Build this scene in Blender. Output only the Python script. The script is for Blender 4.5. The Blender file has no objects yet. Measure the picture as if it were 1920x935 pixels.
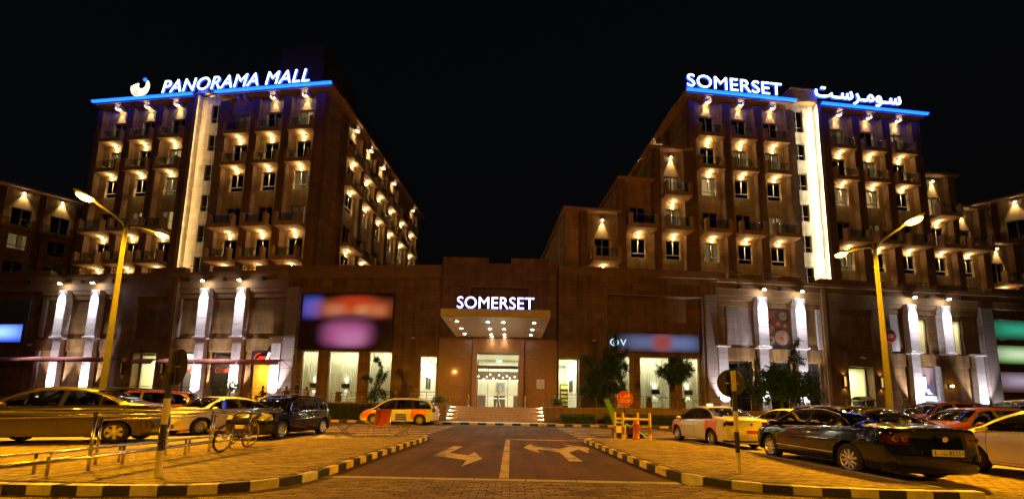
import bpy, bmesh, math, random
from mathutils import Vector, Matrix
random.seed(11)
R = math.radians
scene = bpy.context.scene
COL = scene.collection

# ------------------------------------------------------------------ camera
PITCH, ROLL = R(6.5), R(1.1)
cp, sp = math.cos(PITCH), math.sin(PITCH)
fwd = Vector((0, cp, sp)); u0 = Vector((0, -sp, cp)); r0 = Vector((1, 0, 0))
rgt = r0 * math.cos(ROLL) + u0 * math.sin(ROLL)
upv = u0 * math.cos(ROLL) - r0 * math.sin(ROLL)
cam = bpy.data.cameras.new('camera'); cam_o = bpy.data.objects.new('camera', cam); COL.objects.link(cam_o)
m = Matrix((rgt, upv, -fwd)).transposed().to_4x4(); m.translation = Vector((0, 0, 1.3)); cam_o.matrix_world = m
cam.sensor_width = 36; cam.lens = 690 / 1920 * 36; cam.shift_y = 216.5 / 1920; cam.clip_start = 0.05; cam.clip_end = 3000
scene.camera = cam_o

# ------------------------------------------------------------------ night sky
world = bpy.data.worlds.new('World'); scene.world = world; world.use_nodes = True
nt = world.node_tree
sky = nt.nodes.new('ShaderNodeTexSky'); sky.sky_type = 'NISHITA'; sky.sun_disc = False
sky.sun_elevation = R(-4.0); sky.sun_rotation = R(200)
bg = nt.nodes['Background']; bg.inputs['Strength'].default_value = 0.05
nt.links.new(sky.outputs[0], bg.inputs['Color'])
# ------------------------------------------------------------------ exposure / render
vs = scene.view_settings; vs.view_transform = 'Standard'; vs.look = 'None'; vs.exposure = 1.3; vs.gamma = 1.0; vs.use_curve_mapping = False
cy = scene.cycles; cy.use_denoising = True; cy.max_bounces = 6; cy.diffuse_bounces = 3; cy.glossy_bounces = 3
cy.transmission_bounces = 4; cy.transparent_max_bounces = 10; cy.sample_clamp_indirect = 4.0; cy.caustics_reflective = False; cy.caustics_refractive = False
try:
    cy.denoiser = 'OPENIMAGEDENOISE'; cy.denoising_input_passes = 'RGB_ALBEDO_NORMAL'
except Exception: pass

SODIUM = (1.0, 0.42, 0.004)
WARM = (1.0, 0.74, 0.39)
COOL = (0.86, 0.86, 1.0)

# ------------------------------------------------------------------ materials
MATS = {}
def principled(name, color, rough=0.6, metal=0.0, spec=0.5, coat=0.0, emit=None, estr=0.0):
    if name in MATS: return MATS[name]
    mt = bpy.data.materials.new(name); mt.use_nodes = True
    b = mt.node_tree.nodes['Principled BSDF']
    b.inputs['Base Color'].default_value = (*color, 1); b.inputs['Roughness'].default_value = rough
    b.inputs['Metallic'].default_value = metal; b.inputs['Specular IOR Level'].default_value = spec
    b.inputs['Coat Weight'].default_value = coat; b.inputs['Coat Roughness'].default_value = 0.05
    if emit:
        b.inputs['Emission Color'].default_value = (*emit, 1); b.inputs['Emission Strength'].default_value = estr
    MATS[name] = mt
    return mt
def node_mat(name): 
    mt = bpy.data.materials.new(name); mt.use_nodes = True; MATS[name] = mt
    return mt, mt.node_tree, mt.node_tree.nodes['Principled BSDF']
def ramp(nt, fac, stops):
    r = nt.nodes.new('ShaderNodeValToRGB'); e = r.color_ramp.elements
    while len(e) < len(stops): e.new(0.5)
    for el, (p, c) in zip(e, stops): el.position = p; el.color = (*c, 1)
    nt.links.new(fac, r.inputs[0]); return r.outputs[0]
def noise(nt, scale, detail=4, vec=None, rough=0.55):
    n = nt.nodes.new('ShaderNodeTexNoise'); n.inputs['Scale'].default_value = scale; n.inputs['Detail'].default_value = detail
    n.inputs['Roughness'].default_value = rough
    if vec is not None: nt.links.new(vec, n.inputs['Vector'])
    return n.outputs['Fac']
def coords(nt, kind='Object'):
    return nt.nodes.new('ShaderNodeTexCoord').outputs[kind]
def mul(nt, a, b, fac=1.0, blend='MULTIPLY'):
    x = nt.nodes.new('ShaderNodeMix'); x.data_type = 'RGBA'; x.blend_type = blend; x.inputs[0].default_value = fac
    for s, v in ((6, a), (7, b)):
        if isinstance(v, tuple): x.inputs[s].default_value = (*v, 1)
        else: nt.links.new(v, x.inputs[s])
    return x.outputs[2]
def bump(nt, b, h, strength=0.3, dist=0.01):
    n = nt.nodes.new('ShaderNodeBump'); n.inputs['Strength'].default_value = strength; n.inputs['Distance'].default_value = dist
    nt.links.new(h, n.inputs['Height']); nt.links.new(n.outputs[0], b.inputs['Normal'])

def world_pos(nt):
    return nt.nodes.new('ShaderNodeNewGeometry').outputs['Position']
def stone(name, color, cw=1.2, ch=0.6, joint=0.012, rough=0.75, var=0.25, axis='XZ', bumpy=0.5, coat=0.0):
    """stone cladding: slab-to-slab tone, blotches, fine grain and recessed joints"""
    if name in MATS: return MATS[name]
    mt, nt, b = node_mat(name)
    co = coords(nt)
    sep = nt.nodes.new('ShaderNodeSeparateXYZ'); nt.links.new(co, sep.inputs[0])
    cmb = nt.nodes.new('ShaderNodeCombineXYZ')
    add = nt.nodes.new('ShaderNodeMath'); add.operation = 'ADD'
    nt.links.new(sep.outputs[0], add.inputs[0]); nt.links.new(sep.outputs[1], add.inputs[1])
    nt.links.new(add.outputs[0], cmb.inputs[0]); nt.links.new(sep.outputs[2], cmb.inputs[1])
    br = nt.nodes.new('ShaderNodeTexBrick'); nt.links.new(cmb.outputs[0], br.inputs['Vector'])
    br.inputs['Scale'].default_value = 1.0; br.inputs['Brick Width'].default_value = cw; br.inputs['Row Height'].default_value = ch
    br.inputs['Mortar Size'].default_value = joint; br.inputs['Mortar Smooth'].default_value = 0.2; br.inputs['Bias'].default_value = 0.0
    hi = tuple(min(1, c * (1 + var)) for c in color); lo = tuple(c * (1 - var) for c in color)
    br.inputs['Color1'].default_value = (*hi, 1); br.inputs['Color2'].default_value = (*lo, 1)
    br.inputs['Mortar'].default_value = (*[c * 0.42 for c in color], 1)
    n1 = noise(nt, 0.55, 5, co); n2 = noise(nt, 9.0, 6, co, 0.7)
    c1 = mul(nt, br.outputs['Color'], ramp(nt, n1, [(0.3, (0.72,) * 3), (0.7, (1.12,) * 3)]))
    c2 = mul(nt, c1, ramp(nt, n2, [(0.3, (0.84, 0.82, 0.8)), (0.72, (1.08, 1.08, 1.06))]))
    mp = nt.nodes.new('ShaderNodeMapping'); mp.inputs['Scale'].default_value = (1.9, 1.9, 0.10); nt.links.new(co, mp.inputs['Vector'])
    n3 = noise(nt, 1.0, 5, mp.outputs[0], 0.65)
    c2 = mul(nt, c2, ramp(nt, n3, [(0.32, (0.62, 0.60, 0.58)), (0.52, (1.0,) * 3), (0.75, (1.10, 1.09, 1.06))]))
    nt.links.new(c2, b.inputs['Base Color']); b.inputs['Roughness'].default_value = rough
    b.inputs['Coat Weight'].default_value = coat; b.inputs['Coat Roughness'].default_value = 0.25
    sub = nt.nodes.new('ShaderNodeMath'); sub.operation = 'MULTIPLY_ADD'; sub.inputs[1].default_value = -1.0
    nt.links.new(br.outputs['Fac'], sub.inputs[0]); 
    m2 = nt.nodes.new('ShaderNodeMath'); m2.operation = 'MULTIPLY'; m2.inputs[1].default_value = 0.25; nt.links.new(n2, m2.inputs[0])
    nt.links.new(m2.outputs[0], sub.inputs[2])
    bump(nt, b, sub.outputs[0], bumpy, 0.012)
    return mt
def mottled(name, color, scale=3.0, var=0.3, rough=0.7, bs=0.2, fine=40.0, metal=0.0, island=0.0, coat=0.0, spec=.5, stain=0.0):
    """plain weathered surface"""
    if name in MATS: return MATS[name]
    mt, nt, b = node_mat(name); co = coords(nt)
    n1 = noise(nt, scale, 5, co); n2 = noise(nt, fine, 4, co, 0.7)
    c = mul(nt, color, ramp(nt, n1, [(0.28, (1 - var,) * 3), (0.72, (1 + var * .6,) * 3)]))
    c = mul(nt, c, ramp(nt, n2, [(0.3, (0.82,) * 3), (0.7, (1.12,) * 3)]))
    if stain:
        n0 = noise(nt, .55, 6, coords(nt, 'Generated') if False else world_pos(nt), .62)
        c = mul(nt, c, ramp(nt, n0, [(.36, (1 - stain, 1 - stain, 1 - stain)), (.48, (1.0,) * 3), (.66, (1 + stain * .35,) * 3)]))
        n9 = noise(nt, 2.4, 4, world_pos(nt), .6); c = mul(nt, c, ramp(nt, n9, [(.30, (1 - stain * 1.1,) * 3), (.40, (1.0,) * 3)]))
    if island:
        g = nt.nodes.new('ShaderNodeNewGeometry'); oi = nt.nodes.new('ShaderNodeObjectInfo')
        a = nt.nodes.new('ShaderNodeMath'); a.operation = 'ADD'; nt.links.new(g.outputs['Random Per Island'], a.inputs[0]); nt.links.new(oi.outputs['Random'], a.inputs[1])
        f = nt.nodes.new('ShaderNodeMath'); f.operation = 'FRACT'; nt.links.new(a.outputs[0], f.inputs[0])
        c = mul(nt, c, ramp(nt, f.outputs[0], [(0.0, (1 - island, 1 - island, 1 - island * 1.1)), (1.0, (1 + island * .5,) * 3)]))
    nt.links.new(c, b.inputs['Base Color']); b.inputs['Roughness'].default_value = rough; b.inputs['Metallic'].default_value = metal
    b.inputs['Coat Weight'].default_value = coat; b.inputs['Specular IOR Level'].default_value = spec
    bump(nt, b, n2, bs, 0.006)
    return mt
def emis(name, color, strength):
    if name in MATS: return MATS[name]
    mt = bpy.data.materials.new(name); mt.use_nodes = True; nt = mt.node_tree; nt.nodes.clear()
    e = nt.nodes.new('ShaderNodeEmission'); e.inputs[0].default_value = (*color, 1); e.inputs[1].default_value = strength
    o = nt.nodes.new('ShaderNodeOutputMaterial'); nt.links.new(e.outputs[0], o.inputs[0]); MATS[name] = mt
    return mt
def glass(name, tint=(0.5, 0.52, 0.5), fres=1.5, rough=0.02, opaque=0.0):
    """thin pane: see-through tint plus mirror reflection that grows at grazing angles"""
    if name in MATS: return MATS[name]
    mt = bpy.data.materials.new(name); mt.use_nodes = True; nt = mt.node_tree; nt.nodes.clear()
    t = nt.nodes.new('ShaderNodeBsdfTransparent'); t.inputs[0].default_value = (*tint, 1)
    g = nt.nodes.new('ShaderNodeBsdfGlossy'); g.inputs['Roughness'].default_value = rough; g.inputs['Color'].default_value = (.9, .9, .9, 1)
    f0 = ((fres - 1) / (fres + 1)) ** 2
    lw = nt.nodes.new('ShaderNodeLayerWeight'); lw.inputs[0].default_value = 0.5
    pw = nt.nodes.new('ShaderNodeMath'); pw.operation = 'POWER'; pw.inputs[1].default_value = 4.5; nt.links.new(lw.outputs['Facing'], pw.inputs[0])
    f = nt.nodes.new('ShaderNodeMath'); f.operation = 'MULTIPLY_ADD'; f.inputs[1].default_value = 1 - f0; f.inputs[2].default_value = f0; nt.links.new(pw.outputs[0], f.inputs[0])
    x = nt.nodes.new('ShaderNodeMixShader'); nt.links.new(f.outputs[0], x.inputs[0]); nt.links.new(t.outputs[0], x.inputs[1]); nt.links.new(g.outputs[0], x.inputs[2])
    o = nt.nodes.new('ShaderNodeOutputMaterial'); nt.links.new(x.outputs[0], o.inputs[0]); MATS[name] = mt
    return mt
def paint(name, color, rough=0.28, coat=1.0, metal=0.0, dust=0.12):
    """car paint under clear coat with a thin uneven film of dust"""
    if name in MATS: return MATS[name]
    mt, nt, b = node_mat(name); co = coords(nt)
    n1 = noise(nt, 2.2, 5, co); n2 = noise(nt, 60, 3, co)
    c = mul(nt, color, (0.30, 0.25, 0.2), 1.0, 'MIX'); x = c.node
    fm = nt.nodes.new('ShaderNodeMath'); fm.operation = 'MULTIPLY'; fm.inputs[1].default_value = dust; nt.links.new(n1, fm.inputs[0])
    nt.links.new(fm.outputs[0], x.inputs[0])
    nt.links.new(c, b.inputs['Base Color']); b.inputs['Metallic'].default_value = metal
    rr = ramp(nt, n2, [(0.3, (rough * .8,) * 3), (0.75, (rough * 1.3,) * 3)]); nt.links.new(rr, b.inputs['Roughness'])
    b.inputs['Coat Weight'].default_value = coat; b.inputs['Coat Roughness'].default_value = 0.04; b.inputs['Specular IOR Level'].default_value = .15 if max(color) < .03 else .4
    return mt

M_TWALL = stone('tower_stone', (0.56, 0.365, 0.135), 1.1, 0.62, 0.010, 0.8, 0.16)
M_TPIER = stone('tower_pier_stone', (0.33, 0.19, 0.07), 2.0, 0.62, 0.008, 0.8, 0.12)
M_TBALC = mottled('balcony_render', (0.56, 0.355, 0.14), 1.5, 0.2, 0.8, 0.15)
M_STRIP = stone('stair_core_stone', (0.62, 0.54, 0.40), 0.9, 0.62, 0.008, 0.75, 0.14)
M_POD = stone('podium_stone', (0.25, 0.14, 0.04), 1.3, 0.72, 0.016, 0.7, 0.22)
M_PODTRIM = mottled('podium_trim', (0.27, 0.155, 0.048), 0.8, 0.2, 0.75)
M_PALE = mottled('pale_column_stone', (0.58, 0.55, 0.53), 2.0, 0.22, 0.75, 0.35, 25.0, island=0.16)
M_PALEW = stone('pale_wall_stone', (0.33, 0.27, 0.235), 1.0, 0.6, 0.010, 0.75, 0.12)
M_GRANITE = mottled('polished_brown_granite', (0.34, 0.16, 0.055), 14.0, 0.4, 0.32, 0.05, 120.0, island=0.10)
M_FRAME = mottled('window_frame_paint', (0.45, 0.38, 0.29), 4, 0.1, 0.5, 0.05)
M_DARKFRAME = principled('dark_frame', (0.03, 0.028, 0.026), 0.45)
M_PANE = glass('window_pane', (0.30, 0.31, 0.30), 1.65)
M_CLEAR = glass('clear_pane', (0.86, 0.89, 0.86), 1.35)
M_RAILGLASS = glass('balcony_glass', (0.72, 0.78, 0.76), 1.5)
M_DARKROOM = principled('dark_interior', (0.025, 0.022, 0.02), 0.9)  # near-black colour stands in for the shade of an unlit room
M_STEEL = principled('stainless_steel', (0.62, 0.60, 0.57), 0.22, 1.0)
M_METAL = principled('dark_metal', (0.05, 0.045, 0.04), 0.4, 0.8)
M_BLACK = principled('black_plastic', (0.015, 0.015, 0.015), 0.5)
M_WHITE = mottled('white_paint', (0.74, 0.72, 0.68), 3, 0.15, 0.55, 0.05)
M_CREAM = mottled('cream_wall', (0.72, 0.66, 0.52), 1.0, 0.08, 0.8, 0.03)
M_LAMPGLASS = emis('lamp_bulb', (1.0, 0.86, 0.66), 26.0)
M_SODBULB = emis('sodium_bulb', (1.0, 0.42, 0.03), 22.0)
M_LED = emis('blue_led', (0.0015, 0.03, 1.0), 9.0)
M_LEDCORE = emis('blue_led_core', (0.004, 0.055, 1.0), 3.4)
M_SIGNWHITE = emis('sign_white', (0.80, 0.88, 1.0), 1.6)
M_BLUEHALO = emis('sign_blue_return', (0.004, 0.03, 1.0), 3.0)

# ------------------------------------------------------------------ mesh builder
class MB:
    def __init__(s): s.v = []; s.f = []
    def box(s, x0, x1, y0, y1, z0, z1):
        b = len(s.v)
        s.v += [(x0, y0, z0), (x1, y0, z0), (x1, y1, z0), (x0, y1, z0), (x0, y0, z1), (x1, y0, z1), (x1, y1, z1), (x0, y1, z1)]
        s.f += [tuple(b + i for i in q) for q in ((0, 3, 2, 1), (4, 5, 6, 7), (0, 1, 5, 4), (1, 2, 6, 5), (2, 3, 7, 6), (3, 0, 4, 7))]
        return s
    def cbox(s, x0, x1, y0, y1, z0, z1, c=0.01):
        """box with chamfered top and front edges (all 12 edges)"""
        b = len(s.v)
        c = min(c, (x1 - x0) * .45, (y1 - y0) * .45, (z1 - z0) * .45)
        P = {}
        xs = (x0, x0 + c, x1 - c, x1); ys = (y0, y0 + c, y1 - c, y1); zs = (z0, z0 + c, z1 - c, z1)
        def g(i, j, k):
            if (i, j, k) not in P: P[(i, j, k)] = len(s.v); s.v.append((xs[i], ys[j], zs[k]))
            return P[(i, j, k)]
        for a in (0, 3):
            r = lambda q: q if a == 3 else q[::-1]
            s.f.append(tuple(r([g(a, 1, 1), g(a, 2, 1), g(a, 2, 2), g(a, 1, 2)])))
            s.f.append(tuple(r([g(2, a, 1), g(1, a, 1), g(1, a, 2), g(2, a, 2)])))
            s.f.append(tuple(r([g(1, 1, a), g(2, 1, a), g(2, 2, a), g(1, 2, a)])))
        N = {0: 1, 3: 2}
        for A in (0, 3):
            for B in (0, 3):
                a, bb = N[A], N[B]
                fl = (A == B)
                q = [g(A, bb, 1), g(a, B, 1), g(a, B, 2), g(A, bb, 2)]; s.f.append(tuple(q[::-1] if not fl else q))
                q = [g(A, 1, bb), g(A, 2, bb), g(a, 2, B), g(a, 1, B)]; s.f.append(tuple(q if not fl else q[::-1]) if False else tuple(q))
                q = [g(1, A, bb), g(2, A, bb), g(2, a, B), g(1, a, B)]; s.f.append(tuple(q))
                for Cc in (0, 3):
                    c3 = N[Cc]; s.f.append((g(A, bb, c3), g(a, B, c3), g(a, bb, Cc)))
        return s
    def quad(s, a, b_, c, d):
        b = len(s.v); s.v += [tuple(a), tuple(b_), tuple(c), tuple(d)]; s.f.append((b, b + 1, b + 2, b + 3)); return s
    def prism(s, pts, z0, z1):
        b = len(s.v); n = len(pts)
        s.v += [(x, y, z0) for x, y in pts] + [(x, y, z1) for x, y in pts]
        s.f.append(tuple(b + i for i in range(n - 1, -1, -1))); s.f.append(tuple(b + n + i for i in range(n)))
        for i in range(n): j = (i + 1) % n; s.f.append((b + i, b + j, b + n + j, b + n + i))
        return s
    def prism_y(s, pts, y0, y1):
        """outline in x,z extruded along y"""
        b = len(s.v); n = len(pts)
        s.v += [(x, y0, z) for x, z in pts] + [(x, y1, z) for x, z in pts]
        s.f.append(tuple(b + i for i in range(n))); s.f.append(tuple(b + n + i for i in range(n - 1, -1, -1)))
        for i in range(n): j = (i + 1) % n; s.f.append((b + j, b + i, b + n + i, b + n + j))
        return s
    def tube(s, path, r, n=8, cap=True):
        path = [Vector(p) for p in path]; rs = r if isinstance(r, (list, tuple)) else [r] * len(path)
        b = len(s.v); t0 = (path[1] - path[0]).normalized()
        ref = Vector((0, 0, 1)) if abs(t0.z) < .9 else Vector((1, 0, 0))
        nrm = t0.cross(ref).normalized()
        for i, p in enumerate(path):
            if i == 0: t = t0
            elif i == len(path) - 1: t = (path[i] - path[i - 1]).normalized()
            else: t = ((path[i + 1] - p).normalized() + (p - path[i - 1]).normalized()).normalized()
            nrm = (nrm - t * nrm.dot(t)).normalized(); bn = t.cross(nrm)
            for k in range(n):
                a = 2 * math.pi * k / n; s.v.append(tuple(p + (nrm * math.cos(a) + bn * math.sin(a)) * rs[i]))
        for i in range(len(path) - 1):
            for k in range(n):
                k2 = (k + 1) % n; s.f.append((b + i * n + k, b + i * n + k2, b + (i + 1) * n + k2, b + (i + 1) * n + k))
        if cap:
            s.f.append(tuple(b + k for k in range(n - 1, -1, -1))); e = b + (len(path) - 1) * n; s.f.append(tuple(e + k for k in range(n)))
        return s
    def lathe(s, prof, n=16, c=(0, 0, 0), axis='z', cap=True):
        b = len(s.v)
        for (r, h) in prof:
            for k in range(n):
                a = 2 * math.pi * k / n; x, y = r * math.cos(a), r * math.sin(a)
                p = (x, y, h) if axis == 'z' else ((x, h, y) if axis == 'y' else (h, x, y))
                s.v.append((p[0] + c[0], p[1] + c[1], p[2] + c[2]))
        for i in range(len(prof) - 1):
            for k in range(n):
                k2 = (k + 1) % n; s.f.append((b + i * n + k, b + i * n + k2, b + (i + 1) * n + k2, b + (i + 1) * n + k))
        if cap: s.f.append(tuple(b + k for k in range(n - 1, -1, -1))); e = b + (len(prof) - 1) * n; s.f.append(tuple(e + k for k in range(n)))
        return s
    def sphere(s, c, r, n=10, sz=1.0):
        return s.lathe([(r * max(.02, math.sin(math.pi * i / n)), -r * sz * math.cos(math.pi * i / n)) for i in range(n + 1)], 12, c)
    def mesh(s, name, mat=None, smooth=False, fix=True):
        me = bpy.data.meshes.new(name); me.from_pydata(s.v, [], s.f)
        if fix:
            bm = bmesh.new(); bm.from_mesh(me); bmesh.ops.recalc_face_normals(bm, faces=bm.faces); bm.to_mesh(me); bm.free()
        me.update()
        if mat: me.materials.append(mat)
        if smooth:
            for p in me.polygons: p.use_smooth = True
        return me
    def build(s, name, mat, parent=None, loc=None, rz=0, smooth=False, fix=True):
        return put(name, s.mesh(name, mat, smooth, fix), parent, loc, rz)
def put(name, me, parent=None, loc=None, rz=0):
    o = bpy.data.objects.new(name, me); COL.objects.link(o)
    if parent is not None: o.parent = parent
    if loc is not None: o.location = loc
    if rz: o.rotation_euler = (0, 0, rz)
    return o
def empty(name, loc=(0, 0, 0), rz=0):
    o = bpy.data.objects.new(name, None); COL.objects.link(o); o.location = loc; o.rotation_euler = (0, 0, rz); o.empty_display_size = 0.3
    return o
def tag(o, label, cat, group=None):
    o['label'] = label; o['category'] = cat
    if group: o['group'] = group
    return o
def struct(o): o['kind'] = 'structure'; return o
def stuff(o): o['kind'] = 'stuff'; return o
def smooth_by_angle(me, deg=35):
    for p in me.polygons: p.use_smooth = True
    try: me.set_sharp_from_angle(angle=R(deg))
    except Exception: pass
def spot(parent, loc, power, color, size=70, blend=0.6, direction=(0, 0, -1), radius=0.04, name='lamp_light'):
    l = bpy.data.lights.new(name, 'SPOT'); l.energy = power; l.color = color; l.spot_size = R(size); l.spot_blend = blend; l.shadow_soft_size = radius
    o = bpy.data.objects.new(name, l); COL.objects.link(o); o.parent = parent; o.location = loc
    o.rotation_euler = Vector(direction).to_track_quat('-Z', 'Y').to_euler()
    return o
def point(parent, loc, power, color, radius=0.1, name='lamp_light'):
    l = bpy.data.lights.new(name, 'POINT'); l.energy = power; l.color = color; l.shadow_soft_size = radius
    o = bpy.data.objects.new(name, l); COL.objects.link(o); o.parent = parent; o.location = loc
    return o
def area(parent, loc, power, color, sx, sy, direction=(0, 0, -1), name='lamp_light', roll=None):
    l = bpy.data.lights.new(name, 'AREA'); l.shape = 'RECTANGLE'; l.size = sx; l.size_y = sy; l.energy = power; l.color = color
    o = bpy.data.objects.new(name, l); COL.objects.link(o); o.parent = parent; o.location = loc
    o.rotation_euler = Vector(direction).to_track_quat('-Z', 'Y').to_euler()
    return o
def copy_tree(o, parent=None):
    c = o.copy(); COL.objects.link(c); c.parent = parent
    for ch in list(o.children): copy_tree(ch, c)
    return c
def wall_open(mb, s0, s1, z0, z1, y0, y1, opens):
    """wall slab from x=s0..s1, z0..z1, depth y0..y1, with rectangular openings (a0,a1,b0,b1)"""
    xs = sorted({s0, s1, *[min(max(v, s0), s1) for o in opens for v in o[:2]]})
    for a, b in zip(xs[:-1], xs[1:]):
        if b - a < 1e-4: continue
        mid = (a + b) / 2; zz = z0
        for o in sorted([o for o in opens if o[0] < mid < o[1]], key=lambda o: o[2]):
            if o[2] > zz: mb.box(a, b, y0, y1, zz, o[2])
            zz = o[3]
        if zz < z1: mb.box(a, b, y0, y1, zz, z1)
    return mb
def text_mesh(body, size, extrude, offset=0.0, shear=0.0, spacing=1.0):
    c = bpy.data.curves.new('lettering', 'FONT'); c.body = body; c.size = size; c.extrude = extrude; c.offset = offset; c.shear = shear
    c.space_character = spacing; c.align_x = 'LEFT'; c.resolution_u = 4
    o = bpy.data.objects.new('lettering', c); COL.objects.link(o)
    dg = bpy.context.evaluated_depsgraph_get(); dg.update()
    me = bpy.data.meshes.new_from_object(o.evaluated_get(dg)); bpy.data.objects.remove(o); bpy.data.curves.remove(c)
    return me
def letters(parent, body, x0, x1, y, z0, z1, mat, depth=0.08, offset=0.0, shear=0.0, name='letter', split=True, side=None, spacing=1.0, bold=0.0):
    """upright lettering in the x,z plane facing -y, fitted to x0..x1, z0..z1; each letter an object of its own"""
    full = text_mesh(body, 1.0, 0.02, offset, shear, spacing)
    xs = [v.co.x for v in full.vertices]; ys = [v.co.y for v in full.vertices]
    ax, bx, ay, by = min(xs), max(xs), min(ys), max(ys)
    kx, kz = (x1 - x0) / (bx - ax), (z1 - z0) / (by - ay)
    bm = bmesh.new(); bm.from_mesh(full)
    for v in bm.verts:
        v.co = Vector((x0 + (v.co.x - ax) * kx, y + (-v.co.z / 0.02) * depth / 2, z0 + (v.co.y - ay) * kz))
    bmesh.ops.recalc_face_normals(bm, faces=bm.faces)
    out = []
    if not split:
        me = bpy.data.meshes.new(name); bm.to_mesh(me); bm.free(); me.materials.clear(); me.materials.append(mat)
        return [put(name, me, parent)]
    # split into glyphs by x-overlap of connected islands
    bm.faces.ensure_lookup_table(); seen = set(); isl = []
    for f in bm.faces:
        if f.index in seen: continue
        st = [f]; grp = []; seen.add(f.index)
        while st:
            q = st.pop(); grp.append(q)
            for e in q.edges:
                for g in e.link_faces:
                    if g.index not in seen: seen.add(g.index); st.append(g)
        isl.append(grp)
    def rng(g): a = [v.co.x for f in g for v in f.verts]; return min(a), max(a)
    isl.sort(key=lambda g: rng(g)[0]); merged = []
    for g in isl:
        a, b = rng(g)
        for mm in merged:
            if min(b, mm[2]) - max(a, mm[1]) > 0.6 * min(b - a, mm[2] - mm[1]):
                mm[0] += g; mm[1] = min(a, mm[1]); mm[2] = max(b, mm[2]); break
        else: merged.append([list(g), a, b])
    for g, a, b in merged:
        mb = MB(); idx = {}
        for f in g:
            q = []
            for v in f.verts:
                if v not in idx: idx[v] = len(mb.v); mb.v.append(tuple(v.co))
                q.append(idx[v])
            mb.f.append(tuple(q))
        out.append(mb.build(name, mat, parent, fix=False))
    bm.free()
    return out

def merged_mesh(name, pieces, smooth=False):
    """one mesh from several (MB, material) pieces"""
    v = []; f = []; mi = []; mats = []
    for mb, mt in pieces:
        if mt not in mats: mats.append(mt)
        o = len(v); v += mb.v; f += [tuple(i + o for i in q) for q in mb.f]; mi += [mats.index(mt)] * len(mb.f)
    me = bpy.data.meshes.new(name); me.from_pydata(v, [], f)
    for mt in mats: me.materials.append(mt)
    me.polygons.foreach_set('material_index', mi)
    bm = bmesh.new(); bm.from_mesh(me); bmesh.ops.recalc_face_normals(bm, faces=bm.faces); bm.to_mesh(me); bm.free(); me.update()
    if smooth:
        for p in me.polygons: p.use_smooth = True
    return me
# ================================================================== ground, road, islands
M_ASPHALT = mottled('asphalt', (0.10, 0.085, 0.07), 0.9, 0.35, 0.62, 0.35, 90.0)
M_ASPHALT2 = mottled('street_asphalt', (0.080, 0.054, 0.036), 0.7, 0.35, 0.8, 0.35, 90.0, spec=.2)
def asphalt(name, color):
    mt, nt, b = node_mat(name); co = coords(nt)
    c = mul(nt, color, ramp(nt, noise(nt, .35, 6, co, .6), [(.34, (.50,) * 3), (.5, (1.0,) * 3), (.66, (1.45, 1.42, 1.36))]))
    c = mul(nt, c, ramp(nt, noise(nt, 110, 3, co, .7), [(.3, (.7,) * 3), (.7, (1.3,) * 3)]))
    mp = nt.nodes.new('ShaderNodeMapping'); mp.inputs['Scale'].default_value = (2.6, .12, 1); nt.links.new(co, mp.inputs['Vector'])
    c = mul(nt, c, ramp(nt, noise(nt, 1.0, 4, mp.outputs[0]), [(.36, (.62,) * 3), (.52, (1.0,) * 3), (.66, (1.2,) * 3)]))
    vo = nt.nodes.new('ShaderNodeTexVoronoi'); vo.inputs['Scale'].default_value = 1.15; nt.links.new(co, vo.inputs['Vector'])
    c = mul(nt, c, ramp(nt, vo.outputs['Distance'], [(.04, (.45, .42, .40)), (.11, (1.0,) * 3)]))
    nt.links.new(c, b.inputs['Base Color']); b.inputs['Roughness'].default_value = .8; b.inputs['Specular IOR Level'].default_value = .2
    bump(nt, b, noise(nt, 110, 3, co, .7), .4, .006)
    return mt
M_ASPHALT2 = asphalt('worn_asphalt', (0.082, 0.041, 0.013))
def worn_paint(name, color, under):
    mt, nt, b = node_mat(name); co = coords(nt)
    n = noise(nt, 7.0, 8, co, .75); n2 = noise(nt, 1.3, 3, co)
    ad = nt.nodes.new('ShaderNodeMath'); ad.operation = 'ADD'; nt.links.new(n, ad.inputs[0]); nt.links.new(n2, ad.inputs[1])
    f = ramp(nt, ad.outputs[0], [(.84, (0,) * 3), (1.0, (1,) * 3)]); x = nt.nodes.new('ShaderNodeMix'); x.data_type = 'RGBA'; nt.links.new(f, x.inputs[0])
    x.inputs[6].default_value = (*under, 1); x.inputs[7].default_value = (*color, 1); nt.links.new(x.outputs[2], b.inputs['Base Color']); b.inputs['Roughness'].default_value = .75; b.inputs['Specular IOR Level'].default_value = .25
    return mt
M_PAVER = mottled('concrete_paver', (0.33, 0.25, 0.075), 6.0, 0.28, 0.75, 0.35, 70.0, island=0.30, spec=.25, stain=.34)
M_PAVER2 = mottled('road_paver', (0.22, 0.155, 0.075), 5.0, 0.30, 0.7, 0.35, 70.0, island=0.34, spec=.25, stain=.38)
M_SAND = mottled('joint_sand', (0.10, 0.08, 0.055), 8.0, 0.3, 0.95, 0.2)
M_MARK = worn_paint('road_marking', (0.40, 0.31, 0.17), (0.12, .085, .05))
M_KERBBLACK = mottled('kerb_black_paint', (0.025, 0.022, 0.02), 5.0, 0.4, 0.55, 0.3, 30.0)
M_KERBWHITE = mottled('kerb_white_paint', (0.62, 0.58, 0.48), 4.0, 0.35, 0.6, 0.3, 30.0, island=0.12)
M_KERBYEL = mottled('kerb_yellow_paint', (0.66, 0.52, 0.10), 4.0, 0.4, 0.6, 0.3, 30.0, island=0.15)
M_CONC = mottled('concrete', (0.36, 0.32, 0.27), 2.5, 0.25, 0.8, 0.25)

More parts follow.
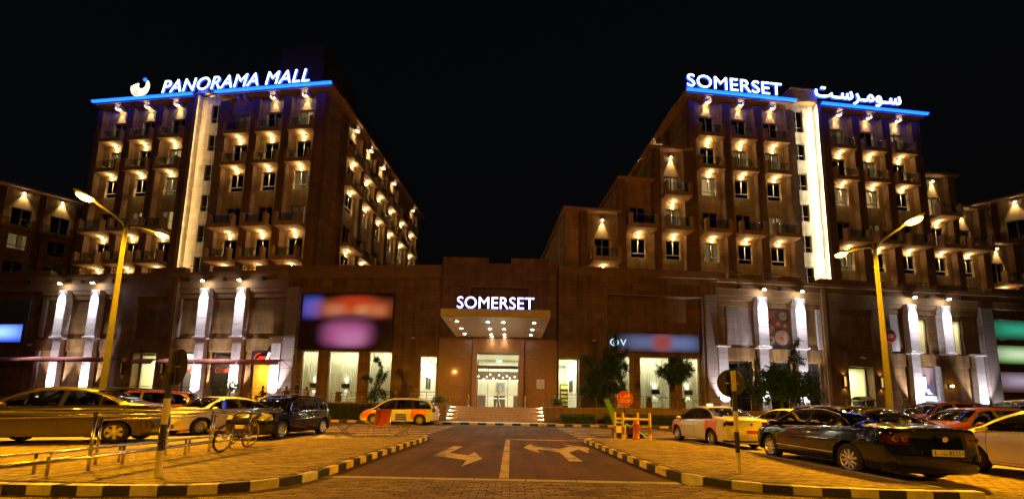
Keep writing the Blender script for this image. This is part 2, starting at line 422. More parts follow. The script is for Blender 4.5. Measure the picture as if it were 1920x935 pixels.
g = MB(); g.quad((-900, -300, -0.06), (900, -300, -0.06), (900, 1500, -0.06), (-900, 1500, -0.06))
struct(g.build('ground', M_SAND))
g = MB(); g.box(-70, 70, 14.9, 26.6, -0.05, 0.0); g.box(-3.42, 3.06, 6.86, 14.9, -0.05, 0.0)
struct(g.build('road', M_ASPHALT2))
# car park floor beyond the laid pavers, brick pattern from the material
mtp, ntp, bp_ = node_mat('car_park_paving'); co = coords(ntp)
br = ntp.nodes.new('ShaderNodeTexBrick'); ntp.links.new(co, br.inputs['Vector']); br.inputs['Scale'].default_value = 1
br.inputs['Brick Width'].default_value = 0.24; br.inputs['Row Height'].default_value = 0.12; br.inputs['Mortar Size'].default_value = 0.006
br.inputs['Color1'].default_value = (.34, .28, .20, 1); br.inputs['Color2'].default_value = (.25, .21, .155, 1); br.inputs['Mortar'].default_value = (.12, .10, .07, 1)
c_ = mul(ntp, br.outputs['Color'], ramp(ntp, noise(ntp, 0.8, 5, co), [(.3, (.75,) * 3), (.7, (1.1,) * 3)])); ntp.links.new(c_, bp_.inputs['Base Color']); bp_.inputs['Roughness'].default_value = .8
bump(ntp, bp_, br.outputs['Fac'], -0.4, 0.006)
for x0, x1 in ((-70, -13.2), (12.0, 70)):
    g = MB(); g.box(x0, x1, 4.0, 14.9, -0.05, -0.002); struct(g.build('car_park_ground', mtp))
g = MB(); g.box(-13.2, -7.2, 12.2, 14.9, -0.05, -0.002); struct(g.build('car_park_ground', mtp))
g = MB(); g.box(6.95, 12.0, 12.2, 14.9, -0.05, -0.002); struct(g.build('car_park_ground', mtp))

def inside(poly, x, y):
    c = False; n = len(poly)
    for i in range(n):
        (xa, ya), (xb, yb) = poly[i], poly[i - 1]
        if (ya > y) != (yb > y) and x < (xb - xa) * (y - ya) / (yb - ya) + xa: c = not c
    return c
PW, PD = 0.24, 0.12
def paver_into(mb, x, y, w, d, z, jit=0.0025):
    c = 0.006; b = len(mb.v); dz = random.uniform(-jit, jit); t1, t2 = random.uniform(-jit, jit), random.uniform(-jit, jit)
    x0, x1, y0, y1 = x + .003, x + w - .003, y + .003, y + d - .003
    zt = z + dz
    mb.v += [(x0, y0, z - .03), (x1, y0, z - .03), (x1, y1, z - .03), (x0, y1, z - .03), (x0 + c, y0 + c, zt + t1), (x1 - c, y0 + c, zt + t2), (x1 - c, y1 - c, zt + t2), (x0 + c, y1 - c, zt + t1)]
    mb.f += [(b + 4, b + 5, b + 6, b + 7), (b, b + 1, b + 5, b + 4), (b + 1, b + 2, b + 6, b + 5), (b + 2, b + 3, b + 7, b + 6), (b + 3, b, b + 4, b + 7)]
def paver_field(name, poly, z, mat, base=None, singles=0, kindname='paver'):
    """lay a running bond inside poly; the nearest `singles` pavers become objects of their own"""
    xs = [p[0] for p in poly]; ys = [p[1] for p in poly]
    spots = []; row = 0; y = min(ys)
    while y < max(ys):
        x = min(xs) - (PW / 2 if row % 2 else 0)
        while x < max(xs):
            if inside(poly, x + PW / 2, y + PD / 2): spots.append((x, y))
            x += PW
        y += PD; row += 1
    par = base
    vis = sorted([s for s in spots if s[1] > 4.95 and abs(s[0] + .12) < s[1] * 1.36], key=lambda s: s[1])[:singles]
    vs_ = set(vis); mb = MB()
    for s in spots:
        if s not in vs_: paver_into(mb, s[0], s[1], PW, PD, z)
    if mb.v: stuff(mb.build('paving', mat, par, fix=False))
    if vis:
        shared = []
        for k in range(6):
            q = MB(); paver_into(q, 0, 0, PW, PD, 0.0); shared.append(q.mesh('paver', mat, fix=False))
        for s in vis: put(kindname, random.choice(shared), par, (s[0], s[1], z))
    return len(spots)
# near carriageway laid in pavers
carriage = MB().box(-14.5, 14.5, 1.5, 6.62, -0.055, -0.032).build('brick_road', M_SAND); struct(carriage)
n1 = paver_field('road', [(-9, 3.9), (9, 3.9), (9, 6.62), (-9, 6.62)], 0.0, M_PAVER2, carriage, 300)
# concrete edging course between pavers and asphalt
edging = MB().box(-3.4, 3.05, 6.62, 6.655, -0.05, -.01).build('road_edging', M_CONC); struct(edging)
x = -3.4
while x < 3.04:
    MB().cbox(x + .004, min(x + .92, 3.05) - .004, 6.655, 6.855, -0.05, 0.012, .012).build('edging_stone', M_CONC, edging); x += .92

# ---------------- islands
LK = [(-7.20, 5.32), (-6.3, 5.30), (-5.2, 5.34), (-4.45, 5.47), (-3.92, 5.72), (-3.60, 6.15), (-3.47, 6.8), (-3.45, 8.2), (-3.42, 9.8), (-3.36, 12.0), (-3.28, 14.25), (-3.5, 14.6)]
RK = [(7.35, 6.02), (6.4, 6.02), (5.4, 6.08), (4.6, 6.2), (3.95, 6.42), (3.5, 6.85), (3.26, 7.5), (3.16, 8.5), (3.10, 10.2), (3.05, 12.3), (2.98, 14.45), (3.2, 14.8)]
def resample(path, step):
    out = [Vector(path[0])]; acc = 0; last = Vector(path[0])
    pts = [Vector(p) for p in path]
    # smooth by Catmull-Rom first
    fine = []
    for i in range(len(pts) - 1):
        p0 = pts[max(i - 1, 0)]; p1 = pts[i]; p2 = pts[i + 1]; p3 = pts[min(i + 2, len(pts) - 1)]
        for k in range(20):
            t = k / 20; fine.append(0.5 * ((2 * p1) + (p2 - p0) * t + (2 * p0 - 5 * p1 + 4 * p2 - p3) * t * t + (3 * p1 - p0 - 3 * p2 + p3) * t ** 3))
    fine.append(pts[-1]); d = 0
    for a, b in zip(fine[:-1], fine[1:]):
        L = (b - a).length; s = 0
        while d + (L - s) >= step:
            s += step - d; out.append(a + (b - a) * (s / L)); d = 0
        d += L - s
    if (out[-1] - fine[-1]).length > step * .3: out.append(fine[-1])
    return out
def kerb(name, path, step, label, mats, side, first=0, z1=0.135, w=0.16, switch=None):
    pts = resample(path, step); root = empty(name, (0, 0, 0)); tag(root, label, 'kerb')
    for i, (a, b) in enumerate(zip(pts[:-1], pts[1:])):
        def nrm(k):
            t = (pts[min(k + 1, len(pts) - 1)] - pts[max(k - 1, 0)]).normalized(); return Vector((-t.y, t.x)) * side
        na, nb = nrm(i), nrm(i + 1); t = (b - a).normalized(); ga = t * .004
        a1, b1 = a + ga, b - ga
        o_ = [a1, b1, b1 + nb * w, a1 + na * w]
        ch = 0.022; mb = MB(); b0 = 0
        dz = random.uniform(-.004, .004)
        rings = [(0.0, -0.05), (0.0, z1 - ch + dz), (ch, z1 + dz)]
        for ins, z in rings:
            for k, p in enumerate(o_):
                q = p + (na if k in (0, 3) else nb) * (ins if k in (0, 1) else 0)
                mb.v.append((q.x, q.y, z))
        for r in range(2):
            for k in range(4):
                k2 = (k + 1) % 4; mb.f.append((r * 4 + k, r * 4 + k2, r * 4 + 4 + k2, r * 4 + 4 + k))
        mb.f.append((8, 9, 10, 11))
        pair = mats if switch is None or a.y < switch else (M_KERBYEL, M_KERBBLACK)
        mb.build('kerb_stone', pair[(i + first) % 2], root)
    return root
kerb('painted_kerb', LK, 0.335, 'black and cream painted kerb curving round the island with the bicycle', (M_KERBWHITE, M_KERBBLACK), -1, 0, switch=6.6)
kerb('painted_kerb', RK, 0.40, 'black and cream painted kerb curving round the island beside the dark blue sedan', (M_KERBWHITE, M_KERBBLACK), 1, 0, switch=7.0)
kerb('painted_kerb', [(-34, 26.6), (34, 26.6)], 0.62, 'long straight yellow and black kerb below the entrance steps', (M_KERBYEL, M_KERBBLACK), 1, 0, z1=.15)
LI = [(-7.2, 5.5), (-6.3, 5.46), (-5.2, 5.5), (-4.5, 5.63), (-4.04, 5.83), (-3.76, 6.22), (-3.63, 6.8), (-3.6, 8.2), (-3.58, 9.8), (-3.52, 12), (-3.44, 14.25), (-3.6, 14.5), (-7.2, 14.6)]
RI = [(7.0, 6.2), (6.4, 6.18), (5.4, 6.24), (4.65, 6.36), (4.05, 6.57), (3.64, 6.95), (3.42, 7.5), (3.32, 8.5), (3.26, 10.2), (3.21, 12.3), (3.14, 14.45), (3.3, 14.7), (7.0, 14.8)]
for poly, nm in ((LI, 'l'), (RI, 'r')):
    base = MB().prism([(x, y) for x, y in poly], -0.05, 0.104).build('traffic_island', M_PAVER); struct(base)
    paver_field('island', poly, 0.115, M_PAVER, base, 150)
# parking floor near the cars in laid pavers
for poly in ([(-13.2, 4.6), (-7.22, 4.6), (-7.22, 12.2), (-13.2, 12.2)], [(7.02, 6.62), (12.0, 6.62), (12.0, 12.2), (7.02, 12.2)], [(9, 3.9), (14.5, 3.9), (14.5, 6.62), (9, 6.62)], [(-14.5, 3.9), (-9, 3.9), (-9, 4.6), (-14.5, 4.6)]):
    xs = [p[0] for p in poly]; ys = [p[1] for p in poly]
    base = MB().box(min(xs), max(xs), min(ys), max(ys), -.055, -.034).build('parking_ground', M_SAND); struct(base)
    paver_field('park', poly, 0.0, M_PAVER, base, 0)
# edge strips of the two islands on the parking side
MB().cbox(-7.32, -7.2, 5.4, 14.6, -.05, .13, .01).build('island_edging', M_CONC).update_tag() if False else struct(MB().cbox(-7.31, -7.2, 5.45, 14.6, -.05, .128, .01).build('kerb_edging', M_CONC))
struct(MB().cbox(7.0, 7.11, 6.2, 14.8, -.05, .128, .01).build('kerb_edging', M_CONC))

# ---------------- road markings, 4 mm sheets
def mark(name, pts, z=.004):
    b = MB(); b.prism(pts, z - .003, z); return b.build(name, M_MARK)
marks = empty('road_markings', (0, 0, 0)); marks['kind'] = 'structure'
for nm, pts in (('centre_line', [(-.20, 6.9), (-.02, 6.9), (-.02, 15.0), (-.20, 15.0)]), ('stop_line', [(-.20, 15.0), (3.0, 15.0), (3.0, 15.3), (-.20, 15.3)]),
                ('turn_arrow', [(-2.02, 9.75), (-1.86, 12.2), (-1.55, 12.2), (-1.70, 10.45), (-1.12, 10.05), (-1.02, 10.75), (-.70, 9.45), (-1.06, 8.2), (-1.06, 9.15), (-1.75, 9.72)]),
                ('fork_arrow', [(.42, 12.2), (.75, 13.6), (.78, 12.75), (1.55, 12.0), (2.05, 12.85), (1.86, 13.6), (2.62, 12.55), (2.30, 11.0), (2.18, 12.0), (1.72, 11.1), (1.80, 9.3), (1.46, 9.3), (1.45, 11.1), (.86, 11.85), (.84, 10.85)])):
    mark(nm, pts).parent = marks
for sgn, x0, x1 in ((-1, -10.5, -3.7), (1, 2.95, 9.5)):
    for k in range(8):
        y = 16.2 + k * 1.12
        o = mark('crossing_stripe', [(x0, y), (x1, y), (x1, y + .5), (x0, y + .5)]); o.parent = marks
    
# ================================================================== terrace, steps, pavement
TZ = 1.3
M_TERR = stone('terrace_stone', (0.24, 0.15, 0.085), 1.2, 0.45, 0.01, 0.7, .12)
M_STEP = mottled('step_stone', (0.36, 0.23, 0.13), 5, .25, .55, .2)
pv = MB(); pv.box(-60, 60, 26.76, 29.0, -.05, .142); pv_o = pv.build('pavement', M_CONC); struct(pv_o)
SX0, SX1 = -5.05, 2.55
tr = MB()
tr.box(-60, SX0 - .22, 29.0, 42, -.05, TZ); tr.box(SX1 + .22, 60, 29.0, 42, -.05, TZ); tr.box(SX0 - .22, SX1 + .22, 31.12, 42, -.05, TZ)
struct(tr.build('terrace', M_TERR))
cap = MB(); cap.cbox(-40, SX0 - .25, 28.94, 29.3, TZ, TZ + .06, .01); cap.cbox(SX1 + .25, 40, 28.94, 29.3, TZ, TZ + .06, .01); struct(cap.build('terrace_coping', M_STEP))
st = empty('entrance_steps', (SX0, 28.9, .142)); tag(st, 'wide flight of brown stone steps up to the lit entrance doors', 'steps')
NR = 8; rise = (TZ - .142) / NR
for k in range(NR):
    MB().cbox(0, SX1 - SX0, .3 * k, 2.22 if k == NR - 1 else .3 * k + .34, rise * k, rise * (k + 1) - .002, .014).build('step', M_STEP, st)
for x in (-.22, SX1 - SX0):
    MB().box(x + .003, x + .217, .0, 2.21, 0, TZ - .142 + .03).build('side_wall', M_TERR, st)
# lit riser lamps at both ends of the flight
for xx, dx in ((.03, 1), (SX1 - SX0 - .03, -1)):
    for k in range(1, NR, 2):
        z = rise * k + .09; y = .3 * k - .03
        MB().box(xx - .02, xx + .02, y - .03, y, z - .035, z + .035).build('step_lamp', M_LAMPGLASS, st)
        spot(st, (xx + dx * .05, y - .05, z + .05), 22.0, WARM, 140, .8, (dx, -.25, -.5), .03)
# ================================================================== hotel towers
FL = {7: 30.4, 6: 26.75, 5: 23.1, 4: 19.45, 3: 15.8}
_b = lambda k=1.0: MB().lathe([(.02 * k, -.02 * k), (.075 * k, -.02 * k), (.085 * k, .015 * k), (.06 * k, .05 * k)], 10)
HOUS = merged_mesh('lamp', [(MB().box(-.11, .11, -.02, .16, .05, .16), M_METAL), (_b(), M_LAMPGLASS)])
HOUSBIG = merged_mesh('lamp', [(MB().box(-.18, .18, -.05, .26, .08, .24), M_METAL), (_b(1.7), M_LAMPGLASS)])
UPL = merged_mesh('uplight', [(MB().lathe([(.05, 0), (.13, 0), (.13, .12), (.10, .13)], 10), M_METAL), (MB().lathe([(.02, .132), (.085, .132), (.07, .15), (.02, .155)], 10), M_LAMPGLASS)])
def shared(fn, cache={}):
    if fn not in cache: cache[fn] = fn()
    return cache[fn]
def m_balcony(d):
    b = MB(); w = 1.42
    b.box(-w, w, -d, 0, -.30, -.0)
    b.box(-w, w, -d, -d + .16, .0, .12)
    for s in (-1, 1):
        a, c = sorted((s * w, s * (w - .16))); b.box(a, c, -d + .16, 0, .0, .12)
        a, c = sorted((s * w, s * (w - .30))); b.box(a, c, -d, -d + .20, .12, 1.18)
        a, c = sorted((s * w, s * (w - .16))); b.box(a, c, -d + .20, -d + .50 if d > 1.3 else -d + .55, .12, 1.18)
        b.box(a, c, -.28, 0, .12, 1.0)
    return b.mesh('balcony', M_TBALC)
def m_glass_front(d):
    b = MB(); b.box(-1.1, 1.1, -d + .07, -d + .082, .14, 1.0); return b.mesh('glass_panel', M_RAILGLASS)
def m_rail(d):
    b = MB(); b.tube([(-1.12, -d + .076, 1.04), (1.12, -d + .076, 1.04)], .022, 6); b.tube([(-1.12, -d + .076, .20), (1.12, -d + .076, .20)], .012, 6)
    for s in (-1, 1):
        y0 = -d + .50 if d > 1.3 else -d + .55
        if -.34 - y0 > .1: b.tube([(s * 1.34, y0, .98), (s * 1.34, -.34, .98)], .02, 6)
    return b.mesh('handrail', M_STEEL)
BAL = {k: (m_balcony(d), m_glass_front(d), m_rail(d)) for k, d in (('b', .92), ('d', 1.5))}
def frame_mesh(w, h, low):
    b = MB(); t = .075
    b.box(-w / 2, w / 2, .10, .22, 0, t); b.box(-w / 2, w / 2, .10, .22, h - t, h)
    b.box(-w / 2, -w / 2 + t, .10, .22, t, h - t); b.box(w / 2 - t, w / 2, .10, .22, t, h - t)
    b.box(-.05, .05, .11, .215, (low or t), h - t)
    if low: b.box(-w / 2 + t, w / 2 - t, .11, .215, low - .045, low + .045)
    return b.mesh('window', M_FRAME)
def pane_mesh(x0, x1, z0, z1): return MB().box(x0, x1, .155, .165, z0, z1).mesh('pane', M_PANE)
def room_mesh(w, h, mat):
    b = MB(); x, y0, y1 = w / 2 + .05, .36, 1.5
    b.quad((-x, y1, -.05), (x, y1, -.05), (x, y1, h + .05), (-x, y1, h + .05)); b.quad((-x, y0, -.05), (-x, y1, -.05), (-x, y1, h + .05), (-x, y0, h + .05))
    b.quad((x, y0, -.05), (x, y1, -.05), (x, y1, h + .05), (x, y0, h + .05)); b.quad((-x, y0, -.05), (x, y0, -.05), (x, y1, -.05), (-x, y1, -.05)); b.quad((-x, y0, h + .05), (x, y0, h + .05), (x, y1, h + .05), (-x, y1, h + .05))
    return b.mesh('room', mat, fix=False)
def curtain_mesh(x0, x1, h, y=.34, amp=.03, per=.14):
    b = MB(); n = max(4, int((x1 - x0) / per * 4)); 
    for i in range(n + 1):
        x = x0 + (x1 - x0) * i / n; yy = y + amp * math.sin(i * math.pi / 2)
        b.v += [(x, yy, 0), (x, yy, h)]
    for i in range(n): b.f.append((2 * i, 2 * i + 2, 2 * i + 3, 2 * i + 1))
    return b
M_CURT = mottled('curtain_cloth', (0.45, 0.38, 0.27), 3, .2, .9, .1)
mtc, ntc, bc = node_mat('lit_curtain'); bc.inputs['Base Color'].default_value = (.7, .55, .32, 1); bc.inputs['Roughness'].default_value = .9
bc.inputs['Emission Color'].default_value = (1.0, .70, .30, 1)  # curtain glows by its own emission in place of room light
nn = noise(ntc, 3.0, 3, coords(ntc)); rr_ = ntc.nodes.new('ShaderNodeMapRange'); rr_.inputs[3].default_value = .18; rr_.inputs[4].default_value = .75; ntc.links.new(nn, rr_.inputs[0]); ntc.links.new(rr_.outputs[0], bc.inputs['Emission Strength'])
M_LITCURT = mtc
M_LITROOM = principled('lit_room_wall', (.7, .55, .35), .9, emit=(1.0, .72, .36), estr=.9)  # wall emission stands in for lamps inside the room
M_DIMROOM = principled('dim_room_wall', (.5, .38, .2), .9, emit=(1.0, .62, .25), estr=.12)  # same wall with weaker emission, for a dimly lit room
DW, DH, WW, WH, WZ = 1.66, 2.62, 1.58, 2.05, .82
WIN = {}
for kind, w, h, low in (('door', DW, DH, 0), ('win', WW, WH, .52)):
    t = .075; l = low + .045 if low else t
    WIN[kind] = dict(frame=frame_mesh(w, h, low), panes=[pane_mesh(-w / 2 + t, -.05, l, h - t), pane_mesh(.05, w / 2 - t, l, h - t)] + ([pane_mesh(-w / 2 + t, w / 2 - t, t, low - .045)] if low else []),
                     dark=room_mesh(w, h, M_DARKROOM), lit=room_mesh(w, h, M_LITROOM), dim=room_mesh(w, h, M_DIMROOM),
                     cd=[curtain_mesh(-w / 2, -w / 2 + .42, h).mesh('curtain', M_CURT), curtain_mesh(.18, w / 2, h).mesh('curtain', M_CURT)],
                     cl=[curtain_mesh(-w / 2, -.05, h).mesh('curtain', M_LITCURT), curtain_mesh(w / 2 - .4, w / 2, h).mesh('curtain', M_LITCURT)])
def add_window(parent, loc, rz, kind, lit=None):
    W = WIN[kind]; o = put('window', W['frame'], parent, loc, rz)
    if lit is None and random.random() < .12: lit = 'dim'
    for p in W['panes']: put('pane', p, o)
    put('room', W[lit or 'dark'], o)
    if lit: 
        for c in (W['cl'] if random.random() < .6 else W['cl'][1:]): put('curtain', c, o)
    elif random.random() < .6: put('curtain', random.choice(W['cd']), o)
    return o
def add_lamp(parent, loc, rz, power=22.0, color=WARM, size=78, tilt=.22, bulb=True):
    o = put('lamp', HOUS, parent, loc, rz)
    spot(o, (0, 0.0, -.04), power, color, size, .75, (0, tilt, -1), .05)
    return o
def add_balcony(parent, loc, rz, kind, lamp=True):
    me, gl, ra = BAL[kind]; o = put('balcony', me, parent, loc, rz)
    put('glass_panel', gl, o); put('handrail', ra, o)
    if lamp:
        l = put('lamp', HOUS, o, (0, -.14, -.47))
        spot(l, (0, 0, -.04), 200.0 * random.uniform(.6, 1.25), WARM, 64, .7, (0, .16, -1), .05)
        point(l, (0, -.16, -.02), 10.0, WARM, .06)
    return o
CORB = MB()
for s in (-1, 1):
    CORB.prism_y([(s * .30, 0), (s * .30, .55), (s * .46, .55), (s * .46, .0)], -.55, 0)
CORB.prism_y([(-.30, .12), (.30, .12), (.30, .55), (-.30, .55)], -.12, 0)
CORB.box(-.5, .5, -.62, 0, .55, .66)
M_CORB = mottled('corbel_stone', (.50, .40, .30), 3, .2, .75)
CORBM = CORB.mesh('corbel', M_CORB)
def add_corbel(parent, loc, rz, lit=True):
    o = put('corbel', CORBM, parent, loc, rz)
    if lit:
        l = put('lamp', HOUS, o, (0, -.30, .08))
        spot(l, (0, 0, -.04), 120.0, WARM, 60, .8, (0, .26, -1), .05); point(l, (0, -.05, -.02), 8.0, WARM, .06)
    return o
def column(parent, frame, x, rows, top=None, lit={}, opens=None, toplit=True, nolamp=()):
    """one bay: frame = (ox, oy, rz) of the wall line; rows = {floor: kind}"""
    ox, oy, rz = frame; ca, sa = math.cos(rz), math.sin(rz)
    P = lambda a, y, z: (ox + a * ca - y * sa, oy + a * sa + y * ca, z)
    for fl, kind in rows.items():
        z = FL[fl]; l = lit.get(fl)
        if kind == 'w':
            add_window(parent, P(x, 0, z + WZ), rz, 'win', l); opens.append((x - WW / 2, x + WW / 2, z + WZ, z + WZ + WH))
        else:
            add_window(parent, P(x, 0, z + .04), rz, 'door', l); opens.append((x - DW / 2, x + DW / 2, z + .04, z + .04 + DH))
            add_balcony(parent, P(x, 0, z), rz, kind, fl not in nolamp)
    if top == 'corbel': add_corbel(parent, P(x, 0, 34.40), rz, toplit)
    elif top: add_lamp(parent, P(x, -.16, top), rz, 230.0, WARM, 60, .2)
def frame_wall(parent, frame, s0, s1, z0, z1, opens, mat=M_TWALL, thick=.36, name='wall'):
    mb = MB(); wall_open(mb, s0, s1, z0, z1, 0, thick, opens)
    return mb.build(name, mat, parent, (frame[0], frame[1], 0), frame[2])
def pier(parent, frame, s0, s1, z0, z1, out=.55, mat=M_TPIER):
    return MB().box(s0, s1, -out, -.002, z0, z1).build('pier', mat, parent, (frame[0], frame[1], 0), frame[2])
def roofled(parent, s0, s1, out=1.0, led=True):
    r = MB(); r.box(s0, s1, -out, 1.2, 35.12, 35.40); r.box(s0 + .15, s1 - .15, -out + .25, 1.2, 34.98, 35.12)
    o = r.build('roof_slab', M_TBALC, parent)
    if led:
        MB().box(s0 + .02, s1 - .02, -out - .09, -out - .003, 35.17, 35.26).build('led_strip', M_LEDCORE, o)
        MB().box(s0 + .02, s1 - .02, -out - .02, -out + .10, 35.085, 35.118).build('led_strip', M_LED, o)
    return o
B0 = 12.2
# ------------------------------------------------------------------ left tower
TL = empty('hotel_tower', (-19.956, 36.5, 0), R(-6.2)); tag(TL, 'tall brown hotel tower with blue roof line, under the PANORAMA MALL sign', 'building')
F0 = (0, 0, 0); XR = -.45; XL = -28.45
rowsL = {7: 'b', 6: 'b', 5: 'w', 4: 'd', 3: 'd'}
op = []
litL = {(5, 7): 'lit', (3, 7): 'dim', (2, 6): 'lit', (1, 4): 'lit', (2, 4): 'lit', (2, 5): 'dim', (0, 6): 'dim'}
cols = (-26.0, -22.25, -18.5, -10.5, -6.75, -3.0)
for i, c in enumerate(cols):
    column(TL, F0, c, rowsL, 'corbel', {f: litL[(i, f)] for f in FL if (i, f) in litL}, op, toplit=(i != 3))
opS = [(-14.55, -13.25, z0, z0 + 1.98) for z0 in (14.75, 18.32, 21.85, 25.4, 28.95)] + [(-14.55, -13.25, 32.3, 34.6)]
frame_wall(TL, F0, XL, -16.0, B0, 35.0, [o for o in op if o[0] < -16]); frame_wall(TL, F0, -12.95, XR, B0, 35.0, [o for o in op if o[0] > -13])
for a, b in ((-28.45, -27.75), (-24.6, -23.7), (-20.85, -19.95), (-17.05, -16.0), (-12.95, -11.95), (-9.05, -8.15), (-5.30, -4.40), (-1.55, -.452)): pier(TL, F0, a, b, B0, 34.35)
roofled(TL, -28.9, -16.05); roofled(TL, -13.4, .35)
def stair_core(parent, x0, x1, opens, reveal, power, color, lname):
    """recessed pale stair core with its windows and a vertical light strip in the corner; reveal = side (-1 left, 1 right)"""
    mb = MB(); wall_open(mb, x0, x1, B0, 35.6, .05, .40, opens); core = mb.build('stair_core', M_STRIP, parent)
    xa, xb = (x0 - .004, x0 + .22) if reveal < 0 else (x1 - .22, x1 + .004)
    MB().box(xa, xb, -.75, .045, B0, 35.5).build('fin', M_STRIP, parent)
    for (a, b, z0, z1) in opens:
        f = MB(); t = .06
        f.box(a, b, .14, .24, z0, z0 + t); f.box(a, b, .14, .24, z1 - t, z1); f.box(a, a + t, .14, .24, z0 + t, z1 - t); f.box(b - t, b, .14, .24, z0 + t, z1 - t)
        f.box((a + b) / 2 - .03, (a + b) / 2 + .03, .14, .24, z0 + t, z1 - t); f.box(a + t, b - t, .145, .235, z0 + .58, z0 + .62)
        fo = f.build('window', M_FRAME, parent)
        for (p, q) in ((a + t, (a + b) / 2 - .03), ((a + b) / 2 + .03, b - t)): MB().box(p, q, .18, .19, z0 + t, z1 - t).build('pane', M_PANE, fo)
        MB().quad((a - .1, .9, z0 - .1), (b + .1, .9, z0 - .1), (b + .1, .9, z1 + .1), (a - .1, .9, z1 + .1)).build('blind', M_BLIND, fo)
    xs = x0 + .30 if reveal < 0 else x1 - .30
    MB().box(xs - .012, xs + .012, -.66, -.635, B0 + .5, 35.2).build('light_strip', emis(lname, color, power), parent)
    xa, xb = (x0 + .222, x0 + .40) if reveal < 0 else (x1 - .40, x1 - .222)
    MB().box(xa, xb, -.75, -.70, B0, 35.5).build('strip_cover', M_STRIP, parent)
M_BLIND = principled('glowing_stairwell_blind', (.30, .29, .20), .9, emit=(.75, .72, .38), estr=.16)  # faint emission stands in for light inside the stairwell
stair_core(TL, -16.0, -12.95, opS, -1, 26.0, (1.0, .70, .34), 'warm_light_strip')
lou = MB()
for k in range(4): lou.box(-15.9, -13.0, -.5 + k * .3, -.42 + k * .3, 35.62, 35.72)
lou.box(-15.9, -13.0, -.55, .9, 35.72, 35.80); lou.build('roof_louvre', M_STEEL, TL)
# body, right side wall
FS = (XR, 0, R(90)); ops = []
colsS = (5.05, 8.6, 12.15, 15.8, 19.6, 23.6)
for i, c in enumerate(colsS):
    column(TL, FS, c, {7: 'b', 6: 'b', 5: 'w', 4: 'b' if i else 'd', 3: 'b'}, None if i == 4 else 'corbel', {7: 'lit'} if i == 1 else ({6: 'lit'} if i == 3 else {}), ops)
frame_wall(TL, FS, .36, 27.5, B0, 35.0, ops)
for a, b in ((2.4, 3.2), (6.45, 7.15), (10.0, 10.7), (13.6, 14.3), (17.3, 18.0), (21.2, 21.9), (25.3, 26.2)): pier(TL, FS, a, b, B0, 34.35, .45)
rs = MB(); rs.box(XR - .2, XR + .95, 1.21, 28.3, 35.10, 35.38); rs.build('roof_slab', M_TBALC, TL)
MB().box(XL, XR - 1.6, 1.55, 27.4, B0, 34.97).build('core', M_TPIER, TL)
MB().box(XL + .1, XR - .1, 1.21, 27.4, 34.985, 35.11).build('roof', M_TPIER, TL)
MB().box(XL, XR - .36, 26.9, 27.5, B0, 34.96).build('wall', M_TWALL, TL)
MB().box(XL, XL + .36, .36, 26.9, B0, 34.96).build('wall', M_TWALL, TL)
# lift core on the roof, roof railing
MB().box(-8.6, -3.1, 2.2, 9.0, 35.12, 43.4).build('lift_core', mottled('dark_render', (.10, .075, .06), 1, .2, .8), TL)
rr = MB()
for k in range(14): rr.tube([(XR + .1, 2 + k * 1.9, 35.38), (XR + .1, 2 + k * 1.9, 38.2)], .035, 5)
for z in (36.0, 37.1, 38.15): rr.tube([(XR + .1, 1.8, z), (XR + .1, 27.5, z)], .03, 5)
rr.build('roof_railing', M_METAL, TL)

# ------------------------------------------------------------------ right tower with stepped wings
TR = empty('hotel_tower', (18.482, 36.5, 0), R(5.3)); tag(TR, 'tall brown hotel tower with stepped wings, under the SOMERSET roof sign', 'building')
rowsR = {7: 'b', 6: 'b', 5: 'w', 4: 'd', 3: 'w'}
litR = {(0, 5): 'lit', (2, 4): 'lit', (2, 6): 'dim', (3, 7): 'dim', (5, 7): 'lit', (3, 5): 'lit', (4, 5): 'lit'}
colsR = (2.1, 5.85, 9.6, 17.6, 21.3, 25.0); op = []
for i, c in enumerate(colsR): column(TR, F0, c, rowsR, 'corbel', {f: litR[(i, f)] for f in FL if (i, f) in litR}, op)
frame_wall(TR, F0, .15, 12.0, B0, 35.0, [o for o in op if o[0] < 12]); frame_wall(TR, F0, 15.1, 27.5, B0, 35.0, [o for o in op if o[0] > 15])
for a, b in ((-.2, .45), (3.53, 4.42), (7.28, 8.17), (11.05, 12.0), (15.1, 16.15), (19.0, 19.9), (22.7, 23.6), (26.45, 27.5)): pier(TR, F0, a, b, B0, 34.35)
roofled(TR, -.6, 12.0); roofled(TR, 15.0, 28.2)
opS = [(12.2, 13.6, z0, z0 + 1.98) for z0 in (14.75, 18.32, 21.85, 25.4, 28.95)] + [(12.2, 13.6, 32.3, 34.9)]
stair_core(TR, 12.0, 15.1, opS, 1, 150.0, (1.0, .88, .60), 'bright_light_strip')
lou = MB()
for k in range(8): lou.box(12.1, 15.0, -.5, -.44, 35.7 + k * .16, 35.80 + k * .16)
lou.box(12.0, 15.1, -.43, .9, 35.62, 37.0); lou.box(11.8, 15.3, -.6, 1.0, 37.0, 37.15); lou.build('roof_louvre', M_TBALC, TR)
FSR = (.15, 27.0, R(-90)); ops = []
for i, c in enumerate((27 - 6.6, 27 - 10.2, 27 - 13.8, 27 - 17.4)): column(TR, FSR, c, {7: 'b'}, 'corbel', {}, ops)
frame_wall(TR, FSR, 0, 26.64, B0, 35.0, ops)
for c in (27 - 4.3, 27 - 8.4, 27 - 12.0, 27 - 15.6): pier(TR, FSR, c - .35, c + .35, B0, 34.35, .45)
MB().box(-.75, .3, 1.21, 27, 35.10, 35.38).build('roof_slab', M_TBALC, TR)
MB().box(1.6, 27.4, 1.55, 26.6, B0, 34.97).build('core', M_TPIER, TR)
MB().box(.5, 27.3, 1.21, 26.6, 34.985, 35.11).build('roof', M_TPIER, TR)
MB().box(27.14, 27.5, .36, 26.6, B0, 34.96).build('wall', M_TWALL, TR)
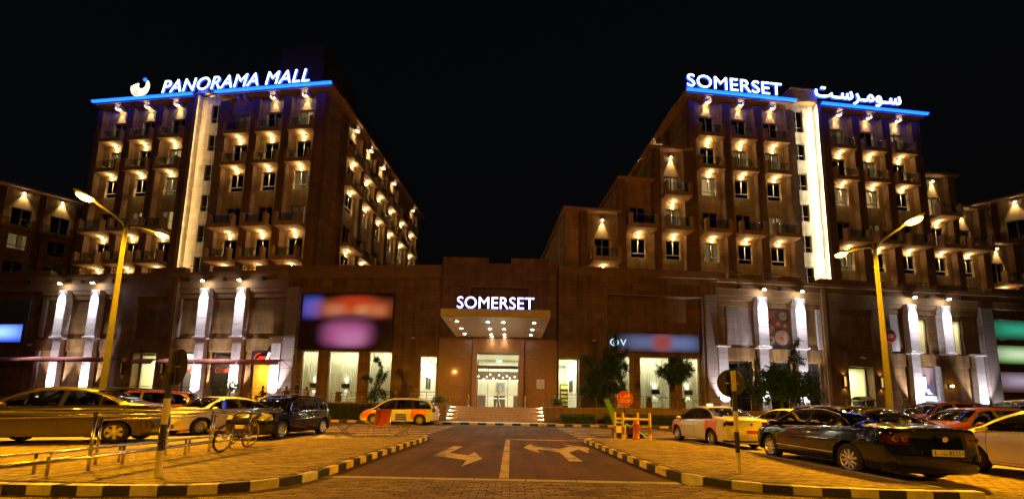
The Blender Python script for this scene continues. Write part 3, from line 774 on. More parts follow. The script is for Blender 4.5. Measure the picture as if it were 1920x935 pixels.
# stepped wings: (x0, x1, roof z, bay x, rows, lamp z, lit, open side)
def wing(x0, x1, zt, bx, rows, lampz, lit, side, depth):
    op = []; column(TR, F0, bx, rows, lampz, lit, op)
    frame_wall(TR, F0, x0, x1, B0, zt - .25, op)
    xs = x0 if side < 0 else x1
    MB().box(*sorted((xs, xs - side * .36)), .36, depth, B0, zt - .25).build('wall', M_TWALL, TR)
    MB().box(x0 - (.35 if side < 0 else 0), x1 + (.35 if side > 0 else 0), -.62, depth + .2, zt - .25, zt).build('roof_slab', M_TBALC, TR)
    MB().box(x0 + .4, x1 - .4, 1.6, depth - .1, B0, zt - .27).build('core', M_TPIER, TR)
wing(-4.2, .148, 28.75, -2.1, {5: 'd', 4: 'd', 3: 'w'}, 27.85, {5: 'lit'}, -1, 16)
wing(-7.75, -4.202, 25.0, -5.85, {4: 'd', 3: 'w'}, None, {}, -1, 16)
wing(-13.4, -7.752, 21.3, -9.63, {3: 'd'}, 20.35, {}, -1, 16)
for a, b, zt in ((-.95, -.202, 28.45), (-4.35, -3.55, 28.45), (-8.15, -7.3, 24.7), (-12.0, -11.3, 21.0)): pier(TR, F0, a, b, B0, zt - .02, .5)
wing(27.502, 31.45, 28.4, 28.95, {5: 'd', 4: 'd', 3: 'w'}, 27.6, {5: 'lit'}, 1, 12)
wing(31.452, 34.9, 24.7, 32.3, {4: 'd', 3: 'w'}, 23.9, {}, 1, 12)
wing(34.902, 40.2, 20.8, 35.45 + .75, {3: 'd'}, 20.1, {}, 1, 12)
for a, b, zt in ((30.4, 31.2, 28.1), (33.75, 34.6, 24.4), (37.7, 38.6, 20.5)): pier(TR, F0, a, b, B0, zt - .02, .5)
# ------------------------------------------------------------------ far side wings
def far_wing(loc, rz, n, pitch, zt, label, x0, mirror):
    T = empty('hotel_wing', loc, rz); tag(T, label, 'building'); op = []
    for k in range(n):
        x = x0 + k * pitch
        column(T, F0, x, {5: 'b', 4: 'w', 3: 'w'}, zt - .75, {4: 'dim'} if k == 1 else {}, op, nolamp=(5,))
        add_window(T, (x - .0, 0, 12.2 + .2), 0, 'win'); op.append((x - WW / 2, x + WW / 2, 12.4, 12.4 + WH))
    L0, L1 = x0 - pitch / 2 - .6, x0 + (n - .5) * pitch + .6
    frame_wall(T, F0, L0, L1, 10, zt - .2, op)
    for k in range(n + 1): pier(T, F0, x0 + (k - .5) * pitch - .3, x0 + (k - .5) * pitch + .3, 10, zt - .5, .4)
    MB().box(L0 - .2, L1 + .2, -.7, 10, zt - .2, zt + .05).build('roof_slab', M_TBALC, T)
    MB().box(L0, L1, 1.6, 9.8, 10, zt - .22).build('core', M_TPIER, T)
    return T
far_wing((-67.0, 43.0, 0), R(44), 5, 3.2, 28.6, 'low brown hotel wing at the far left behind the street lamp', 0.5, False)
far_wing((57.0, 49.0, 0), R(-42), 5, 3.4, 28.9, 'low brown hotel wing at the far right edge of the picture', 1.2, True)
# ================================================================== mall podium
LAV = (0.93, 0.88, 1.0)
def room(parent, x0, x1, y0, y1, z0, z1, mat, floor=None, name='room'):
    b = MB()
    b.quad((x0, y1, z0), (x1, y1, z0), (x1, y1, z1), (x0, y1, z1)); b.quad((x0, y0, z0), (x0, y1, z0), (x0, y1, z1), (x0, y0, z1)); b.quad((x1, y0, z0), (x1, y1, z0), (x1, y1, z1), (x1, y0, z1))
    b.quad((x0, y0, z1), (x1, y0, z1), (x1, y1, z1), (x0, y1, z1)); b.quad((x0, y0, z0 + .004), (x1, y0, z0 + .004), (x1, y1, z0 + .004), (x0, y1, z0 + .004))
    return b.build(name, mat, parent, fix=False)
def stack(parent, sx, y0, w, d, z0, z1, bh, mat=M_PALE, name='stone_block'):
    """column of separate stone blocks with recessed joints; front face at y0, going back d"""
    n = max(1, round((z1 - z0) / bh)); h = (z1 - z0) / n
    me = MB().cbox(-w / 2, w / 2, 0, d, .004, h - .004, .012).mesh(name, mat)
    for k in range(n): put(name, me, parent, (sx, y0, z0 + k * h))
RW = -2.74
def pilaster(parent, s, upper=True, lower=True, wall=RW, flood=1.0):
    P = empty('pilaster'); P.parent = parent
    if upper:
        stack(P, s, -3.28, 1.04, 3.28 + wall, 7.37, 12.08, .58)
        lm = put('lamp', HOUSBIG, P, (s, -3.62, 12.62))
        MB().box(s - .03, s + .03, -3.62, -3.0, 12.80, 12.86).build('lamp_arm', M_METAL, P)
        spot(lm, (0, -.0, -.04), 3600.0 * flood, LAV, 46, .9, (0, .06, -1), .06)
        point(lm, (0, -.04, -.10), 22.0 * flood, LAV, .08)
    if lower:
        stack(P, s, -3.18, .94, 3.18 + wall, TZ, 7.18, .58)
        MB().cbox(s - .68, s + .68, -3.38, wall, 7.18, 7.36, .02).build('ledge', M_PALE, P)
        up = put('uplight', UPL, P, (s, -3.92, TZ))
        spot(up, (0, 0, .18), 1700.0 * flood, LAV, 62, .6, (0, .34, 1), .06)
    elif upper: MB().cbox(s - .62, s + .62, -3.36, wall, 7.18, 7.36, .02).build('ledge', M_PALE, P)
    return P
def frieze(parent, s0, s1, zt=13.75, out=3.0, back=-1.0):
    b = MB(); b.box(s0, s1, -out, back, 12.10, zt - .35); b.box(s0, s1, -out - .14, back, zt - .35, zt)
    b.box(s0, s1, -out - .05, -out, 12.75, 12.83)
    return b.build('frieze', M_PODTRIM, parent)
def bay_wall(parent, s0, s1, opens=(), pale=False):
    b = MB(); b.box(s0, s1, -2.94, -1.0, 11.66, 12.098); b.box(s0, s1, -2.85, -1.0, 11.18, 11.658)
    b.build('lintel', M_PODTRIM, parent)
    b = MB(); wall_open(b, s0, s1, 7.22, 11.178, RW, RW + .4, opens); b.build('wall', M_PALEW if pale else M_POD, parent)
    b = MB(); b.box(s0, s1, -2.84, -1.0, 6.02, 7.218); b.build('spandrel', M_PALEW if pale else M_POD, parent)
def shopfront(parent, s0, s1, z0, z1, y, mat_room, power, color, mull=1, depth=3.5, sill=.0, frame=M_DARKFRAME, pane=M_CLEAR):
    f = MB(); t = .08
    f.box(s0, s1, y - .06, y + .06, z1 - t, z1); f.box(s0, s1, y - .06, y + .06, z0, z0 + t); f.box(s0, s0 + t, y - .06, y + .06, z0 + t, z1 - t); f.box(s1 - t, s1, y - .06, y + .06, z0 + t, z1 - t)
    for k in range(1, mull):
        x = s0 + (s1 - s0) * k / mull; f.box(x - .035, x + .035, y - .05, y + .05, z0 + t, z1 - t)
    fo = f.build('shop_window', frame, parent)
    for k in range(mull):
        a = s0 + (s1 - s0) * k / mull; b = s0 + (s1 - s0) * (k + 1) / mull
        MB().box(a + .05, b - .05, y - .006, y + .006, z0 + t, z1 - t).build('pane', pane, fo)
    if mat_room:
        r = room(parent, s0 + .01, s1 - .01, y + .07, y + depth, z0, z1, mat_room)
        if power: area(r, ((s0 + s1) / 2, y + depth / 2, z1 - .05), power, color, (s1 - s0) * .6, depth * .5)
    return fo
def sconce(parent, s, y, z, on=1.0, h=1.1):
    b = MB(); b.box(s - .16, s + .16, y - .04, y, z - h / 2, z + h / 2)
    for k in (-.14, -.05, .05, .14): b.box(s + k - .018, s + k + .018, y - .16, y - .04, z - h / 2, z + h / 2)
    o = b.build('wall_sconce', M_METAL, parent)
    MB().box(s - .12, s + .12, y - .12, y - .05, z - h / 2 + .08, z + h / 2 - .08).build('bulb', emis('sconce_glow', (1.0, .55, .14), 2.2) if on > .5 else emis('sconce_dim', (1.0, .55, .14), .35), o)
    for d in (1, -1): spot(o, (s, y - .14, z + d * (h / 2 + .03)), 4.5 * on, (1.0, .55, .16), 120, .8, (0, .15, d), .04)
    return o
def speaker(parent, s, y, z):
    b = MB(); b.box(s - .12, s + .12, y - .2, y, z - .16, z + .16); b.box(s - .03, s + .03, y - .2, y + .1, z + .16, z + .2); b.build('wall_speaker', M_BLACK, parent)
def cctv(parent, s, y, z):
    o = MB().tube([(s, y, z + .08), (s, y - .25, z)], .02, 6).build('security_camera', M_WHITE, parent)
    MB().tube([(s - .12, y - .3, z + .0), (s + .22, y - .34, z - .05)], .07, 8).build('camera_head', M_WHITE, o)
def awning(label, loc, rz, w):
    """thin barrel-curved cloth awning on bent steel arms"""
    A = empty('shop_awning', loc, rz); tag(A, label, 'awning')
    b = MB(); n = 8; prof = [(-1.75 * math.sin(t * math.pi / 2 / n), .55 * math.cos(t * math.pi / 2 / n) - .02 * math.sin(math.pi * t / n)) for t in range(n + 1)]
    for (y, z) in prof: b.v += [(0, y, z), (w, y, z)]
    for i in range(n): b.f.append((2 * i, 2 * i + 1, 2 * i + 3, 2 * i + 2))
    b.build('cloth', M_AWN, A, smooth=True)
    e = MB(); e.box(0, w, -1.77, -1.74, -.10, .02); e.build('valance', M_AWN, A)
    for x in (.06, w / 2, w - .06):
        a = MB(); a.tube([(x, y, z - .03) for y, z in prof], .025, 6); a.tube([(x, 0, -.25), (x, -1.0, .25)], .02, 6); a.build('arm', M_METAL, A)
    return A
M_AWN = mottled('awning_cloth', (0.36, 0.12, 0.10), 2, .2, .8, .1)
M_SHOPGREY = principled('shop_grey', (.35, .33, .30), .9); M_SHOPDARK = principled('shop_dark', (.05, .04, .035), .9)
M_YELLOW = mottled('cafe_yellow', (.75, .46, .03), 1.5, .15, .8, .03)

# ------------------------------------------------------------------ left wing of the podium
PL = empty('mall_podium', (-19.956, 36.5, 0), R(-6.2)); tag(PL, 'brown mall wing with maroon awnings under the PANORAMA MALL tower', 'building')
X0 = -.95
frieze(PL, -46, X0)
for a, b in ((-46, -27.2), (-15.6, -11.9), (-8.9, -6.4), (-4.4, X0)): MB().box(a, b, -3.05, -2.5, 13.752, 14.28).build('parapet', M_PODTRIM, PL)
for a, b in ((-26.9, -23.4), (-22.9, -19.4), (-11.7, -9.0), (-6.3, -4.5)):
    r = MB(); r.tube([(a, -2.8, 14.5), (b, -2.8, 14.5)], .03, 6); r.tube([(a, -2.8, 14.15), (b, -2.8, 14.15)], .02, 6)
    k = a
    while k < b + .01: r.tube([(k, -2.8, 13.7), (k, -2.8, 14.5)], .02, 5); k += (b - a) / 4
    r.build('parapet_railing', M_STEEL, PL)
MB().box(-46, X0, -1.0, 25, 13.3, 13.7).build('roof', M_PODTRIM, PL)
# group one
bay_wall(PL, -27.9, -18.6); 
b = MB(); wall_open(b, -27.9, -18.6, TZ, 6.018, RW, RW + .4, []); b.build('wall', M_POD, PL)
for s, lo in ((-27.4, True),):
    MB().box(s - .3, s + .15, -2.93, RW - .002, 7.37, 11.17).build('half_pilaster', M_PALEW, PL); MB().box(s - .3, s + .15, -2.9, RW - .002, TZ, 6.0).build('half_pilaster', M_PALEW, PL)
MB().box(-18.6, -18.2, -2.97, RW - .002, TZ, 12.09).build('half_pilaster', M_PALEW, PL)
for s in (-25.0, -21.25): pilaster(PL, s)
# far-left sign wall
b = MB(); b.box(-46, -27.9, -2.6, -1.0, TZ, 12.098); b.build('wall', M_POD, PL)
# plain panel with lit door
b = MB(); wall_open(b, -18.2, -12.35, TZ, 12.098, -2.98, -1.75, [(-16.4, -13.95, TZ, 5.78), (-16.9, -13.4, 7.2, 11.4)]); b.build('wall', M_POD, PL)
MB().box(-16.88, -13.42, -2.7, -2.3, 7.2, 11.4).build('panel', M_POD, PL)
MB().box(-12.75, -12.37, -3.12, -2.99, TZ, 13.2).build('half_pilaster', M_PODTRIM, PL)
r_ = shopfront(PL, -16.35, -14.0, TZ, 5.72, -2.2, mottled('corridor_wall', (.70, .68, .46), .6, .06, .7, .02), 200, (1.0, .93, .72), 1, 6.0, frame=M_FRAME)
MB().box(-15.0, -14.15, 3.7, 3.78, TZ, 3.5).build('corridor_door', M_WHITE, PL)
sconce(PL, -17.4, -2.98, 4.3, .2); sconce(PL, -13.05, -2.98, 4.3, .2)
# group two: cafe
bay_wall(PL, -12.35, X0)
b = MB(); wall_open(b, -12.35, X0, TZ, 6.018, RW, RW + .4, [(-11.4, -9.85, TZ, 5.98), (-8.3, -6.0, TZ, 5.98), (-4.15, -1.95, TZ, 5.98)]); b.build('wall', M_POD, PL)
MB().box(-12.33, -12.0, -2.93, RW - .002, 7.37, 11.17).build('half_pilaster', M_PALEW, PL)
for s in (-9.28, -5.45): pilaster(PL, s, flood=1.05)
pilaster(PL, -1.45, upper=False, flood=1.1)
shopfront(PL, -11.35, -9.9, TZ, 5.9, RW + .2, M_SHOPGREY, 60, (1, .9, .75), 1, 1.2)
shopfront(PL, -8.25, -6.05, TZ, 5.9, RW + .2, M_SHOPDARK, 60, (1, .75, .4), 1, 2.5)
cafe = shopfront(PL, -4.1, -2.0, TZ, 5.0, RW + .2, M_YELLOW, 130, (1, .78, .42), 1, 4.0)
b = MB(); b.box(-3.7, -2.2, -.2, .5, TZ, 2.4); b.build('cafe_counter', M_SHOPDARK, PL)
b = MB(); b.box(-3.0, -2.2, 1.1, 1.16, 2.6, 3.4); b.build('menu_screen', M_BLACK, PL)
b = MB(); b.box(-4.0, -2.1, .9, 1.2, 4.2, 4.5); b.build('shelf', principled('grape_purple', (.12, .06, .10), .6), PL)
for s in (-3.7, -2.7): 
    q = MB().sphere((s, .2, 4.1), .09, 6).build('pendant_lamp', emis('pendant', (1, .85, .55), 6), PL); q.data.polygons.foreach_set('use_smooth', [True] * len(q.data.polygons))
for s in (-29.3, -23.1, -19.5, -11.3, -7.4, -3.4): speaker(PL, s, -3.05, 12.95)
cctv(PL, -28.6, -2.62, 6.6)
# right end pier, washed by a ground light
stack(PL, X0 + .62, -3.1, 1.2, 1.5, TZ, 12.1, .62, M_PALEW)
up = put('uplight', UPL, PL, (X0 + .55, -3.7, TZ))
spot(up, (0, 0, .18), 70, LAV, 70, .8, (.1, .12, 1), .05)
for i, (a, w) in enumerate(((-30.3, 4.6), (-25.6, 4.6), (-20.9, 4.4))):
    p = Matrix.Rotation(R(-6.2), 3, 'Z') @ Vector((a, -2.99 if i == 0 else -3.4, 4.75)) + Vector((-19.956, 36.5, 0))
    awning(['maroon curved awning nearest the blue lit sign', 'maroon curved awning between the two lit columns near the street lamp', 'maroon curved awning just beside the sodium lamp post'][i], p, R(-6.2), w)
for i, (a, w) in enumerate(((-13.9, 2.2), (-11.3, 3.7), (-7.5, 4.0), (-3.4, 3.9))):
    p = Matrix.Rotation(R(-6.2), 3, 'Z') @ Vector((a, -3.4, 4.62)) + Vector((-19.956, 36.5, 0))
    awning(['short maroon awning next to the lit corridor door', 'maroon awning above the grey shop window with red script', 'maroon awning above the dark cafe window', 'maroon awning below the red Cannelle sign'][i], p, R(-6.2), w)

# ------------------------------------------------------------------ right wing of the podium
PR = empty('mall_podium', (18.482, 36.5, 0), R(5.3)); tag(PR, 'brown mall wing with a food poster under the right tower', 'building')
frieze(PR, .3, 52)
for a, b in ((.3, 1.3), (3.2, 5.0), (7.1, 9.0), (11.0, 17.8), (20.0, 21.5), (23.7, 26.5), (30, 52)): MB().box(a, b, -3.05, -2.5, 13.752, 14.25).build('parapet', M_PODTRIM, PR)
for a, b in ((1.4, 3.1), (5.1, 7.0), (9.1, 10.9), (17.9, 19.9), (21.6, 23.6), (26.6, 29.8)):
    r = MB(); r.tube([(a, -2.8, 14.5), (b, -2.8, 14.5)], .03, 6); r.tube([(a, -2.8, 14.15), (b, -2.8, 14.15)], .02, 6)
    for k in range(4): r.tube([(a + (b - a) * k / 3, -2.8, 13.7), (a + (b - a) * k / 3, -2.8, 14.5)], .02, 5)
    r.build('parapet_railing', M_STEEL, PR)
MB().box(.3, 52, -1.0, 25, 13.3, 13.7).build('roof', M_PODTRIM, PR)
stack(PR, -.35, -3.1, 1.2, 1.5, TZ, 12.1, .62, M_PALEW)
bay_wall(PR, .3, 10.9)
MB().box(1.35, 3.85, RW - .05, RW - .002, 7.24, 11.15).build('painted_light_panel', M_PALEW, PR)  # pale colour stands in for the lavender light on this bay
b = MB(); wall_open(b, .3, 10.9, TZ, 6.018, RW, RW + .4, [(1.3, 3.7, TZ, 5.98), (5.4, 7.6, TZ, 5.98), (9.2, 10.6, TZ, 5.98)]); b.build('wall', M_POD, PR)
pilaster(PR, .6, upper=False, flood=.75)
for s in (4.65, 8.5): pilaster(PR, s, flood=1.15)
for a, b_ in ((1.35, 3.65), (5.45, 7.55), (9.25, 10.55)): shopfront(PR, a, b_, TZ, 5.9, RW + .2, M_SHOPDARK, 6, (1, .8, .5), 2, 2.5)
MB().box(10.5, 10.88, -2.95, RW - .002, 7.3, 11.17).build('half_pilaster', M_PALE, PR)
b = MB(); wall_open(b, 10.9, 18.2, TZ, 12.098, -2.98, -1.75, [(13.35, 15.95, TZ, 5.78), (12.9, 16.4, 7.2, 11.4)]); b.build('wall', M_POD, PR)
MB().box(12.92, 16.38, -2.7, -2.3, 7.2, 11.4).build('panel', M_POD, PR)
MB().box(11.0, 11.35, -3.12, -2.99, TZ, 13.2).build('half_pilaster', M_PODTRIM, PR)
shopfront(PR, 13.4, 15.9, TZ, 5.72, -2.2, MATS['corridor_wall'], 210, (1.0, .93, .74), 1, 6.0, frame=M_FRAME)
MB().box(14.0, 14.7, 3.7, 3.78, TZ, 3.4).build('corridor_door', M_WHITE, PR)
sconce(PR, 12.75, -2.98, 4.3, 1.6); sconce(PR, 16.6, -2.98, 4.3, 1.6)
# restaurant bays
WINR = [(21.0, 22.6, 7.25, 10.85), (24.95, 26.5, 7.25, 10.85)]
bay_wall(PR, 18.2, 28.3, WINR, False)
b = MB(); wall_open(b, 18.2, 28.3, TZ, 6.018, RW, RW + .4, []); b.build('wall', M_POD, PR)
MB().box(18.35, 19.3, -2.80, RW - .002, 7.4, 11.1).build('panel', M_PALE, PR)
pilaster(PR, 20.4, flood=1.15); pilaster(PR, 24.15, lower=False, flood=1.15)
pilaster(PR, 27.4, upper=False, flood=.7)
M_RED = mottled('restaurant_red', (.55, .03, .02), 1, .1, .7, .02)
for i, (a, b_, z0, z1) in enumerate(WINR):
    fo = shopfront(PR, a + .02, b_ - .02, z0 + .02, z1 - .02, RW + .2, mottled('restaurant_wall', (.30, .27, .16), .8, .3, .8, .03), 420, (1, .86, .6), 2, 4.0)
    MB().box(b_ - .65, b_ - .1, -.9, -.8, z0 + .9, z1 - .7).build('red_panel', M_RED, PR); MB().box(a + .05, b_ - .05, -1.3, -1.22, z0 + 1.25, z0 + 1.42).build('red_rail', M_RED, PR)
    MB().box(a + .05, b_ - .6, 1.2, 1.25, z0 + 2.0, z0 + 2.9).build('green_banner', principled('leaf_green', (.12, .30, .03), .8), PR)
    for k in range(5): MB().sphere((a + .2 + k * .27, -.9, z0 + 2.45), .15, 6, .7).build('pendant_shade', M_METAL, PR)
    MB().sphere((a + .55, .4, z0 + 1.9), .16, 8).build('globe_lamp', emis('globe', (1, .9, .65), 9), PR)
    t = MB(); t.box(a + .2, a + 1.0, -.2, .5, z0 + .72, z0 + .76); t.tube([(a + .6, .15, z0), (a + .6, .15, z0 + .72)], .04, 6); t.build('table', M_METAL, PR)
MB().box(22.85, 23.3, -2.98, RW - .002, TZ, 6.01).build('half_pilaster', M_PALE, PR)
MB().box(24.2, 24.6, -2.84, RW - .002, 3.95, 4.35).build('bulkhead_lamp', M_METAL, PR)
o = MB().sphere((24.4, -2.92, 4.15), .11, 8).build('bulkhead_bulb', emis('bulkhead', (1, .62, .18), 14), PR); point(o, (24.4, -3.05, 4.15), 5, (1, .6, .2), .1)
stack(PR, 29.0, -3.12, 1.36, 1.6, TZ, 12.1, .62, M_PALEW)
up = put('uplight', UPL, PR, (28.9, -3.75, TZ)); spot(up, (0, 0, .18), 90, LAV, 74, .8, (0, .12, 1), .05)
b = MB(); b.box(29.7, 52, -2.6, -1.0, TZ, 12.098); b.build('wall', M_POD, PR)
for s in (2.5, 6.6, 17.4, 22.4, 26.2): speaker(PR, s, -3.05, 12.95)
cctv(PR, 14.6, -2.99, 6.6)

# ------------------------------------------------------------------ inner walls with curtained windows
def sheer(parent, x0, x1, y, z0, z1):
    b = MB(); n = int((x1 - x0) / .045)
    for i in range(n + 1):
        x = x0 + (x1 - x0) * i / n; yy = y + .05 * math.sin(i * 1.7) * (1 + .5 * math.sin(i * .37)) 
        b.v += [(x, yy, z0), (x, yy, z1)]
    for i in range(n): b.f.append((2 * i, 2 * i + 2, 2 * i + 3, 2 * i + 1))
    return b.build('curtain', M_SHEER, parent, smooth=True, fix=False)
mts = bpy.data.materials.new('sheer_curtain'); mts.use_nodes = True; nts = mts.node_tree; nts.nodes.clear()
d_ = nts.nodes.new('ShaderNodeBsdfDiffuse'); d_.inputs[0].default_value = (.78, .77, .58, 1); t_ = nts.nodes.new('ShaderNodeBsdfTranslucent'); t_.inputs[0].default_value = (.80, .79, .58, 1)
tp = nts.nodes.new('ShaderNodeBsdfTransparent'); m1 = nts.nodes.new('ShaderNodeMixShader'); m1.inputs[0].default_value = .55; nts.links.new(d_.outputs[0], m1.inputs[1]); nts.links.new(t_.outputs[0], m1.inputs[2])
m2 = nts.nodes.new('ShaderNodeMixShader'); m2.inputs[0].default_value = .30; nts.links.new(m1.outputs[0], m2.inputs[1]); nts.links.new(tp.outputs[0], m2.inputs[2])
oo = nts.nodes.new('ShaderNodeOutputMaterial'); nts.links.new(m2.outputs[0], oo.inputs[0]); M_SHEER = mts
def curtain_window(parent, a, b, z0, z1, sx):
    f = MB(); t = .07; y = .12
    f.box(a, b, y, y + .08, z0, z0 + t); f.box(a, b, y, y + .08, z1 - t, z1); f.box(a, a + t, y, y + .08, z0 + t, z1 - t); f.box(b - t, b, y, y + .08, z0 + t, z1 - t)
    w = f.build('window', M_FRAME, parent); MB().box(a + t, b - t, y + .03, y + .04, z0 + t, z1 - t).build('pane', M_CLEAR, w)
    sheer(w, a + .02, b - .02, .55, z0 + .02, z1 - .02)
    r = room(parent, a - .3, b + .3, .42, 2.1, z0 - .05, z1 + .2, M_CREAM)
    area(r, ((a + b) / 2, 1.3, z1 + .12), 19 * (b - a), (1.0, .98, .80), (b - a) * .9, .5)
    for x in sx:
        s = MB().box(x - .36, x + .36, .26, .40, z0 + 1.32, z0 + 1.72).build('wall_lamp', principled('lamp_shade_grey', (.10, .10, .09), .8), parent)
        for d in (1, -1):
            spot(s, (x, .36, z0 + 1.52 + d * .24), 60 if d > 0 else 24, (1, .98, .9), 95, .8, (0, .35, d), .05)
    for x in sx:
        c = MB(); c.box(x - .9, x - .35, .28, .40, z0, z0 + .62); c.box(x - .85, x - .4, .28, .34, z0 + .62, z0 + 1.0); c.build('chair', M_TPIER, parent)
for nm, loc, rz, sgn in (('l', (-6.671, 33.2, 0), R(-3.4), -1), ('r', (4.069, 33.2, 0), R(3.0), 1)):
    W = empty('mall_podium', loc, rz); tag(W, 'brown mall wall with three curtained windows below the red and pink sign' if sgn < 0 else 'brown mall wall with three curtained windows behind the small trees', 'building')
    if sgn < 0: X0, X1 = -14.75, -.06; wins = ((-12.95, -11.35, (-11.75,)), (-10.35, -7.48, (-8.7,)), (-6.52, -4.35, ())); door = (-1.75, .0 - .08); rec = None
    else: X0, X1 = .06, 15.2; wins = ((5.35, 6.8, (6.0,)), (7.7, 10.55, (9.25,)), (11.6, 13.35, (12.4,))); door = (.08, 1.95); rec = (4.5, 13.45, 1.32, 11.75)
    ops = [(a, b, TZ + .12, 6.15) for a, b, _ in wins] + [(door[0], door[1], TZ, 5.82)]
    b = MB()
    if rec:
        wall_open(b, X0, X1, TZ, 13.6, -.45, -.001, [rec, (door[0], door[1], TZ, 5.82)]); wall_open(b, X0, X1, TZ, 13.6, 0, .4, ops)
    else: wall_open(b, X0, X1, TZ, 13.6, -.001, .4, ops)
    b.build('wall', M_POD, W)
    b = MB(); yo = -.62 if rec else -.2; b.box(X0, X1, yo, .4, 13.602, 14.3); b.box(X0, X1, yo + .08, .4, 13.2, 13.6) if not rec else None; b.build('cornice', M_PODTRIM, W)
    if rec:
        e = MB(); t = .10
        e.box(rec[0] - t, rec[1] + t, -.53, -.452, rec[3], rec[3] + t); e.box(rec[1], rec[1] + t, -.53, -.452, TZ, rec[3] - .001); e.box(rec[0] - t, rec[0], -.53, -.452, TZ, rec[3] - .001); e.build('moulding', M_PALEW, W)
    else:
        e = MB(); t = .1; e.box(-13.3, -4.35, -.12, -.003, 11.62, 11.72); e.build('moulding', M_PODTRIM, W)
        e = MB(); 
        for k in range(5): e.box(-3.4, -.3, -.06, -.003, 8.2 + k * .62, 8.24 + k * .62)
        e.build('groove_trim', M_PODTRIM, W)
    for a, b_, sx in wins: curtain_window(W, a, b_, TZ + .12, 6.15, sx)
    # side door to the lobby
    a, b_ = door
    r = room(W, a, b_, .42, 6.0, TZ, 5.82, mottled('lobby_wall', (.78, .75, .62), .5, .05, .7, .02)); area(r, ((a + b_) / 2, 2.6, 5.75), 190, (1.0, .94, .78), (b_ - a) * .7, 4.0)
    fr = MB(); t = .12; fr.box(a, a + t, .06, .2, TZ, 5.82); fr.box(b_ - t, b_, .06, .2, TZ, 5.82); fr.box(a + t, b_ - t, .06, .2, 5.7, 5.82); fo = fr.build('door', M_FRAME, W)
    MB().box(a + t, b_ - t, .12, .13, TZ, 5.7).build('pane', M_CLEAR, fo)
    wd = MB(); wd.box(a + .1, a + (b_ - a) * .55, 5.8, 5.95, TZ, 4.2); wd.build('wood_screen', mottled('veneer', (.30, .18, .08), 2, .2, .5, .05), W)
    lat = MB()
    for k in range(5):
        lat.box(a + (b_ - a) * .6 + k * .16, a + (b_ - a) * .6 + k * .16 + .035, 5.6, 5.66, TZ, 4.2)
    for k in range(14): lat.box(a + (b_ - a) * .6, a + (b_ - a) * .6 + .7, 5.6, 5.66, TZ + .1 + k * .2, TZ + .13 + k * .2)
    lat.build('lattice_screen', mottled('gilt', (.55, .45, .18), 3, .2, .5, .05), W)
    fx = a if sgn < 0 else b_
    for k in range(2):
        MB().box(*sorted((fx - sgn * .0 + (.02 if sgn < 0 else -.02), fx + (.06 if sgn < 0 else -.06))), 2.2 + k * .9, 2.8 + k * .9, 2.9, 4.0).build('picture_frame', M_BLACK, W)
    MB().box((a + b_) / 2 - .25, (a + b_) / 2 + .25, 2.4, 2.5, 5.45, 5.62).build('exit_sign', emis('exit_green', (.25, 1.0, .55), 1.6), W)
    q = MB().sphere((a + (b_ - a) * .35, 4.9, 3.9), .1, 6).build('globe_lamp', emis('globe', (1, .9, .65), 9), W)
    if sgn > 0:
        k_ = MB(); k_.box(a + .75, a + 1.5, 2.6, 3.1, TZ, 3.6); ko = k_.build('brochure_rack', M_BLACK, W)
        for i in range(4): MB().box(a + .8, a + 1.45, 2.55, 2.598, 1.55 + i * .38, 1.78 + i * .38).build('brochure_row', principled('brochure_yellow', (.6, .45, .06), .6), ko)
        MB().box(a + .78, a + 1.47, 2.55, 2.598, 3.15, 3.5).build('rack_header', emis('rack_header', (1.0, .78, .12), .9), ko)
    cctv(W, -2.4 if sgn < 0 else 3.2, -.02 if sgn < 0 else -.47, 7.4)

# ------------------------------------------------------------------ entrance block
EN = empty('entrance_block', (0, 33, 0)); tag(EN, 'tall granite faced entrance block behind the lit canopy', 'building')
X0, X1 = -6.66, 4.06; DX0, DX1 = -3.12, .62
b = MB(); wall_open(b, X0, X1, TZ, 14.55, .03, .6, [(DX0, DX1, TZ, 6.1), (-4.0, 1.4, 9.2, 12.2)]); b.box(X0, -2.35, .03, .6, 14.551, 15.1); b.box(-.25, X1, .03, .6, 14.551, 15.1)
b.build('wall', M_POD, EN)
b = MB(); b.box(X0 - .001, X0 + .4, .61, 4, TZ, 15.05); b.box(X1 - .4, X1 + .001, .61, 4, TZ, 15.05); b.box(X0, X1, 3.6, 4, 6.5, 14.5); b.build('wall', M_POD, EN)
MB().box(-4.0, 1.4, .5, .58, 9.2, 12.2).build('recess_panel', M_POD, EN)
e = MB(); e.box(-4.15, 1.55, -.08, .028, 12.2, 12.4); e.box(-4.15, -4.0, -.08, .028, 9.2, 12.2); e.box(1.4, 1.55, -.08, .028, 9.2, 12.2); e.build('moulding', M_PODTRIM, EN)
cw = (X1 - X0) / 9; ch = .88
pm = MB().cbox(.004, cw - .004, -.03, .028, .004, ch - .004, .004).mesh('granite_panel', M_GRANITE)
for i in range(9):
    for k in range(7):
        xa, xb = X0 + i * cw, X0 + (i + 1) * cw; za, zb = TZ + k * ch, TZ + (k + 1) * ch
        if xb > -3.55 and xa < 1.05: 
            # trim to the portal edge
            l = (xa, min(xb, -3.56)); r = (max(xa, 1.06), xb)
            for (p, q) in (l, r):
                if q - p > .06: MB().cbox(p + .004, q - .004, -.03, .028, za + .004, zb - .004, .004).build('granite_panel', M_GRANITE, EN)
            continue
        put('granite_panel', pm, EN, (xa, 0, za))
po = MB(); po.cbox(-3.55, DX0, -.45, .4, TZ, 7.4, .02); po.cbox(DX1, 1.05, -.45, .4, TZ, 7.4, .02); po.cbox(DX0 + .002, DX1 - .002, -.45, .4, 6.12, 7.4, .02); po.build('portal', M_GRANITE, EN)
lob = room(EN, -4.6, 2.1, .62, 9.0, TZ, 6.6, MATS['lobby_wall'], name='lobby')
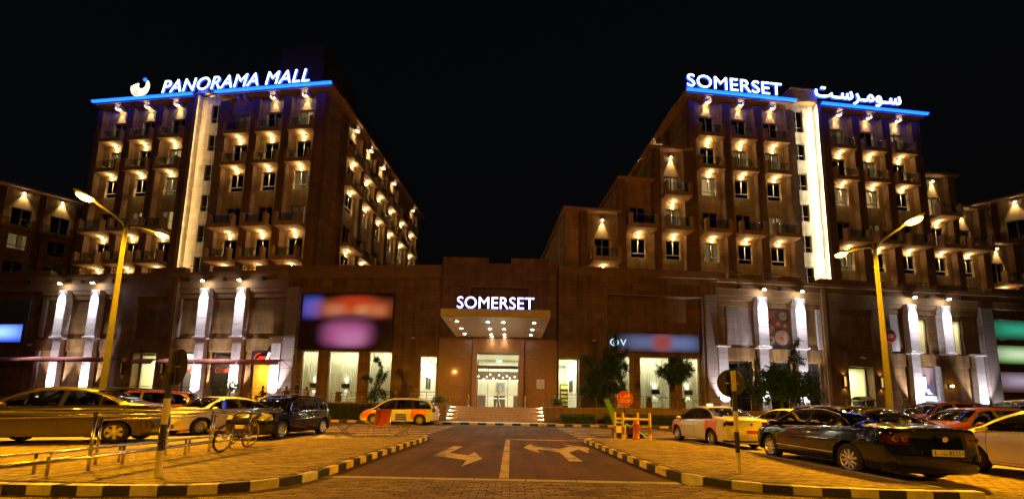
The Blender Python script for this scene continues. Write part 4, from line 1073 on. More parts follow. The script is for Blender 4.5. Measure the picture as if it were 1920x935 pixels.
area(lob, (-1.25, 4.6, 6.5), 420, (1.0, .95, .78), 4.5, 6.0)
dr = MB(); dr.box(DX0, DX1, .25, .40, 4.72, 5.02); dr.box(DX0, DX0 + .06, .28, .36, TZ, 6.1); dr.box(DX1 - .06, DX1, .28, .36, TZ, 6.1); dr.box(DX0 + .06, DX1 - .06, .28, .36, 6.04, 6.1)
for x in (-2.15, -1.25, -.35): dr.box(x - .02, x + .02, .30, .34, TZ, 4.72)
do = dr.build('door', M_STEEL, EN)
xs_ = (DX0 + .06, -2.17, -1.27, -.37, DX1 - .06)
for a, b_ in zip(xs_[:-1], xs_[1:]): MB().box(a + .03, b_ - .01, .315, .325, TZ + .02, 4.70).build('pane', M_CLEAR, do)
MB().box(DX0 + .06, DX1 - .06, .315, .325, 5.03, 6.03).build('pane', M_CLEAR, do)
for a, b_ in zip(xs_[:-1], xs_[1:]): MB().box(a + .05, b_ - .03, .300, .312, 2.35, 2.42).build('door_stripe', M_WHITE, do)
# lobby contents
b = MB(); b.box(-4.3, 1.8, 7.2, 7.3, 1.32, 4.1); b.build('reception_wall', M_CREAM, EN)
b = MB(); b.box(-4.4, 1.9, 5.6, 5.9, 4.15, 5.0); b.build('slatted_canopy', mottled('dark_walnut', (.10, .055, .03), 2, .2, .5, .05), EN)
PEND = MB().sphere((0, 0, 0), .075, 6).mesh('pendant_bulb', emis('pendant', (1, .9, .7), 9))
for k, (px, pz) in enumerate(((-3.4, 4.35), (-2.9, 4.1), (-2.6, 4.4), (-2.2, 4.55), (-1.9, 4.2), (-1.5, 4.1), (-1.3, 4.5), (-.9, 4.3), (-.5, 4.5), (-.2, 4.2), (.3, 4.4), (.6, 4.05))): 
    put('pendant_bulb', PEND, EN, (px, 4.4 + (k % 3) * .5, pz))
for x in (-3.9, -1.9, .1):
    b = MB(); b.cbox(x + .1, x + 1.25, 4.6, 5.3, TZ, 2.45, .02); b.build('reception_desk', mottled('desk_brown', (.16, .09, .045), 2, .2, .4, .05), EN)
b = MB(); b.cbox(-2.05, -.45, 2.6, 3.3, 2.05, 2.12, .02); b.tube([(-1.25, 2.95, TZ), (-1.25, 2.95, 2.05)], [.25, .08], 10); b.build('flower_table', M_STEEL, EN)
v = MB(); v.lathe([(.05, 2.12), (.13, 2.3), (.07, 2.5), (.09, 2.6)], 10, (-1.25, 2.95, 0)); v.build('vase', M_WHITE, EN)
v = MB()
for k in range(40):
    a = random.uniform(0, 6.28); rr_ = random.uniform(.02, .32); z = 2.65 + random.uniform(0, .55); v.sphere((-1.25 + rr_ * math.cos(a), 2.95 + rr_ * math.sin(a), z), random.uniform(.03, .06), 4)
v.build('flowers', mottled('flower_mix', (.6, .3, .35), 12, .4, .8, .1), EN)
b = MB(); b.box(-1.75, -.75, 7.12, 7.19, 2.9, 4.0); b.build('picture_frame', mottled('gilt', (.55, .45, .18), 3, .2, .5, .05), EN)
b = MB(); b.box(-1.62, -.88, 7.08, 7.119, 3.03, 3.87); po_ = b.build('portrait_canvas', mottled('canvas_blue', (.22, .30, .42), 2, .3, .6, .02), EN)
b = MB(); b.prism_y([(-1.5, 3.03), (-1.0, 3.03), (-1.08, 3.35), (-1.18, 3.42), (-1.32, 3.42), (-1.42, 3.35)], 7.06, 7.079); b.lathe([(.001, 0), (.09, 0), (.09, .015), (.001, .015)], 12, (-1.25, 7.06, 3.54), 'y'); b.build('painted_figure', principled('robe_white', (.6, .55, .5), .7), po_)
MB().box(-1.5, -1.0, 2.4, 2.5, 5.6, 5.78).build('exit_sign', MATS['exit_green'], EN)
MB().box(2.25, 2.92, -.06, -.031, 3.0, 3.8).build('wall_plaque', M_WHITE, EN)
for k in range(4): MB().box(2.32, 2.85, -.064, -.0605, 3.12 + k * .16, 3.16 + k * .16).build('plaque_line', M_METAL, EN)
for x in (-3.75, 1.2): MB().tube([(x, -.75, TZ), (x, -.75, TZ + 1.0)], .09, 12).build('bollard', M_STEEL, EN)
o = MB().box(-5.25, -5.05, -.09, -.031, 4.3, 4.42).build('wall_light', emis('bulkhead', (1, .62, .18), 14), EN); point(o, (-5.15, -.2, 4.36), 6, (1, .62, .2), .06)
for x in (-3.62, 1.12): MB().tube([(x, -.04, TZ), (x, -.04, 7.4)], .035, 6).build('downpipe', M_STEEL, EN)

# ------------------------------------------------------------------ entrance canopy
CN = empty('entrance_canopy', (0, 33, 0)); tag(CN, 'flat metal entrance canopy with downlights hung on two cables', 'canopy')
CX0, CX1, CY0, CY1, CZ = -5.05, 2.6, -8.0, .02, 7.48
M_ALU = mottled('champagne_panel', (.72, .62, .54), 1.2, .10, .38, .03, 30)
b = MB(); b.box(CX0 + .06, CX1 - .06, CY0 + .06, -.46, CZ + .03, 7.98); b.build('deck', M_ALU, CN)
nx, ny = 7, 4; pw, pd = (CX1 - CX0) / nx, (-.46 - CY0) / ny
pm = MB().cbox(.006, pw - .006, .006, pd - .006, 0, .028, .006).mesh('soffit_panel', M_ALU)
for i in range(nx):
    for j in range(ny): put('soffit_panel', pm, CN, (CX0 + i * pw, CY0 + j * pd, CZ))
pf = MB().cbox(.006, pw - .006, 0, .055, .0, .52, .006).mesh('fascia_panel', M_ALU)
for i in range(nx): put('fascia_panel', pf, CN, (CX0 + i * pw, CY0, CZ + .03))
for x in (CX0, CX1 - .055): MB().box(x, x + .055, CY0 + .06, -.46, CZ + .03, CZ + .55).build('fascia_panel', M_ALU, CN)
DL = MB().lathe([(.02, 0), (.10, 0), (.11, .012), (.02, .012)], 14).mesh('downlight', emis('downlight_disc', (1.0, .90, .72), 30.0))
for y in (-6.4, -4.0, -1.8):
    for x in (-4.12, -1.84, -.70, 1.58):
        d = put('downlight', DL, CN, (x, y, CZ - .014)); spot(d, (0, 0, -.02), 42, (1.0, .86, .62), 96, .7, (0, 0, -1), .07)
for x in (-1.84, -.70):
    d = put('downlight', DL, CN, (x, -.75, CZ - .014)); spot(d, (0, 0, -.02), 40, (1.0, .86, .62), 96, .7, (0, 0, -1), .07)
for x in (-4.55, 2.05): MB().tube([(x, .02, 12.9), (x * 1.03, -5.0, 8.0)], .025, 6).build('cable', M_STEEL, CN)
# ================================================================== street lamps
M_POLE = mottled('lamp_post_paint', (.032, .032, .036), 2, .3, .9, .1, spec=.05)
def street_lamp(loc, h, label, gain=1.0):
    S = empty('street_lamp', loc); tag(S, label, 'street lamp', 'double-headed sodium street lamps')
    MB().tube([(0, 0, 0), (0, 0, .5), (0, 0, .52), (0, 0, h)], [.14, .13, .10, .055], 14).build('pole', M_POLE, S, smooth=True)
    MB().cbox(-.2, .2, -.2, .2, -.02, .04, .01).build('base_plate', M_METAL, S)
    for d in (-1, 1):
        MB().tube([(0, 0, h - .25), (0, d * .12, h - .08), (0, d * .5, h + .06), (0, d * 1.02, h + .16)], [.05, .045, .04, .035], 8).build('arm', M_POLE, S, smooth=True)
        hd = MB(); n = 10
        # cobra head: flattened tapered shell
        secs = [(.92, .04, .03), (1.05, .09, .06), (1.25, .15, .09), (1.48, .16, .085), (1.62, .11, .05), (1.68, .04, .02)]
        for (y, rx, rz_) in secs:
            for k in range(n):
                a = 2 * math.pi * k / n; zz = math.sin(a) * rz_; hd.v.append((rx * math.cos(a), d * y, h + .17 + (y - 1) * .17 + (zz if zz > 0 else zz * .45)))
        for i in range(len(secs) - 1):
            for k in range(n): k2 = (k + 1) % n; hd.f.append((i * n + k, i * n + k2, (i + 1) * n + k2, (i + 1) * n + k))
        hd.f.append(tuple(range(n))); hd.f.append(tuple((len(secs) - 1) * n + k for k in range(n)))
        ho = hd.build('lamp_head', M_POLE, S, smooth=True)
        le = MB(); le.lathe([(.02, -.13), (.09, -.115), (.15, -.04), (.155, .0)], 16); le.v = [(x, y * 1.55 + d * 1.36, z + h + .19) for x, y, z in le.v]; le.build('lamp_lens', M_SODBULB, ho, smooth=True)
        spot(ho, (0, d * 1.36, h + .03), gain * (3700.0 if d < 0 else 2800.0), SODIUM, 164, .35, (0, d * .16, -1), .12)
        point(ho, (0, d * 1.36, h - .02), gain * 290.0, SODIUM, .14)
street_lamp((-14.40, 13.0, 0), 7.83, 'tall double-headed sodium street lamp behind the tan sedan')
street_lamp((13.33, 13.0, 0), 7.56, 'tall double-headed sodium street lamp behind the dark blue sedan')
street_lamp((-13.6, -11.0, 0), 7.7, 'double-headed sodium street lamp of the same row, behind the viewer on the left', .7)
street_lamp((13.6, -11.0, 0), 7.7, 'double-headed sodium street lamp of the same row, behind the viewer on the right', .7)

# ================================================================== signs
def rot_pt(loc, a, p): return Matrix.Rotation(a, 3, 'Z') @ Vector(p) + Vector(loc)
LO, LA = (-19.956, 36.5, 0), R(-6.2); RO, RA = (18.482, 36.5, 0), R(5.3)
def sign_letters(name, label, origin, ang, off, body, x0, x1, z0, z1, shear=0.0, offset=-.004, depth=.16, front=M_SIGNWHITE, spacing=1.0, back=True):
    """letters stand on a rail: white face, blue glowing return behind"""
    S = empty(name, rot_pt(origin, ang, (0, off, 0)), ang); tag(S, label, 'sign')
    for o in letters(S, body, x0, x1, 0, z0, z1, front, .05, offset, shear, 'letter', spacing=spacing): pass
    if back:
        for o in letters(S, body, x0 - .015, x1 + .015, depth * .6, z0 - .02, z1 + .02, M_BLUEHALO, depth, offset + .002, shear, 'letter_return', spacing=spacing): pass
        b = MB(); b.box(x0, x1, depth * 1.2, depth * 1.2 + .04, z0 + .08, z0 + .16); b.box(x0, x1, depth * 1.2, depth * 1.2 + .04, z1 - .3, z1 - .22); b.build('support_rail', M_METAL, S)
    return S
FZ = 35.40
sign_letters('mall_sign', 'white glowing slanted PANORAMA MALL roof sign on blue line', LO, LA, -1.0, 'PANORAMA MALL', -19.95, -2.25, FZ + .10, FZ + 1.62, shear=.20, spacing=1.04)
S = empty('crescent_logo', rot_pt(LO, LA, (-22.9, -1.0, FZ + 1.10)), LA); tag(S, 'glowing crescent of curved bands left of the PANORAMA lettering', 'sign')
def crescent(r0, c0, r1, c1, a0, a1, y, mat, nm):
    b = MB(); n = 28
    for i in range(n + 1):
        a = a0 + (a1 - a0) * i / n
        b.v += [(c0[0] + r0 * math.cos(a), y, c0[1] + r0 * math.sin(a)), (c1[0] + r1 * math.cos(a), y, c1[1] + r1 * math.sin(a)), (c0[0] + r0 * math.cos(a), y + .08, c0[1] + r0 * math.sin(a)), (c1[0] + r1 * math.cos(a), y + .08, c1[1] + r1 * math.sin(a))]
    for i in range(n):
        k = 4 * i; b.f += [(k, k + 4, k + 5, k + 1), (k, k + 2, k + 6, k + 4), (k + 1, k + 5, k + 7, k + 3)]
    return b.build(nm, mat, S)
M_LOGO = emis('logo_warm_white', (1.0, .84, .52), .75)
for k in range(4):
    ro = 1.18 - k * .17; cx, cz = .05 + k * .075, -.02 + k * .085
    crescent(ro, (cx, cz), ro - .125 - .02 * k, (cx + .02, cz + .035), R(168 - 4 * k), R(168 - 4 * k + 232), 0, M_LOGO, 'crescent_band')
for k in range(3):
    crescent(.50 + k * .16, (.02, .62 - k * .03), .43 + k * .16, (.02, .62 - k * .03), R(8), R(52 - k * 4), -.01, emis('logo_blue', (.03, .14, 1.0), 1.2), 'blue_band')
sign_letters('hotel_sign', 'white glowing SOMERSET roof sign on the right tower', RO, RA, -1.0, 'SOMERSET', -.5, 10.35, FZ + .12, FZ + 1.58, spacing=1.02, offset=-.004)
sign_letters('arabic_hotel_sign', 'white glowing Arabic roof sign on the right tower', RO, RA, -1.0, '\ufe96\u0640\ufeb3\ufeae\u0640\ufee3\ufeee\u0640\ufeb3', 14.3, 24.85, FZ - .05, FZ + 1.75, offset=.012)
sign_letters('entrance_sign', 'white glowing SOMERSET sign above the entrance canopy', (0, 33, 0), 0, -7.9, 'SOMERSET', -3.92, 1.46, 8.10, 8.93, spacing=1.02, offset=-.004, depth=.10)

# defocused backlit sign boards: colour fields inside the board's own surface
def field_board(name, label, origin, ang, off, x0, x1, z0, z1, blobs, base, strength, cat='sign', frame=True, dark=None):
    S = empty(name, rot_pt(origin, ang, (0, off, 0)), ang); tag(S, label, cat)
    mt = bpy.data.materials.new(name + '_face'); mt.use_nodes = True; nt = mt.node_tree; nt.nodes.clear()
    co = coords(nt, 'Object'); sep = nt.nodes.new('ShaderNodeSeparateXYZ'); nt.links.new(co, sep.inputs[0]); cur = base
    def math_(op, a, b=None, c=None):
        n = nt.nodes.new('ShaderNodeMath'); n.operation = op
        for i, v in enumerate((a, b, c)):
            if v is None: continue
            if isinstance(v, (int, float)): n.inputs[i].default_value = v
            else: nt.links.new(v, n.inputs[i])
        return n.outputs[0]
    for (cx, cz, hx, hz, soft, col) in blobs:
        dx = math_('POWER', math_('ABSOLUTE', math_('DIVIDE', math_('SUBTRACT', sep.outputs[0], cx), hx)), 3.0); dz = math_('POWER', math_('ABSOLUTE', math_('DIVIDE', math_('SUBTRACT', sep.outputs[2], cz), hz)), 3.0)
        d = math_('MULTIPLY', math_('SUBTRACT', math_('POWER', math_('ADD', dx, dz), .3333), 1.0), min(hx, hz)); mr = nt.nodes.new('ShaderNodeMapRange'); mr.interpolation_type = 'SMOOTHSTEP'
        mr.inputs[1].default_value = -soft * .9; mr.inputs[2].default_value = soft * .75; mr.inputs[3].default_value = 1; mr.inputs[4].default_value = 0; nt.links.new(d, mr.inputs[0])
        x = nt.nodes.new('ShaderNodeMix'); x.data_type = 'RGBA'; nt.links.new(mr.outputs[0], x.inputs[0])
        if isinstance(cur, tuple): x.inputs[6].default_value = (*cur, 1)
        else: nt.links.new(cur, x.inputs[6])
        x.inputs[7].default_value = (*col, 1); cur = x.outputs[2]
    e = nt.nodes.new('ShaderNodeEmission'); e.inputs[1].default_value = strength
    if isinstance(cur, tuple): e.inputs[0].default_value = (*cur, 1)
    else: nt.links.new(cur, e.inputs[0])
    gl = nt.nodes.new('ShaderNodeBsdfGlossy'); gl.inputs['Roughness'].default_value = .35; gl.inputs['Color'].default_value = (.05, .05, .05, 1); ad = nt.nodes.new('ShaderNodeAddShader'); nt.links.new(e.outputs[0], ad.inputs[0]); nt.links.new(gl.outputs[0], ad.inputs[1])
    o = nt.nodes.new('ShaderNodeOutputMaterial'); nt.links.new(ad.outputs[0], o.inputs[0])
    MB().box(x0, x1, -.12, -.06, z0, z1).build('sign_face', mt, S)
    f = MB(); t = .08; f.box(x0 - t, x1 + t, -.16, -.003, z1, z1 + t); f.box(x0 - t, x1 + t, -.16, -.003, z0 - t, z0); f.box(x0 - t, x0, -.16, -.003, z0, z1); f.box(x1, x1 + t, -.16, -.003, z0, z1); f.build('sign_frame', M_DARKFRAME if dark is None else dark, S)
    return S
ILO, ILA = (-6.671, 33.2, 0), R(-3.4); IRO, IRA = (4.069, 33.2, 0), R(3.0)
field_board('red_pink_sign', 'large dark red sign board with hazy blue, orange and pink glow', ILO, ILA, -.02, -13.15, -4.45, 6.3, 11.55,
            [(-12.25, 10.3, 1.0, .95, .75, (.06, .12, .75)), (-8.2, 10.15, 3.3, .8, .8, (.75, .14, .035)), (-8.0, 10.75, 1.5, .55, .6, (.75, .06, .012)), (-10.0, 10.0, .9, .5, .5, (.75, .24, .12)), (-7.3, 10.0, .7, .5, .5, (.85, .30, .12)), (-5.9, 9.95, .8, .5, .5, (.80, .22, .08)), (-8.3, 9.35, 1.6, .2, .35, (.12, .05, .12)), (-8.7, 7.75, 2.2, 1.15, .75, (.62, .14, .36)), (-8.3, 7.35, 1.2, .7, .6, (.72, .26, .50))], (.012, .0012, .0012), .26)
field_board('blue_red_sign', 'hazy pale blue sign band with a red middle above three windows', IRO, IRA, -.02, 4.75, 13.3, 6.6, 8.3,
            [(8.2, 7.45, 2.0, .66, .62, (.15, .17, .34)), (11.5, 7.45, 1.75, .66, .62, (.17, .21, .44)), (9.8, 7.5, .85, .78, .75, (.42, .07, .05))], (.012, .0055, .0012), .30, dark=M_POD)
S = empty('round_logo_letters', rot_pt(IRO, IRA, (0, -.16, 0)), IRA); tag(S, 'small glowing letters O and V beside the hazy blue sign', 'sign')
ring = MB(); n = 24
for i in range(n):
    a = 2 * math.pi * i / n; c, s_ = math.cos(a), math.sin(a); ring.v += [(5.28 + .42 * c, -.05, 7.38 + .36 * s_), (5.28 + .30 * c, -.05, 7.38 + .25 * s_)]
for i in range(n): j = (i + 1) % n; ring.f.append((2 * i, 2 * j, 2 * j + 1, 2 * i + 1))
ring.build('ring', emis('small_sign_blue', (.45, .70, 1.0), .6), S)
letters(S, 'O', 5.17, 5.40, -.03, 7.22, 7.55, MATS['small_sign_blue'], .05); letters(S, 'V', 5.85, 6.4, -.03, 7.1, 7.68, MATS['small_sign_blue'], .05)
field_board('blue_lit_sign', 'glowing white and blue sign at the left picture edge', LO, LA, -2.62, -34.0, -29.9, 6.9, 8.75, [(-33, 7.95, 2.4, .6, .7, (.30, .55, .95))], (.02, .05, .45), .7)
b = MB(); b.box(-34.0, -29.6, -2.72, -2.603, 9.2, 11.2); S = empty('unlit_sign_board', rot_pt(LO, LA, (0, 0, 0)), LA); tag(S, 'unlit grey sign board above the blue sign', 'sign'); o = b.build('panel_face', mottled('grey_panel', (.10, .10, .14), 1, .2, .4, .03), S)
field_board('green_sign', 'hazy teal green sign board, upmost of the three', RO, RA, -2.62, 29.95, 36, 9.1, 11.05, [(33.1, 10.1, 2.6, .6, .8, (.03, .36, .20))], (.010, .03, .018), .42, dark=M_WHITE)
field_board('pale_green_sign', 'hazy whitish green sign board, middle one of the three', RO, RA, -2.62, 29.95, 36, 6.55, 8.45, [(33.1, 7.5, 2.9, .75, .6, (.10, .30, .02)), (33.1, 7.55, 2.6, .5, .7, (.62, .72, .50))], (.02, .05, .005), .45)
field_board('lilac_sign', 'hazy lilac sign board, lowest of the three', RO, RA, -2.62, 29.9, 36, 3.7, 5.75, [(32.6, 4.85, 2.0, .55, .8, (.34, .27, .36))], (.045, .017, .012), .5)
# cafe script sign
S = empty('cafe_sign', rot_pt(LO, LA, (0, -2.76, 0)), LA); tag(S, 'black board with red neon Cannelle script above the cafe', 'sign')
MB().box(-4.1, -1.95, -.10, -.02, 5.05, 6.0).build('board', M_BLACK, S)
M_NEON = emis('red_neon', (1.0, .05, .012), .6)
def script(parent, pts, w, mat, y, name='script_stroke'):
    return MB().tube([(x, y, z) for x, z in pts], w, 5).build(name, mat, parent)
script(S, [(-3.28, 5.78), (-3.2, 5.86), (-3.35, 5.84), (-3.62, 5.6), (-3.75, 5.35), (-3.68, 5.22), (-3.5, 5.24), (-3.3, 5.38)], .045, M_NEON, -.16)
letters(S, 'annelle', -3.35, -2.02, -.14, 5.22, 5.72, M_NEON, .06, offset=.012, shear=.35)
script(S, [(-2.52, 5.18), (-2.28, 5.9)], .05, M_SIGNWHITE, -.18, 'fork_mark'); script(S, [(-2.40, 5.18), (-2.18, 5.86)], .04, M_SIGNWHITE, -.18, 'fork_mark')
for (x0, x1, z, lab) in ((-11.2, -10.0, 3.9, 'red Cannelle script lettered on the grey shop window'), (-7.9, -6.4, 4.0, 'faint red Cannelle script lettered on the dark cafe window')):
    S = empty('window_lettering', rot_pt(LO, LA, (0, -2.55, 0)), LA); tag(S, lab, 'lettering'); letters(S, 'Cannelle', x0, x1, -.05, z, z + .55, principled('dull_red', (.45, .06, .03), .6, emit=(1, .08, .02), estr=.12), .02, shear=.35)
# boot shop sign
S = empty('boot_shop_sign', rot_pt(RO, RA, (0, -2.76, 0)), RA); tag(S, 'blue-white lit boot emblem and lettering on the lower wall', 'sign')
M_ICE = emis('ice_blue', (.62, .80, 1.0), 1.1); M_DEEP = emis('deep_blue', (.01, .05, .5), .7)
MB().box(20.95, 22.7, -.06, -.003, TZ + .1, 5.95).build('board', mottled('taupe_board', (.30, .20, .20), 1, .1, .6, .02), S)
MB().prism_y([(21.35, 3.65), (21.6, 3.55), (21.62, 4.95), (21.40, 5.0)], -.14, -.08).build('emblem_bar', M_ICE, S)
MB().prism_y([(21.66, 4.9), (21.72, 4.2), (22.2, 3.35), (21.98, 3.35), (21.64, 3.9)], -.14, -.08).build('emblem_blade', M_DEEP, S)
MB().prism_y([(21.58, 3.54), (21.75, 3.85), (22.0, 3.42), (22.22, 3.30), (21.7, 3.28)], -.16, -.141).build('emblem_foot', M_ICE, S)
letters(S, 'BECKWELL', 20.98, 22.66, -.11, 2.66, 3.12, M_ICE, .06, offset=.02)
sp_ = S; point(S, (21.8, -.6, 3.6), 6, (.35, .5, 1.0), .2)
# round restaurant sign and food poster
S = empty('round_sign', rot_pt(RO, RA, (17.95, -3.05, 8.85)), RA); tag(S, 'dark red round sign half hidden by the lamp post', 'sign')
MB().lathe([(.02, -.06), (.62, -.06), (.66, -.03), (.66, .02), (.02, .02)], 28, (0, 0, 0), 'y').build('disc', mottled('sign_red', (.40, .03, .03), 2, .1, .5, .03), S)
letters(S, 'ESS', -.28, .42, -.09, -.18, .2, principled('sign_cream', (.6, .4, .35), .6), .03)
S = empty('food_poster', rot_pt(RO, RA, (5.25, -2.76, 7.27)), RA); tag(S, 'large dark poster showing plates of food between two lit columns', 'poster')
MB().box(0, 2.35, -.05, -.003, 0, 3.75).build('poster_sheet', mottled('poster_brown', (.10, .05, .025), 2.5, .8, .4, .02), S)
random.seed(5)
for (x, z, r, col) in ((.5, 3.2, .45, (.35, .13, .05)), (1.85, 3.15, .42, (.45, .33, .2)), (1.25, 2.45, .52, (.26, .10, .05)), (2.0, 2.2, .32, (.3, .08, .05)), (.42, 1.9, .45, (.40, .16, .05)), (1.6, 1.05, .72, (.50, .34, .24)), (.38, .75, .46, (.34, .22, .14))):
    q = MB(); pts = []
    n = 22
    for i in range(n):
        a = 2 * math.pi * i / n; pts.append((min(2.34, max(.01, x + r * math.cos(a))), z + r * math.sin(a)))
    zz = -.054 - .002 * random.random(); q.prism_y(pts, zz - .004, zz + .003); pl = q.build('printed_plate', mottled('plate_%02d' % int(x * 10 + z * 100), (col[0] * .55, col[1] * .5, col[2] * .42), 6, .4, .5, .02), S)
    for k in range(5):
        a = random.uniform(0, 6.28); rr_ = r * random.uniform(.05, .5); cx, cz = x + rr_ * math.cos(a), z + rr_ * math.sin(a); w = r * random.uniform(.12, .3)
        pts = [(min(2.34, max(.01, cx + w * math.cos(i * .7) * random.uniform(.7, 1.2))), cz + w * math.sin(i * .7) * random.uniform(.7, 1.2)) for i in range(9)]
        q = MB(); q.prism_y(pts, zz - .007 - k * .0006, zz - .0045 - k * .0004); q.build('printed_food', random.choice([principled('food_red', (.4, .06, .02), .6), principled('food_green', (.06, .12, .02), .6), principled('food_dark', (.07, .03, .02), .6), principled('food_tan', (.4, .22, .09), .6)]), pl)
MB().box(0, 2.35, -.058, -.0505, 0, .35).build('caption_band', M_BLACK, S)
# ================================================================== cars
M_CARGLASS = glass('car_glass', (.34, .36, .35), 1.55, .015)
M_TYRE = mottled('tyre_rubber', (.018, .017, .016), 6, .3, .85, .2)
M_ALLOY = principled('wheel_alloy', (.62, .60, .57), .28, .9)
M_CHROME = principled('chrome', (.80, .79, .77), .10, 1.0)
M_TRIM = principled('black_trim', (.012, .012, .012), .4)
M_SEAT = mottled('car_seat_cloth', (.07, .065, .06), 6, .3, .9, .2)
M_TAIL = principled('tail_light_red', (.075, .003, .004), .12, coat=1.0)
M_TAILCLEAR = principled('lamp_clear', (.30, .20, .16), .2, .2, coat=1.0)
M_HEAD = principled('head_light', (.75, .74, .70), .10, .5, coat=1.0)
M_REDPLATE = principled('red_number_plate', (.50, .03, .02), .5); M_WPLATE = principled('white_number_plate', (.75, .74, .70), .5)
def pchip(pts):
    xs = [p[0] for p in pts]; ys = [p[1] for p in pts]; n = len(xs)
    h = [xs[i + 1] - xs[i] for i in range(n - 1)]; d = [(ys[i + 1] - ys[i]) / h[i] for i in range(n - 1)]
    m_ = [d[0]] + [0 if d[i - 1] * d[i] <= 0 else 2 * d[i - 1] * d[i] / (d[i - 1] + d[i]) for i in range(1, n - 1)] + [d[-1]]
    def f(x):
        if x <= xs[0]: return ys[0]
        if x >= xs[-1]: return ys[-1]
        i = 0
        while xs[i + 1] < x: i += 1
        t = (x - xs[i]) / h[i]; t2, t3 = t * t, t ** 3
        return (2 * t3 - 3 * t2 + 1) * ys[i] + (t3 - 2 * t2 + t) * h[i] * m_[i] + (-2 * t3 + 3 * t2) * ys[i + 1] + (t3 - t2) * h[i] * m_[i + 1]
    return f
def wheel_meshes(r, w, spokes, style='spoke', hubcol=None):
    t = MB(); t.lathe([(r * .66, -w / 2 + .01), (r * .80, -w / 2), (r * .95, -w / 2 + .015), (r, -w / 2 + .05), (r, w / 2 - .05), (r * .95, w / 2 - .015), (r * .80, w / 2), (r * .66, w / 2 - .01)], 28, (0, 0, 0), 'y', False)
    tm = t.mesh('tyre', M_TYRE, True); smooth_by_angle(tm, 50)
    a = MB(); y = w / 2
    # outer ring
    n = 28
    for (r0, r1, y0, y1) in ((r * .665, r * .60, y - .005, y - .02), (r * .60, r * .58, y - .02, y - .10)):
        b = len(a.v)
        for i in range(n):
            q = 2 * math.pi * i / n; a.v += [(r0 * math.cos(q), y0, r0 * math.sin(q)), (r1 * math.cos(q), y1, r1 * math.sin(q))]
        for i in range(n): j = (i + 1) % n; a.f.append((b + 2 * i, b + 2 * j, b + 2 * j + 1, b + 2 * i + 1))
    a.lathe([(.012, y - .012), (r * .17, y - .02), (r * .20, y - .05)], 14, (0, 0, 0), 'y')
    for k in range(spokes):
        q = 2 * math.pi * k / spokes; c, s_ = math.cos(q), math.sin(q)
        wi, wo = (r * .085, r * .075) if spokes > 7 else (r * .13, r * .16)
        b = len(a.v)
        for (rr_, hw, yy) in ((r * .14, wi, y - .025), (r * .62, wo, y - .018)):
            for sg in (-1, 1):
                for dy in (0, -.04): a.v.append((rr_ * c - sg * hw * s_, yy + dy, rr_ * s_ + sg * hw * c))
        a.f += [(b, b + 2, b + 6, b + 4), (b, b + 4, b + 5, b + 1), (b + 2, b + 3, b + 7, b + 6)]
    am = a.mesh('rim', M_ALLOY)
    d = MB(); d.lathe([(.01, y - .10), (r * .60, y - .10), (r * .6, y - .12)], 20, (0, 0, 0), 'y')
    dm = d.mesh('brake_disc', principled('brake_dark', (.03, .028, .026), .6, .5))
    return tm, am, dm
WHEELS = {}
